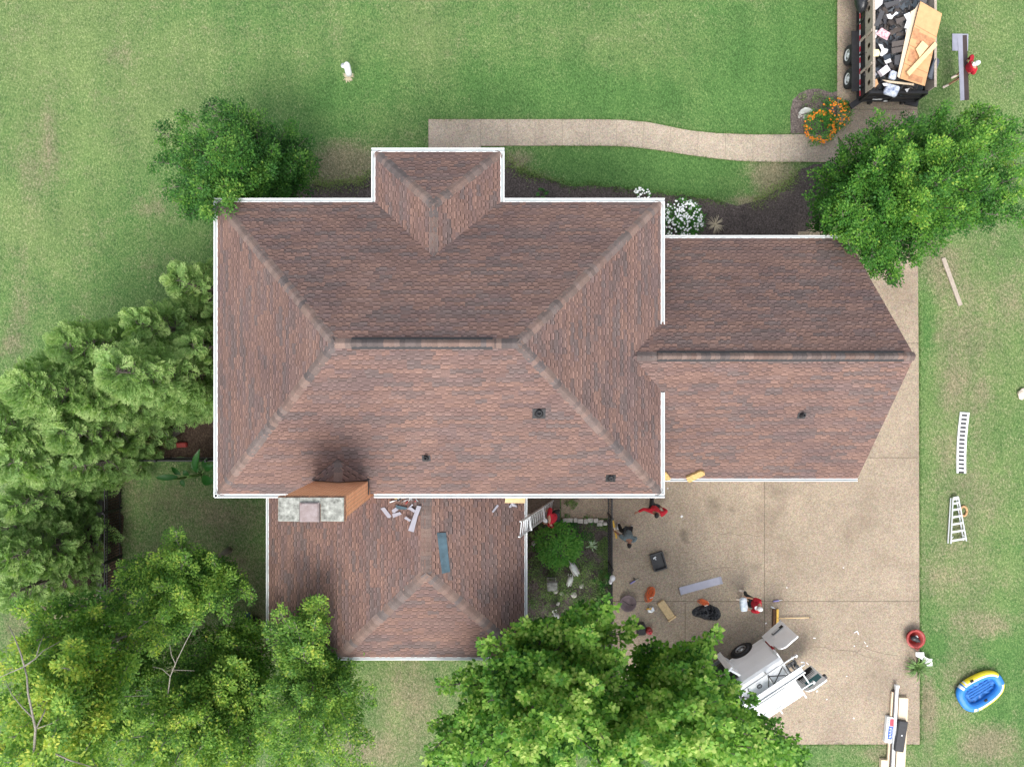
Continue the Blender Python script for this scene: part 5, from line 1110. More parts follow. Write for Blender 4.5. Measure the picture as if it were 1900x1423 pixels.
# tarp bundle
b = MB(); b.smooth = True; nx, ny = 64, 40; c0 = P(1311, 1135, zd)
for j in range(ny+1):
    for i in range(nx+1):
        u, v = i/nx*2-1, j/ny*2-1; rr = math.sqrt(u*u+v*v)/max(abs(u), abs(v), 1e-6) if (u or v) else 1; x, y = u/rr**.75, v/rr**.75
        e_ = max(0, 1-max(abs(u), abs(v))**3); p = Vector((x*.56*(1-.10*v), y*.29*(1+.15*u), 0)); q = p*7
        h_ = e_*(.19+.12*mnoise.noise(q*.6)-.16*abs(mnoise.noise(Vector((q.x*.9+3, q.y*1.6, 2))))+.11*mnoise.noise(Vector((q.x*2.3, q.y*2.0, 5)))*(1.6 if u > .1 else .6)); jx = mnoise.noise_vector(Vector((p.x*4, p.y*4, 7)))*.05
        b.v.append(c0+Matrix.Rotation(R(-8), 3, 'Z') @ Vector((p.x+jx.x, p.y+jx.y, max(.0, h_)+.004)))
for j in range(ny):
    for i in range(nx): o_ = j*(nx+1)+i; b.f.append([o_, o_+1, o_+nx+2, o_+nx+1]); b.mi.append(0); b.col.append((1, 1, 1)); b.sm.append(True)
solo(b, 'tarp_bundle', 'tarp', 'crumpled black tarp bundle on the driveway', 'tarp')
def caulk(c, ang_, label):
    c = Vector(c); root = thing('caulk_tube', c, label, 'tube', 'purple printed tubes on the driveway'); d_ = Vector((math.cos(ang_), math.sin(ang_), 0)); b = MB(); b.smooth = True; b.tube([c-d_*.13+Vector((0, 0, .035)), c+d_*.1+Vector((0, 0, .035))], .032, 10); b.build('cartridge', 'purple', root)
    b = MB(); b.tube([c+d_*.1+Vector((0, 0, .035)), c+d_*.24+Vector((0, 0, .035))], [.014, .005], 6); b.build('nozzle', 'white', root); return root
cg = caulk(P(1174, 1079, zd), R(32), 'purple printed tube in a caulk gun near the courtyard fence'); b = MB(); c_ = P(1176, 1077, zd); b.tube([c_+Vector((.02, .02, .05)), c_+Vector((.0, .13, .03))], .018, 6); b.tube([c_+Vector((-.15, -.1, .05)), c_+Vector((.19, .12, .05))], .008, 5); b.build('gun_frame', 'black', cg)
caulk(P(1440, 1114, zd), R(8), 'purple and white tube by the crossing of the driveway joints')
c_ = P(1434, 1127, zd); b = MB(); b.smooth = True; b.tube([c_+Vector((-.09, .05, .03)), c_+Vector((.03, -.01, .03)), c_+Vector((.045, -.02, .03)), c_+Vector((.09, -.04, .03))], [.028, .028, .012, .01], 9); solo(b, 'white_bottle', 'white', 'small white bottle at the end of the push broom', 'bottle')
# circular saw
c_ = P(1206, 1130, zd); sw_ = thing('circular_saw', c_, 'circular saw lying by the tan foam board', 'power saw'); b = MB(); b.lathe(c_+Vector((.03, 0, .05)), [(.11, 0), (.115, .03), (.05, .05), (.02, .055)], 16); b.build('blade_guard', 'steel', sw_); b = MB(); b.box(c_+Vector((.03, -.02, .02)), (.26, .16, .02), .3); b.build('shoe', 'alu', sw_)
b = MB(); b.smooth = True; b.tube([c_+Vector((-.14, .02, .06)), c_+Vector((-.08, .06, .12)), c_+Vector((0, .04, .12)), c_+Vector((.04, .10, .08))], [.03, .03, .03, .025], 8); b.build('motor', 'yellow', sw_); b = MB(); b.tube([c_+Vector((.02, .12, .06)), c_+Vector((.07, .06, .06))], .03, 7); b.build('handle', 'slate', sw_)
c_ = P(1188, 1164, zd); tb_ = thing('tool_case', c_, 'black plastic tool case at the maple edge beside the red can', 'tool case'); b = MB(); b.rbox(c_+Vector((0, 0, .14)), (.33, .44, .28), R(3), .05, 4); b.build('case', 'blackpl', tb_); b = MB(); b.rbox(c_+Vector((0, 0, .285)), (.28, .38, .02), R(3), .04, 3); b.tube([c_+Vector((-.06, .2, .28)), c_+Vector((-.05, .25, .3)), c_+Vector((.05, .25, .3)), c_+Vector((.06, .2, .28))], .014, 5); b.build('lid', 'black', tb_)
c_ = P(1203, 1168, zd); gc_ = thing('red_can', c_, 'red plastic can with a round cap beside the black tool case', 'can'); b = MB(); b.smooth = True; b.lathe(c_, [(.12, 0), (.135, .03), (.135, .2), (.11, .25), (.06, .27)], 18); b.build('can', 'red', gc_); b = MB(); b.lathe(c_+Vector((.02, -.03, .26)), [(.06, 0), (.06, .05), (.04, .06), (.035, .03)], 12); b.build('cap', mat('pinkred', (.6, .06, .08), .4), gc_)
c_ = P(1164, 1117, zd); bw = thing('mauve_basin', c_, 'round mauve plastic basin at the foot of the courtyard fence', 'basin'); b = MB(); b.smooth = True; b.lathe(c_, [(.20, 0), (.30, .16), (.33, .17), (.33, .18), (.29, .17), (.19, .03), (.001, .03)], 26); b.build('basin', 'mauve', bw); b = MB(); b.tube([c_+Vector((-.22, .1, .05)), c_+Vector((0, 0, .28)), c_+Vector((.22, -.1, .06))], .012, 5); b.build('handle', 'black', bw)
# push brooms
def broom(h0, h1, tip, label, name='push_broom'):
    root = thing(name, h0, label, 'broom', 'yellow push brooms'); h0, h1, tip = Vector(h0), Vector(h1), Vector(tip); m_ = (h0+h1)/2; a_ = math.atan2((h1-h0).y, (h1-h0).x); L = (h1-h0).length; o_ = (tip-m_); o_.z = 0; o_.normalize()
    b = MB(); b.box(m_+Vector((0, 0, .07))+o_*.05, (L, .085, .05), a_); b.build('broom_head', 'yellow', root); b = MB()
    for i in range(60): p = h0.lerp(h1, (i+.5)/60)-o_*.02; b.box(p+Vector((0, 0, .045))-o_*.05*random.uniform(.8, 1.2), (L/75, .12, .06), a_+random.uniform(-.15, .15))
    b.build('bristles', 'bristle', root); b = MB(); b.smooth = True; b.tube([m_+Vector((0, 0, .1))+o_*.05, tip], .017, 8); b.build('handle', 'pine', root)
    b = MB(); b.tube([tip, tip+(tip-m_).normalized()*.1], [.017, .008], 7); b.build('handle_tip', 'bristle', root)
broom(P(1439, 1129, zd), P(1438.5, 1162, zd), P(1501, 1145.5, .1), 'yellow push broom lying on the driveway above the open van door')
# level leaning on the fence
a, c_ = P(1136.5, 963, 1.0), P(1144, 998, .95); b = MB(); b.box((a+c_)/2, ((c_-a).length, .05, .10), math.atan2((c_-a).y, (c_-a).x), R(20)); lv = thing('spirit_level', a, 'long yellow bar level held upright against the courtyard fence', 'level'); b.build('beam', 'yellow', lv); b = MB(); b.box((a+c_)/2+Vector((.0, 0, .03)), (.1, .055, .06), math.atan2((c_-a).y, (c_-a).x), R(20)); b.build('vial', 'cream', lv)
# red bucket
c_ = P(1693, 1181, zd); bk = thing('red_tub', c_, 'round red tub of tools on the driveway edge', 'tub'); b = MB(); b.smooth = True; b.lathe(c_, [(.26, 0), (.29, .22), (.37, .225), (.375, .25), (.28, .24), (.24, .03), (.001, .03)], 28); b.build('tub', 'red', bk)
for s_ in (-1, 1): b = MB(); b.smooth = True; b.tube([c_+Vector((s_*.08, .33*s_*1.0, .30)), c_+Vector((0, .40*s_, .33)), c_+Vector((-s_*.10, .33*s_, .30))], .016, 6); b.build('handle', 'red', bk)
for dx, dy, r_, z, m_, nm, lab in ((-.02, .0, .17, .18, 'black', 'nail_gun', 'black power tool lying in the red tub'), (.10, -.08, .10, .16, 'black', 'tool_battery', 'small black tool block in the red tub'), (.04, .09, .05, .2, 'white', 'glove', 'white glove on top of the tools in the red tub')):
    b = MB(); b.smooth = True; q = c_+Vector((dx, dy, z)); b.ell(q, (r_, r_*.7, r_*.6), dx*9, 9, 6); b.tube([q, q+Vector((r_*.9, -r_*.5, .05))], r_*.35, 6); solo(b, nm, m_, lab, 'tool')
# folded white cardboard on the iris
a = [P(1699, 1210, .35), P(1714.5, 1210, .35), P(1715, 1217, .33), P(1724, 1222, .2), P(1730, 1222, .2), P(1730, 1235, .12), P(1721, 1235.5, .1), P(1716, 1231, .15), P(1709, 1222, .28), P(1699.5, 1217, .33)]
b = MB(); k = len(a); b.add(a+[q-Vector((0, 0, .012)) for q in a], [[0, 1, 2, 8, 9], [2, 3, 7, 8], [3, 4, 5, 6, 7], [k+9, k+8, k+2, k+1, k], [k+8, k+7, k+3, k+2], [k+7, k+6, k+5, k+4, k+3]]+[[i, (i+1) % k, k+(i+1) % k, k+i] for i in range(k)]); wc = solo(b, 'white_wrapper', 'whitecloth', 'folded white cardboard wrapper resting on the long bladed plant', 'wrapper')
# gutter and box pile at the lower right
def bar(name, p, q, w_, h_, z, m, label, cat, group=None, rx=0):
    a, c_ = P(*p, z), P(*q, z); b = MB(); b.box((a+c_)/2, ((c_-a).length, w_, h_), math.atan2((c_-a).y, (c_-a).x), rx); return solo(b, name, m, label, cat, group)
pg = 'gutter lengths in the pile at the lower right'
bar('cardboard_box', (1675, 1293), (1668, 1440), .36, .16, .10, 'tan', 'long flat cardboard box under the black case at the lower right', 'box')
bar('cardboard_box', (1640, 1408), (1638, 1450), .28, .15, .08, 'tan', 'end of a cardboard box at the bottom edge, left of the gutter lengths', 'box')
bar('wood_strip', (1655.5, 1283), (1645, 1450), .07, .08, .10, 'tan', 'long tan strip along the left of the gutter pile', 'strip', pg)
bar('dark_gutter', (1660, 1279), (1650, 1450), .10, .10, .12, 'brown', 'long dark brown gutter length in the lower right pile', 'gutter length', pg)
gt = thing('white_gutter', P(1663, 1275), 'long white gutter length on top of the lower right pile', 'gutter length', pg); b = MB(); a, c_ = P(1664.5, 1273, .22), P(1655, 1450, .22); d_ = (c_-a).normalized(); s_ = Vector((-d_.y, d_.x, 0)); an = math.atan2(d_.y, d_.x)
b.box((a+c_)/2-Vector((0, 0, .05)), ((c_-a).length, .11, .10), an); b.box((a+c_)/2+s_*.04+Vector((0, 0, .012)), ((c_-a).length, .02, .03), an); b.box((a+c_)/2-s_*.04+Vector((0, 0, .012)), ((c_-a).length, .02, .03), an); b.build('trough', 'alu', gt); b = MB(); b.box(a+Vector((0, 0, -.02)), (.10, .14, .14), an); b.build('end_cap', 'white', gt)
cs = thing('black_case', P(1669, 1363), 'long black case lying on the cardboard box at the lower right', 'case'); b = MB(); a, c_ = P(1675, 1336, .26), P(1666.5, 1393, .26); an = math.atan2((c_-a).y, (c_-a).x); b.rbox((a+c_)/2, ((c_-a).length, .36, .16), an, .04); b.build('case', 'blackpl', cs); b = MB(); b.rbox((a+c_)/2+Vector((.01, .05, .085)), (.06, .05, .02), an, .02); b.build('latch', 'white', cs)
bx_ = thing('printed_box', P(1648, 1352), 'white box with red and blue printing beside the gutter pile', 'box'); a, c_ = P(1651, 1328, .10), P(1646, 1376, .10); an = math.atan2((c_-a).y, (c_-a).x); d_ = (c_-a).normalized(); s_ = Vector((-d_.y, d_.x, 0)); L = (c_-a).length; b = MB(); b.rbox((a+c_)/2, (L, .28, .18), an, .02); b.build('box', 'white', bx_)
b = MB(); b.k = 0; b.box(a+d_*L*.2+s_*.045+Vector((0, 0, .0905)), (L*.27, .14, .004), an); b.k = 1; b.box(a+d_*L*.60+s_*.03+Vector((0, 0, .0905)), (L*.50, .17, .004), an); b.k = 2
for i in range(7): b.box(a+d_*L*(.42+.06*i)+s_*(.03+.02*(i % 2))+Vector((0, 0, .094)), (.022, .08, .003), an+.2)
b.k = 1
for i in range(5): b.box(a+d_*L*(.06+.07*i)-s_*.085+Vector((0, 0, .0905)), (.03, .06, .004), an+.5)
b.k = 0; b.build('printing', ['redbox', 'bluebox', 'white'], bx_)
# litter on the driveway
lg = 'small white scraps scattered on the driveway'
for i, (x, y, l, w_, an) in enumerate([(1498, 1230.5, .13, .025, -42), (1516, 1282, .07, .06, 20), (1511, 1183.5, .09, .03, -5), (1534, 1297, .05, .04, 10), (1421, 1156, .06, .04, 30), (1239, 906, .05, .04, 0), (1265, 958, .09, .07, 50), (1212, 937, .05, .04, 0), (1605, 1192, .12, .02, -50), (1609, 1198, .06, .03, 5), (1585, 1198, .04, .04, 0), (1337, 1166, .12, .05, 30), (1460, 1090, .04, .04, 0), (1565, 1053, .05, .03, 0), (1584, 1332, .05, .05, 0), (1571, 1254, .05, .03, 0)]):
    b = MB(); b.box(P(x, y, .04), (l, w_, .012), R(an)); solo(b, 'paper_scrap', 'whitecloth', 'small white scrap lying on the driveway', 'scrap', lg)
c_ = P(1590, 1172, .04); b = MB(); b.box(c_+Vector((-.05, 0, 0)), (.13, .03, .02), R(30)); b.box(c_+Vector((.04, -.04, 0)), (.03, .14, .02), R(20)); solo(b, 'bent_strip', 'whitecloth', 'white bent strip lying alone on the driveway right of the broom', 'scrap')
# red object and pavers in the side yard
b = MB(); c_ = P(339, 825); b.rbox(c_+Vector((0, 0, .08)), (.42, .20, .16), R(2), .06, 4); ro = thing('red_container', c_, 'red plastic container lying on bare soil left of the house', 'container'); b.build('body', 'red', ro); b = MB(); b.lathe(c_+Vector((-.21, 0, .09)), [(.025, 0), (.025, .06), (.015, .07)], 8, (-1, 0, .1)); b.build('spout', 'cream', ro)
b = MB(); b.rbox(P(325, 802)+Vector((0, 0, .03)), (.36, .3, .07), R(30), .02); solo(b, 'paving_stone', mat('dark_paver', (.10, .085, .075), .9, 0, .3, 9), 'dark paving stone on the soil above the red container', 'paving stone')
b = MB(); b.tube([P(303, 796, .9), P(312, 810, .5)], [.012, .012], 6); solo(b, 'white_stick', 'white', 'thin white stick poking out of the conifers above the red container', 'stick')
# barbecue in the side yard
c_ = P(468, 1151); bq = thing('garden_grill', c_, 'dark garden grill with a rounded grey lid by the left wall of the rear wing', 'grill'); b = MB(); b.box(c_+Vector((0, 0, .4)), (.4, .34, .8)); b.build('cabinet', 'black', bq); b = MB(); b.smooth = True; b.ell(c_+Vector((0, 0, .8)), (.25, .2, .16), 0, 14, 8); b.build('lid', mat('grey_lid', (.24, .24, .28), .5, 0, .1), bq); b = MB(); b.box(c_+Vector((.1, .36, .75)), (.22, .4, .04)); b.build('side_shelf', 'slate', bq)
c_ = P(1192, 1223); tg2 = thing('tool_bag', c_, 'black tool bag with handles glimpsed in a gap under the maples', 'bag'); b = MB(); b.rbox(c_+Vector((0, 0, .17)), (.30, .26, .32), R(20), .08, 4); b.build('bag', 'black', tg2); b = MB(); b.rbox(c_+Vector((.0, 0, .34)), (.18, .12, .02), R(20), .02); b.build('pocket', 'slate', tg2)
for s_ in (-1, 1): b = MB(); b.tube([c_+Vector((-.1, .1*s_, .3)), c_+Vector((0, .2*s_, .4)), c_+Vector((.1, .1*s_, .3))], .015, 5); b.build('strap', 'black', tg2)
# ================================================================== WHITE VAN
XD, YD = Vector((-.833, -.553, 0)).normalized(), Vector((.553, -.833, 0)).normalized()
VC = P(1412, 1182, .45); VC.z = .03
VM = Matrix(((XD.x, YD.x, 0, VC.x), (XD.y, YD.y, 0, VC.y), (0, 0, 1, VC.z), (0, 0, 0, 1)))
van = thing('cargo_van', VM @ Vector((2.7, 1, 0)), 'white cargo van with open rear doors and a loaded roof rack on the driveway', 'van')
def VB(): b = MB(); b.M = VM; return b
def vsec(s):   # half section of the body at distance s from the rear; y measured from the centre line
    if s <= 3.6: k, top, roofw = 1, 2.10, .80
    else:
        f = min(1, (s-3.6)/1.0); top = 2.10-(2.10-1.12)*f; roofw = .80+.06*f; k = 1-.03*f
        if s > 4.6: top = 1.12-.25*((s-4.6)/1.0)**1.6; k = .97-.12*((s-4.6)/1.0)**2; roofw = .84*k
    m_ = min(1.12, top-.02)
    r_ = [(.90*k, .40), (.975*k, .48), (.985*k, .80), (.97*k, m_), (.89*k+.0, max(m_+.005, top-.36) if top > 1.6 else m_+.01), (roofw+.02, top-.07), (roofw-.06, top-.015), (roofw*.5, top+.012), (0, top+.02)]
    return r_
b = VB(); b.smooth = True; SS = [0, .5, .92, 1.5, 2.2, 3.0, 3.6, 3.85, 4.1, 4.35, 4.6, 4.85, 5.15, 5.4, 5.6]; rings = []
for s in SS:
    h_ = vsec(s); rings.append([(s, 1-y, z) for y, z in h_]+[(s, 1+y, z) for y, z in h_[-2::-1]])
n = len(rings[0]); vs = [p for r in rings for p in r]; o_ = len(b.v)
for i in range(len(SS)-1):
    for j in range(n-1):
        a = i*n+j; b.k = 1 if (3.55 < SS[i] < 4.55 and 4 <= j <= n-6) else 0
        b.add([vs[a], vs[a+1], vs[a+n+1], vs[a+n]], [[0, 1, 2, 3]])
b.k = 0; b.smooth = False; b.add(rings[-1], [list(range(n))])
body = b.build('body', ['paint', 'glass'], van)
b = VB(); b.box((2.75, 1, .33), (5.3, 1.7, .16)); b.build('underbody', 'black', van)
b = VB(); b.box((1.9, 1, .55), (3.4, 1.8, .05)); b.box((3.4, 1, 1.2), (.05, 1.78, 1.3)); b.build('cargo_floor', 'blackpl', van)
for i in range(9):   # roof corrugations
    if i in (2, 6): continue
b = VB()
for y in (.42, .62, .85, 1.15, 1.38, 1.58): b.box((1.8, y, 2.118-.012*abs(y-1)*2), (3.2, .05, .016))
b.build('roof_ribs', 'paint', body)
def wheel(b_y, x, side, par, r=.375, hub='steel', M4=VM, rim_r=.22):
    rt_ = None; b = MB(); b.M = M4; b.smooth = True; ax = (0, side, 0)
    b.lathe((x, b_y, r), [(r*.62, -.22), (r*.95, -.22), (r, -.17), (r, -.04), (r*.95, 0), (rim_r*1.05, .012), (rim_r, -.03)], 28, ax); w_ = b.build('wheel', 'rubber', par)
    b = MB(); b.M = M4; b.lathe((x, b_y, r), [(rim_r*1.02, -.12), (rim_r*1.02, .008), (rim_r*.86, .004), (rim_r*.8, -.04), (rim_r*.42, -.015), (rim_r*.36, .012), (.001, .016)], 24, ax); b.build('rim', hub, w_)
    b = MB(); b.M = M4
    for k in range(6):
        a = k*math.pi/3; b.ell((x+math.cos(a)*rim_r*.6, b_y-side*.018, r+math.sin(a)*rim_r*.6), (.03, .012, .03), 0, 7, 4)
    b.build('rim_hole', 'black', w_); return w_
for y, sd in ((-.012, -1), (2.012, 1)):
    for x in (.915, 4.5):
        b = VB(); b.lathe((x, y-.0*sd, .40), [(.47, -.3), (.47, -.022), (.001, -.022)], 28, (0, sd, 0)); b.build('wheel_arch', 'black', van); wheel(y+sd*.02, x, sd, van)
# rear bumper, lamps, doors
b = VB(); b.rbox((-.07, 1, .47), (.16, 1.94, .16), 0, .05); b.build('bumper', 'black', van)
b = VB(); b.box((-.165, 1, .50), (.02, 1.9, .05)); b.build('bumper_strip', 'white', van)
for y in (.03, 1.97): b = VB(); b.rbox((-.03, y, 1.25), (.09, .09, .75), 0, .03); b.build('tail_lamp', 'redlens', van)
b = VB(); b.smooth = False
for y0, y1, z0, z1 in ((.03, .12, .5, 2.02), (1.88, 1.97, .5, 2.02), (.12, 1.88, 1.94, 2.04)): b.box((-.008, (y0+y1)/2, (z0+z1)/2), (.05, y1-y0, z1-z0))
b.build('rear_frame', 'paint', van)
def doorpoly(z0, z1, L, out):  # door outline: (distance from hinge, height)
    return [(0, z0), (L, z0), (L, z1-.02), (L*.95, z1), (L*.38, z1), (L*.2, z1-.10), (L*.12, z1-.26), (L*.10, z1-.55), (0, z1-.62)]
def vdoor(hy, dx, dy, name, inside):
    hx = -.03; pl_ = doorpoly(.5, 2.02, .97, 1); d_ = Vector((dx, dy, 0)).normalized(); t_ = Vector((-d_.y, d_.x, 0))
    b = VB(); P0 = Vector((hx, hy, 0)); k = len(pl_)
    def lean(z): return -t_*.16*max(0, (z-1.1))/.9*(1 if hy < 1 else -1)
    A_ = [P0+d_*u_+Vector((0, 0, z))+lean(z)*.6 for u_, z in pl_]; B_ = [p+t_*.05 for p in A_]
    b.add(A_+B_, [list(range(k)), list(range(k, 2*k))[::-1]]+[[i, (i+1) % k, k+(i+1) % k, k+i] for i in range(k)])
    dr_ = b.build('rear_door', 'paint', van); return dr_, P0, d_, t_, lean
dr_, P0, d_, t_, ln = vdoor(0, -.96, -.13, 'a', False); dr_['label'] = 'open rear door seen from outside, with the number plate'
b = VB(); q = P0+d_*.60+Vector((0, 0, .93))
off = t_*.058
b.k = 1; b.box(q+off, (.52, .012, .16), math.atan2(d_.y, d_.x)); b.k = 0; b.box(q+off*1.16-d_*.06-Vector((0, 0, .02)), (.33, .012, .12), math.atan2(d_.y, d_.x)); b.build('number_plate', ['white', 'black'], dr_)
dr_, P0, d_, t_, ln = vdoor(2.0, -1.0, -.03, 'b', True); dr_['label'] = 'open rear door seen from inside, with a black ribbed panel'
o1 = t_*.058
b = VB(); an = math.atan2(d_.y, d_.x); b.box(P0+d_*.56+Vector((0, 0, .93))+o1, (.70, .02, .74), an)
for i in range(7): b.box(P0+d_*.56+Vector((0, 0, .62+.1*i))+o1*1.35, (.66, .02, .022), an)
b.build('door_panel', 'blackpl', dr_); b = VB(); b.box(P0+d_*.60+Vector((0, 0, 1.62))+o1*1.15+ln(1.62)*.6, (.62, .02, .46), an, R(6)); b.build('door_window', 'tglass', dr_)
b = VB(); b.box(P0+d_*1.03+Vector((0, 0, 1.55)), (.12, .12, .14), an); b.build('latch', 'black', dr_)
# side cargo door, ajar, and the step
b = VB(); b.box((2.15, -.002, 1.22), (1.05, .03, 1.45)); b.build('dark_doorway_panel', 'black', van)  # solid black panel, its colour standing in for the shade of the open doorway
b = VB(); b.box((1.66, -.20, 1.2), (.07, .46, 1.5), R(28)); b.box((1.74, -.38, 1.2), (.22, .06, 1.46), R(12)); b.build('side_door', 'paint', van)
b = VB(); b.box((2.35, -.09, .36), (1.35, .12, .06)); b.build('side_step', 'steel', van)
for y, sd in ((-.12, -1), (2.12, 1)): b = VB(); b.rbox((3.95, y+sd*.05, 1.25), (.14, .22, .22), 0, .04); b.build('mirror', 'black', van)
for y in (.25, 1.75): b = VB(); b.rbox((5.55, y, .78), (.10, .34, .2), 0, .04); b.build('headlight', 'glass', van)
# roof rack and load
zr_ = 2.30; b = VB()
for y in (.32, 1.46): b.box((1.6, y, zr_), (4.2, .04, .045))
for x in (-.35, .75, 1.9, 3.1):
    b.box((x, .89, zr_-.03), (.045, 1.2, .04))
    for y in (.32, 1.46):
        if x > 0: b.box((x, y, zr_-.11), (.05, .05, .18))
for y in (.32, 1.46): b.box((-.50, y, zr_+.03), (.10, .07, .10), .4)
b.build('roof_rack', 'white', van)
rk_g = 'gear on the van roof rack'
def rack(name, m_, fn, label, cat): b = VB(); fn(b); return solo(b, name, m_, label, cat, rk_g)
def f1(b):
    for y in (.74, .98): b.box((1.5, y, zr_+.04), (3.9, .045, .06))
    b.box((1.5, .86, zr_+.015), (3.85, .2, .012))
rack('gutter_length', 'alu', f1, 'long grey channel lying along the van roof rack', 'channel')
def f2(b): b.box((1.75, 1.22, zr_+.03), (2.6, .36, .06)); [b.box((.6+.62*i, 1.22, zr_+.064), (.012, .36, .006)) for i in range(5)]
rack('siding_stack', 'white', f2, 'stack of white siding strapped to the far side of the roof rack', 'siding')
def f3(b):
    b.tube([(.15, .38, zr_+.05), (.72, .72, zr_+.05)], .022, 6); b.tube([(.15, .72, zr_+.05), (.72, .38, zr_+.05)], .022, 6)
    for x in (.12, .72): b.tube([(x, .34, zr_+.04), (x, .72, zr_+.04)], .02, 6)
    b.tube([(.72, .36, zr_+.05), (.95, .70, zr_+.05)], .018, 6)
rack('scaffold_bracket', 'black', f3, 'dark crossed scaffold bracket on the van roof rack', 'bracket')
def f4(b):
    for i in range(3): b.tube([(-.35+.17*i, .40, zr_+.04), (-.33+.17*i, .56, zr_+.10), (-.35+.17*i, .72, zr_+.04)], .03, 6)
    b.box((-.22, .48, zr_+.02), (.34, .12, .05)); b.lathe((-.30, .62, zr_), [(.08, 0), (.08, .1), (.03, .12)], 12)
rack('winch', 'blackpl', f4, 'dark coiled winch at the rear end of the roof rack', 'winch')
def f5(b): b.tube([(-.52, .60, zr_+.03), (-.62, .66, zr_+.05), (-.58, .72, zr_+.08), (-.48, .74, zr_+.03)], .022, 6); b.box((-.4, .74, zr_+.02), (.3, .05, .05))
rack('rack_hook', 'steel', f5, 'steel hook arm sticking out behind the roof rack', 'hook')
def f6(b): b.smooth = True; b.tube([(1.2+.09*math.cos(t*.5), .55+.06*math.sin(t*.5), zr_-.12+.005*t) for t in range(26)], .012, 5); b.tube([(1.55, .62, zr_-.13), (1.62, .5, zr_-.12), (1.58, .42, zr_-.13)], .018, 5)
rack('strap_coil', 'blackpl', f6, 'small dark strap coil on the white van roof', 'strap')
b = VB(); b.box((1.6, 1.62, zr_-.05), (1.4, .10, .05)); b.box((1.05, 1.70, zr_-.05), (.05, .26, .04)); b.build('drop_arm', 'white', van)

# ================================================================== DUMP TRAILER
tx0, tx1, ty0, ty1 = 13.32, 15.58, 10.9, 16.3; trl = thing('dump_trailer', ((tx0+tx1)/2, 13.5, 0), 'black dump trailer with wooden side boards, full of torn off shingles', 'trailer')
b = MB(); b.box(((tx0+tx1)/2, (ty0+ty1)/2, .66), (tx1-tx0-.1, ty1-ty0, .14)); 
for x in (tx0+.5, tx1-.5): b.box((x, (ty0+ty1)/2+.4, .5), (.12, ty1-ty0+1, .18))
b.build('chassis', 'black', trl)
def wallp(x0, x1, y0, y1, z0, z1, m_, nm='side_panel'): b = MB(); b.box(((x0+x1)/2, (y0+y1)/2, (z0+z1)/2), (x1-x0, y1-y0, z1-z0)); return b.build(nm, m_, trl)
for x, sg_ in ((tx0, -1), (tx1, 1)):
    wallp(x-.03, x+.03, ty0, ty1, .6, 1.2, 'black'); wb = wallp(x-.02, x+.02, ty0+.02, ty1, 1.2, 1.80, 'oldply' if 'oldply' in M else 'oldwood', 'side_board')
    b = MB(); b.box((x, (ty0+ty1)/2, 1.19), (.10, ty1-ty0, .05)); b.box((x+sg_*.03, (ty0+ty1)/2, .64), (.08, ty1-ty0, .06))
    for i in range(5): b.box((x+sg_*.05, ty0+.35+1.25*i, .9), (.06, .07, .55))
    b.build('side_frame', 'black', trl)
    b = MB(); 
    for i in range(4): b.box((x+sg_*.05, ty0+.9+1.22*i, 1.36), (.06, .09, .85))
    b.box((x, (ty0+ty1)/2, 1.815), (.09, ty1-ty0, .035)); b.build('wood_stake', 'pine' if False else 'oldwood', trl)
    b = MB()
    for i in range(24): b.k = i % 2; b.box((x+sg_*.058, ty0+.15+.21*i, .88), (.008, .205, .055))
    b.build('reflective_tape', ['redbox', 'white'], trl)
    b = MB()
    for i in range(11): b.lathe((x+sg_*.0205, ty0+.3+.46*i, 1.5), [(.115, 0), (.115, .003), (.085, .003), (.085, 0)], 12, (sg_, 0, 0))
    b.build('stencil_mark', mat('brown_stencil', (.25, .20, .15), .9, 0, .3, 12), wb)
    for y in (P(0, 103, .37).y, P(0, 147, .37).y): wheel(x+sg_*.12 if sg_ < 0 else x+.12, y, 1, trl, .375, 'white', Matrix(((0, sg_, 0, x+sg_*.30), (1, 0, 0, 0), (0, 0, 1, 0), (0, 0, 0, 1))) @ Matrix.Translation((0, -(x+sg_*.12), 0)), .21)
    b = MB(); b.box((x+sg_*.2, 12.3, .82), (.3, 2.3, .03)); b.build('fender', 'black', trl)
wallp(tx0+.035, tx1-.035, ty0-.03, ty0+.03, .62, 1.42, 'black', 'tailgate'); b = MB()
for x in (tx0+.06, (tx0+tx1)/2, tx1-.06): b.box((x, ty0-.06, 1.0), (.08, .06, .8))
for z in (.66, 1.02, 1.40): b.box(((tx0+tx1)/2, ty0-.05, z), (tx1-tx0-.1, .05, .06))
b.build('tailgate_frame', 'black', trl); b = MB(); b.box((tx0+.62, ty0-.07, .84), (.36, .01, .09)); b.box((tx0+1.05, ty0-.07, .68), (.2, .02, .07)); b.build('tailgate_plate', 'white', trl)
for c_, a_ in (((tx0-.10, ty0-.12, .62), .6), ((tx1-.2, ty0-.1, .60), -.2)): b = MB(); b.box(c_, (.5, .22, .07), a_); b.box((c_[0], c_[1], .55), (.12, .1, .1), a_); b.build('ramp_foot', 'black', trl)
b = MB(); b.box((tx0-.16, 15.1, 1.25), (.34, 1.5, .5)); b.smooth = True; b.ell((tx0-.2, 14.4, 1.3), (.24, .5, .28), 0, 12, 7); solo(b, 'black_roll', 'tarp', 'black rolled cover hanging on the front left of the dump trailer', 'cover')
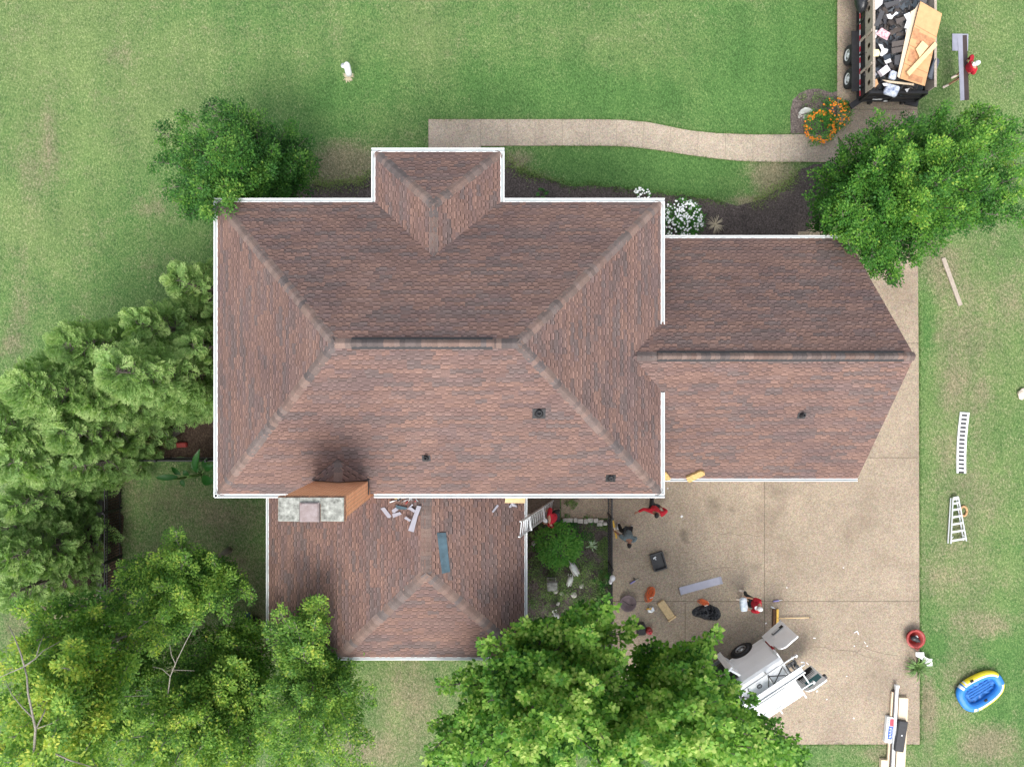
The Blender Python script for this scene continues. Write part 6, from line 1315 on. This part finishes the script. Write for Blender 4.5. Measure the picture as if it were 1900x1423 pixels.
# the load: a heap of torn shingles (uncountable) ...
rd = random.Random(5); b = MB(); nx, ny = 30, 60
def heap(x, y): u = (x-tx0)/(tx1-tx0); v = (y-ty0)/(ty1-ty0); return .95+.62*math.sin(math.pi*min(1, max(0, u)))**.35*min(1, .25+v*4.5)+.16*mnoise.noise(Vector((x*1.5, y*1.5, 0)))+.06*mnoise.noise(Vector((x*5, y*5, 2)))
b.c = (.03, .03, .033)
for i in range(nx+1):
    for j in range(ny+1): x = tx0+.05+(tx1-tx0-.1)*i/nx; y = ty0+.05+(ty1-ty0-.1)*j/ny; b.v.append(Vector((x, y, heap(x, y)-.05)))
for i in range(nx):
    for j in range(ny): o_ = i*(ny+1)+j; b.f.append([o_, o_+ny+1, o_+ny+2, o_+1]); b.mi.append(0); b.col.append(b.c); b.sm.append(False)
for i in range(900):
    x, y = rd.uniform(tx0+.12, tx1-.12), rd.uniform(ty0+.1, ty1-.1); k = rd.uniform(.5, 1.6); b.c = rd.choice([(.035*k, .036*k, .042*k), (.05*k, .05*k, .055*k), (.085*k, .08*k, .08*k), (.075*k, .068*k, .066*k), (.05*k, .06*k, .07*k), (.06*k, .05*k, .045*k)])
    b.box((x, y, heap(x, y)+rd.uniform(-.02, .05)), (rd.uniform(.10, .55), rd.uniform(.05, .2), .012), rd.uniform(0, 3.14), rd.uniform(-.35, .35), rd.uniform(-.35, .35))
tag(b.build('torn_shingles', 'vcol'), None, kind='stuff')
# ... and the pieces that stand out
def slab(name, pts, z, m_, label, cat, th=.014, group=None, crease=0):
    a = [P(x, y, z+(crease*(i % 3) if crease else 0)) for i, (x, y) in enumerate(pts)]; k = len(a); b = MB(); b.add(a+[q-Vector((0, 0, th)) for q in a], [list(range(k))[::-1], list(range(k, 2*k))]+[[i, (i+1) % k, k+(i+1) % k, k+i] for i in range(k)]); return solo(b, name, m_, label, cat, group)
sh = thing('plywood_sheet', P(1709, 80, 1.98), 'large orange plywood sheet on top of the trailer load', 'plywood sheet'); b = MB(); pts = [P(1708, 3, 2.04), P(1748, 26, 2.0), P(1716, 160, 1.9), P(1670, 146, 1.9)]; b.add(pts+[q-Vector((0, 0, .016)) for q in pts], [[0, 1, 2, 3][::-1], [4, 5, 6, 7]]+[[i, (i+1) % 4, 4+(i+1) % 4, 4+i] for i in range(4)]); b.build('sheet', 'ply', sh)
b = MB(); up = Vector((0, 0, .004)); bl = lambda u, v: (pts[0].lerp(pts[1], u)).lerp(pts[3].lerp(pts[2], u), v)+up
for (u0, u1, v0, v1) in ((.02, .26, .33, .47), (.26, .97, .36, .52), (.1, .42, .60, .76), (.3, .85, .90, .98)): b.add([bl(u0, v0), bl(u1, v0), bl(u1, v1), bl(u0, v1)], [[3, 2, 1, 0]])
b.k = 1
for v in (.30, .56, .80): b.add([bl(0, v), bl(1, v+.02), bl(1, v+.026), bl(0, v+.006)], [[3, 2, 1, 0]])
b.build('stain', [mat('ply_stain', (.40, .20, .10), .8, 0, .35, 7), 'plystamp'], sh)
slab('plywood_sheet', [(1690, 22), (1698, 17), (1706, 4), (1669, 146), (1665, 142)], 1.90, 'tan', 'paler plywood sheet, only its left edge showing under the orange one', 'plywood sheet')
slab('plywood_offcut', [(1711.5, 76), (1723, 86), (1706.5, 107), (1699.5, 91.5)], 2.035, 'pine', 'small square offcut lying on the large plywood sheet', 'board')
slab('pine_plank', [(1735, 78), (1739.5, 84.5), (1687.5, 142), (1682.5, 134)], 2.055, 'pine', 'pale plank lying slantwise across the large plywood sheet', 'plank', .03)
slab('pine_plank', [(1637, 148.5), (1696, 155.5), (1696, 159), (1650, 154)], 1.72, 'tan', 'thin pale strip of wood across the trailer near its tailgate', 'plank', .02)
slab('broken_plank', [(1620, 150), (1627, 147), (1630, 156), (1624, 163), (1622, 158)], 1.75, 'ply', 'broken orange board at the tailgate corner of the trailer', 'board', .03)
wg = 'white wrapper scraps in the trailer'
for i, (p, z, lab) in enumerate([([(1622, 0), (1638, 0), (1637, 8), (1626, 18), (1621, 20)], 1.8, 'large white plastic bag at the top edge of the photo in the trailer'), ([(1645, 28), (1652, 26), (1655, 30), (1663, 22), (1667, 25), (1658, 31), (1655, 36), (1648, 35)], 1.85, 'crumpled white paper in the trailer, left of the plywood sheet'), ([(1677, 28), (1688, 23), (1690, 45), (1684, 54), (1678, 52), (1683, 38)], 1.9, 'white paper tucked along the plywood sheet'), ([(1620, 58), (1628, 56), (1626, 70), (1620, 75)], 1.8, 'white paper against the left side board of the trailer'),
      ([(1630, 82), (1638, 84), (1640, 90), (1648, 92), (1646, 98), (1637, 105), (1632, 103), (1636, 94)], 1.85, 'torn white paper beside the yellow wrapper'), ([(1680, 56), (1686, 54), (1685, 64), (1681, 63)], 1.85, 'small white scrap by the plywood sheet'), ([(1640, 112), (1652, 109), (1654, 115), (1644, 119)], 1.78, 'white scrap above the lavender box in the trailer'), ([(1637, 155), (1647, 154), (1649, 160), (1640, 160)], 1.6, 'white scrap above the blue printed bag'), ([(1679, 166), (1688, 164), (1683, 172)], 1.45, 'white triangular scrap hanging on the tailgate')]):
    slab('paper_scrap', p, z, 'whitecloth', lab, 'scrap', .01, wg, .02)
slab('printed_bag', [(1636, 52), (1652, 62), (1646, 75), (1640, 72), (1634, 69), (1625, 63)], 1.88, mat('pink_print', (.58, .10, .17), .6, 0, .5, 14, col2=(.8, .6, .62)), 'pink printed wrapper in the left of the trailer load', 'wrapper', .02, None, .02)
b = MB(); c_ = P(1654, 168, 1.5); b.smooth = True; b.rbox(c_, (.50, .40, .16), R(-18), .08, 4, R(25)); pb = solo(b, 'blue_printed_bag', mat('blue_bag', (.04, .16, .55), .5, 0, .6, 7, col2=(.8, .84, .88)), 'white and blue printed bag draped over the tailgate', 'bag')
b = MB(); c_ = P(1657, 140, 1.72); b.rbox(c_, (.26, .30, .1), R(-20), .05, 3); solo(b, 'blue_printed_bag', M['blue'] if False else bpy.data.materials['blue_bag'], 'smaller blue printed bag between the plywood sheet and the lavender box', 'bag')
slab('yellow_wrapper', [(1622, 92), (1630, 92), (1633, 98), (1630, 105), (1621, 105)], 1.84, mat('pale_yellow', (.72, .66, .35), .7), 'pale yellow wrapper by the left side board', 'wrapper')
b = MB(); b.box(P(1640, 132, 1.8), (.36, .24, .14), R(38), .1); solo(b, 'lavender_box', mat('lavender', (.62, .56, .60), .7), 'lavender cardboard box in the trailer load near the tailgate', 'box')
slab('grey_flashing', [(1620, 131), (1628, 138), (1624, 143), (1620, 140)], 1.7, 'lilac', 'grey metal piece by the left side board near the tailgate', 'metal scrap')
dg = 'dark shingle slabs in the trailer'
for i, (p, z, m_, lab) in enumerate([([(1634, 20), (1642, 22), (1630, 50), (1622, 48)], 1.85, 'dk1', 'long dark shingle strip lying lengthwise at the left of the load'), ([(1655, 78), (1678, 74), (1677, 84), (1655, 88)], 1.85, 'dk2', 'brown grey shingle slab left of the plywood, upper of the stacked ones'), ([(1654, 90), (1676, 86), (1675, 96), (1655, 100)], 1.84, 'dk2', 'brown grey shingle slab left of the plywood, lower of the stacked ones'), ([(1660, 104), (1673, 101), (1670, 122), (1660, 120)], 1.82, 'dk1', 'dark shingle slab beside the lower half of the plywood'), ([(1638, 104), (1652, 100), (1653, 108), (1642, 113)], 1.84, 'dk3', 'blue black shingle piece below the torn white paper'), ([(1623, 126), (1638, 127), (1634, 134), (1625, 133)], 1.76, 'dk3', 'blue black piece above the grey metal piece'), ([(1640, 6), (1668, 0), (1670, 6), (1645, 16)], 1.85, 'dk1', 'dark shingle strip at the top of the load'), ([(1662, 36), (1680, 30), (1682, 36), (1664, 46)], 1.86, 'dk2', 'dark shingle strip pointing at the middle of the plywood')]):
    if m_ not in M: M[m_] = mat('shingle_'+{'dk1': 'charcoal', 'dk2': 'umber', 'dk3': 'blueblack'}[m_], {'dk1': (.06, .06, .065), 'dk2': (.085, .072, .066), 'dk3': (.035, .045, .06)}[m_], .85, 0, .25, 30)
    slab('shingle_slab', p, z, m_, lab, 'shingle', .02, dg, .01)
b = MB(); b.smooth = True; c_ = P(1732, 128, 1.75); b.rbox(c_, (.28, .80, .10), R(-20), .10, 4, 0, .4); solo(b, 'grey_pad', mat('slate_pad', (.07, .08, .10), .6), 'dark grey pad stuck between the plywood sheet and the trailer side', 'pad')
# long brown gutter held by the worker, grey sheet on the grass
gtr = thing('brown_gutter', P(1788, 125, 1.1), 'long brown gutter with a grey face carried by the person in red', 'gutter length'); a, c_ = P(1786, 66, 1.12), P(1789.5, 186, 1.12); d_ = (c_-a).normalized(); s_ = Vector((-d_.y, d_.x, 0)); s_ = s_ if s_.x > 0 else -s_; b = MB(); up = Vector((0, 0, 1))
b.add([a+s_*.0, a+s_*.15+up*.02, c_+s_*.17+up*.02, c_+s_*.0, a-up*.05, a+s_*.15-up*.04, c_+s_*.17-up*.04, c_-up*.05], [[0, 1, 2, 3], [7, 6, 5, 4], [1, 5, 6, 2], [0, 4, 5, 1], [3, 2, 6, 7]]); b.build('trough', 'brown', gtr)
b = MB(); a2 = a-d_*-.06; b.add([a2-s_*.155-up*.04, a, c_, c_-s_*.13-up*.04, a2-s_*.155-up*.06, a-up*.02, c_-up*.02, c_-s_*.13-up*.06], [[0, 1, 2, 3], [7, 6, 5, 4], [0, 3, 7, 4], [0, 4, 5, 1], [3, 2, 6, 7]]); b.build('face', 'lilac', gtr)
a = [P(1767, 63, .03), P(1797, 63.5, .05), P(1796, 95, .03), P(1767, 94.5, .03)]; b = MB(); b.add(a+[q-Vector((0, 0, .012)) for q in a], [[3, 2, 1, 0], [4, 5, 6, 7]]+[[i, (i+1) % 4, 4+(i+1) % 4, 4+i] for i in range(4)]); solo(b, 'grey_sheet', 'lilac', 'square grey metal sheet lying on the grass under the brown gutter', 'metal sheet')

# ================================================================== PEOPLE
def skin(name, nodes, edges, m_, parent, sub=1, root_=None):
    """one continuous surface grown round a skeleton: nodes = {key: (point, radius or (rx, ry))}"""
    keys = list(nodes); ix = {k: i for i, k in enumerate(keys)}; o0 = parent
    while o0.parent is not None: o0 = o0.parent
    o0 = o0.location
    me = bpy.data.meshes.new(name); me.from_pydata([tuple(Vector(nodes[k][0])-o0) for k in keys], [(ix[a], ix[c]) for a, c in edges], [])
    ob = bpy.data.objects.new(name, me); C.objects.link(ob); md = ob.modifiers.new('skin', 'SKIN'); md.use_smooth_shade = True
    if not me.skin_vertices:
        import bmesh
        bm = bmesh.new(); bm.from_mesh(me); bm.verts.layers.skin.verify(); bm.to_mesh(me); bm.free()
    for i, k in enumerate(keys):
        r = nodes[k][1]; me.skin_vertices[0].data[i].radius = r if isinstance(r, tuple) else (r, r); me.skin_vertices[0].data[i].use_root = (k == (root_ or keys[0]))
    s2 = ob.modifiers.new('sub', 'SUBSURF'); s2.levels = s2.render_levels = sub
    bpy.context.view_layer.update(); dg_ = bpy.context.evaluated_depsgraph_get(); nm = bpy.data.meshes.new_from_object(ob.evaluated_get(dg_)); ob.modifiers.clear(); old = ob.data; ob.data = nm; bpy.data.meshes.remove(old); nm.name = name
    nm.materials.clear(); nm.materials.append(M[m_] if isinstance(m_, str) else m_); ob.parent = parent; return ob
def ik(a, c, l1, l2, pole):
    a, c = Vector(a), Vector(c); d_ = c-a; L = d_.length
    if L > (l1+l2)*.998: return a+d_*(l1/(l1+l2))
    x = (l1*l1-l2*l2+L*L)/(2*L); h_ = math.sqrt(max(0, l1*l1-x*x)); u_ = d_.normalized(); p = Vector(pole); p = (p-u_*p.dot(u_)); p = p.normalized() if p.length > 1e-4 else u_.orthogonal(); return a+u_*x+p*h_
def person(base, face, hip, chest, head, footL, footR, handL, handR, label, shirt, pants, shoes, skinm='skin', hair='hair', cap=None, sleeve=.55, short=False, elbow=None, shirtmark=None, headtilt=(0, 0)):
    """all points in metres relative to the ground point 'base'; face = heading in degrees"""
    B = Vector(base); f = Vector((math.cos(R(face)), math.sin(R(face)), 0)); rt = Vector((f.y, -f.x, 0)); up = Vector((0, 0, 1)); W = lambda p: B+f*p[0]-rt*p[1]+up*p[2]     # local: forward, left, up
    root = thing('person', B, label, 'person', 'people at work around the house'); hip, chest, head = W(hip), W(chest), W(head); sp = (chest-hip).normalized(); neck = chest+sp*.15+(head-chest)*.12
    shL, shR = chest-rt*.185+sp*.06, chest+rt*.185+sp*.06; hL, hR = hip-rt*.095, hip+rt*.095; fL, fR = W(footL), W(footR); HL, HR = W(handL), W(handR)
    aL, aR = fL+up*.09-f*.04, fR+up*.09-f*.04; kL, kR = ik(hL, aL, .45, .44, f), ik(hR, aR, .45, .44, f); ep = elbow or (-f*.6-up*.5)
    eL, eR = ik(shL, HL, .30, .27, ep-rt*.5), ik(shR, HR, .30, .27, ep+rt*.5)
    nd = {'hip': (hip, (.15, .11)), 'waist': (hip.lerp(chest, .5), (.125, .095)), 'chest': (chest, (.16, .11)), 'neck': (neck, .058), 'skull': (neck.lerp(head, .55), .06),
          'shL': (shL, .062), 'eL': (eL, .043), 'wL': (HL, .029), 'shR': (shR, .062), 'eR': (eR, .043), 'wR': (HR, .029), 'hL': (hL, .09), 'kL': (kL, .06), 'aL': (aL, .042), 'hR': (hR, .09), 'kR': (kR, .06), 'aR': (aR, .042)}
    ed = [('hip', 'waist'), ('waist', 'chest'), ('chest', 'neck'), ('neck', 'skull'), ('chest', 'shL'), ('shL', 'eL'), ('eL', 'wL'), ('chest', 'shR'), ('shR', 'eR'), ('eR', 'wR'), ('hip', 'hL'), ('hL', 'kL'), ('kL', 'aL'), ('hip', 'hR'), ('hR', 'kR'), ('kR', 'aR')]
    for s_, e_, h_ in (('L', eL, HL), ('R', eR, HR)):
        d_ = (h_-e_).normalized(); sd = d_.cross(up); sd = sd.normalized() if sd.length > .1 else rt; pn = sd.cross(d_); th = -1 if s_ == 'L' else 1
        nd['p'+s_] = (h_+d_*.06, (.038, .018)); ed.append(('w'+s_, 'p'+s_))
        for i, (o_, l) in enumerate(((-.03, .078), (-.010, .09), (.011, .084), (.030, .066))):
            q0 = h_+d_*.095+sd*o_; q1 = q0+d_*l*.5-pn*.012; q2 = q0+d_*l*.8-pn*.045
            nd[f'k{s_}{i}'] = (q0, .0095); nd[f'm{s_}{i}'] = (q1, .0088); nd[f't{s_}{i}'] = (q2, .007); ed += [('p'+s_, f'k{s_}{i}'), (f'k{s_}{i}', f'm{s_}{i}'), (f'm{s_}{i}', f't{s_}{i}')]
        q = h_+d_*.045+sd*.045*th; nd['b'+s_] = (q, .012); nd['c'+s_] = (q+d_*.04+sd*.012*th-pn*.02, .0095); ed += [('p'+s_, 'b'+s_), ('b'+s_, 'c'+s_)]
    body_ = skin('body', nd, ed, skinm, root)
    # head: joined into the body mesh
    hd = (head-neck).normalized(); ff = (f-hd*f.dot(hd)).normalized(); rr = ff.cross(hd); b = MB(); b.smooth = True; nu, nv = 16, 12; vs = []
    for j in range(nv+1):
        la = math.pi*(j/nv-.5)
        for i in range(nu):
            lo = 2*math.pi*i/nu; x, y, z = math.cos(la)*math.cos(lo), math.cos(la)*math.sin(lo), math.sin(la); k = 1-.16*max(0, -z)*(1-.2*x); X = x*.098*k+(.012 if x > 0 and z < 0 else 0); Y = y*.078*k
            if abs(y) < .22 and x > .8 and -.35 < z < .1: X += .018*(1-abs(y)/.22)          # nose
            if .25 < abs(y) < .5 and x > .6 and 0 < z < .25: X -= .008                       # eye sockets
            vs.append(head+ff*X+rr*Y+hd*z*.118)
    b.add(vs, [[j*nu+i, j*nu+(i+1) % nu, (j+1)*nu+(i+1) % nu, (j+1)*nu+i] for j in range(nv) for i in range(nu)])
    for sg_ in (-1, 1): b.ell(head+rr*.079*sg_-hd*.01, (.018, .012, .03), R(face), 7, 5)
    ho = b.build('head_tmp', skinm, root); 
    import bmesh
    bm = bmesh.new(); bm.from_mesh(body_.data); bm.from_mesh(ho.data); bm.to_mesh(body_.data); bm.free(); bpy.data.objects.remove(ho)
    b = MB()
    for sg_ in (-1, 1): b.ell(head+ff*.085+rr*.031*sg_+hd*.012, (.008, .013, .007), R(face), 7, 5)
    b.build('eyes', 'white', root); b = MB(); b.ell(head+ff*.092-hd*.055, (.008, .024, .006), R(face), 7, 5); b.build('mouth', 'redlens', root)
    def cap_shape(nm, m_, k, z0, brim):
        b = MB(); b.smooth = True; vs = []; nj = 7
        for j in range(nj+1):
            la = z0+(math.pi/2-z0)*j/nj
            for i in range(16): lo = 2*math.pi*i/16; vs.append(head+ff*(math.cos(la)*math.cos(lo)*.104*k-.006)+rr*math.cos(la)*math.sin(lo)*.086*k+hd*(math.sin(la)*.125*k))
        b.add(vs, [[j*16+i, j*16+(i+1) % 16, (j+1)*16+(i+1) % 16, (j+1)*16+i] for j in range(nj) for i in range(16)])
        if brim:
            pts_ = [head+ff*(.09*k)+rr*y*.085+hd*.035 for y in (-1, -.5, 0, .5, 1)]+[head+ff*(.09*k+x)+rr*y*.075+hd*.022 for y, x in ((1, .03), (.6, .075), (0, .09), (-.6, .075), (-1, .03))]; k_ = len(pts_)
            b.add(pts_+[q-hd*.006 for q in pts_], [list(range(k_)), list(range(k_, 2*k_))[::-1]]+[[i, (i+1) % k_, k_+(i+1) % k_, k_+i] for i in range(k_)])
        return b.build(nm, m_, root)
    cap_shape('hair', hair, 1.0, -.25 if not cap else -.3, False)
    if cap: cap_shape('cap', cap, 1.07, .18, True)
    g = 1.0
    sn = {'hip': (hip-sp*.02, (.19, .15)), 'waist': (hip.lerp(chest, .5), (.18, .14)), 'chest': (chest, (.205, .155)), 'col': (chest+sp*.105, (.10, .085)), 'shL': (shL, .098), 'shR': (shR, .098)}
    se = [('hip', 'waist'), ('waist', 'chest'), ('chest', 'col'), ('chest', 'shL'), ('chest', 'shR')]
    for s_, S_, E_, H_ in (('L', shL, eL, HL), ('R', shR, eR, HR)):
        if sleeve >= 1: sn['e'+s_] = (E_, .066); sn['s'+s_] = (E_.lerp(H_, .88), .05); se += [('sh'+s_, 'e'+s_), ('e'+s_, 's'+s_)]
        else: sn['s'+s_] = (S_.lerp(E_, sleeve+.2), .09); se.append(('sh'+s_, 's'+s_))
    so_ = skin('shirt', sn, se, shirt, root)
    pn_ = {'hip': (hip+sp*.04, (.165, .125)), 'hL': (hL, .112), 'hR': (hR, .112)}; pe = [('hip', 'hL'), ('hip', 'hR')]
    for s_, k_, a_ in (('L', kL, aL), ('R', kR, aR)):
        if short: pn_['k'+s_] = ({'L': hL, 'R': hR}[s_].lerp(k_, .85), .10); pe.append(('h'+s_, 'k'+s_))
        else: pn_['k'+s_] = (k_, .08); pn_['a'+s_] = (a_+up*.02, .066); pe += [('h'+s_, 'k'+s_), ('k'+s_, 'a'+s_)]
    skin('trousers', pn_, pe, pants, root)
    for q in (fL, fR): skin('shoe', {'a': (q+up*.10-f*.045, .047), 'heel': (q+up*.045-f*.05, .046), 'ball': (q+up*.04+f*.10, (.05, .04)), 'toe': (q+up*.034+f*.19, (.042, .032))}, [('a', 'heel'), ('heel', 'ball'), ('ball', 'toe')], shoes, root)
    return root, dict(W=W, chest=chest, hip=hip, head=head, HL=HL, HR=HR, f=f, rt=rt, up=up)
def rel(base, face, pt):   # world point -> the local (forward, left, up) coordinates of person()
    f = Vector((math.cos(R(face)), math.sin(R(face)), 0)); l = Vector((-f.y, f.x, 0)); d_ = Vector(pt)-Vector(base); return (d_.dot(f), d_.dot(l), d_.z)
# the gutter carrier on the right lawn, facing the trailer
Bp = P(1764, 151); fc = 205; hL_, hR_ = P(1791, 134, 1.08), P(1793, 115, 1.10)
person(Bp, fc, (-.02, 0, .95), (.06, 0, 1.38), (.10, .02, 1.70), (.24, .10, 0), (-.22, -.10, 0), rel(Bp, fc, hL_), rel(Bp, fc, hR_), 'person in a red shirt and white cap carrying the long brown gutter', 'redcloth', 'blackcloth', 'cream', 'skin', 'hair', 'whitecloth', .9, True)
# red shirt, black hair, below the house gutter
Bp = P(1206, 931, .03); Bp.z = .03; fc = 250; q1, q2 = P(1183, 950, 1.2), P(1228.5, 942, 1.15)
person(Bp, fc, (.06, 0, .94), (.16, 0, 1.37), (.24, 0, 1.68), (.16, .09, 0), (-.38, -.09, 0), rel(Bp, fc, q2), rel(Bp, fc, q1), 'person in a long sleeved red shirt and dark trousers walking away from the house gutter', 'redcloth', 'darkcloth', 'bluecloth', 'skindark', 'hair', None, 1.0)
# grey shirt, bending by the fence
Bp = P(1157, 975, .03); Bp.z = .03; fc = 262; q1 = P(1139, 984, .98)
person(Bp, fc, (.02, 0, .92), (.22, .03, 1.30), (.42, .04, 1.50), (.02, .31, 0), (-.02, -.22, 0), (.30, .28, .85), rel(Bp, fc, q1), 'person in a grey shirt bending by the courtyard fence, holding the yellow level', 'greycloth', 'blackcloth', 'whitecloth', 'skindark', 'hair', None, .7)
# red shirt with white, striding on the driveway
Bp = P(1381, 1104, .03); Bp.z = .03; fc = 170
pr, J = person(Bp, fc, (-.02, 0, .94), (-.06, 0, 1.37), (-.02, 0, 1.69), (.12, .20, 0), (.08, -.16, 0), (.30, .22, 1.02), (.28, -.16, 1.0), 'person in a red shirt and white cap carrying a white bag across the driveway', 'redcloth', 'darkcloth', 'cream', 'skin', 'hair', 'whitecloth', .8)
b = MB(); b.smooth = True; c_ = J['W']((.34, .10, 1.02)); b.rbox(c_, (.30, .48, .20), R(fc+10), .10, 4, .15)
for v in b.v: v += mnoise.noise_vector(v*5)*.05
solo(b, 'white_bag', mat('white_blue_bag', (.42, .56, .68), .7, 0, .2, 8, col2=(.80, .82, .84)), 'white and pale blue bag carried by the person on the driveway', 'bag')
# red shirt with a white cap, holding the ladder
Bp = P(1030, 951, .02); Bp.z = .02; fc = 180; Bp = Vector((1.66, -5.06, .02)); q1, q2 = Vector((1.24, -4.82, 1.25)), Vector((1.30, -5.30, 1.12))
person(Bp, fc, (0, 0, .93), (.22, 0, 1.30), (.40, .02, 1.52), (.10, .11, 0), (-.16, -.11, 0), rel(Bp, fc, q2), rel(Bp, fc, q1), 'person in a red shirt and white cap steadying the ladder beside the patio', 'redcloth', 'darkcloth', 'cream', 'skin', 'hair', 'whitecloth', .8)
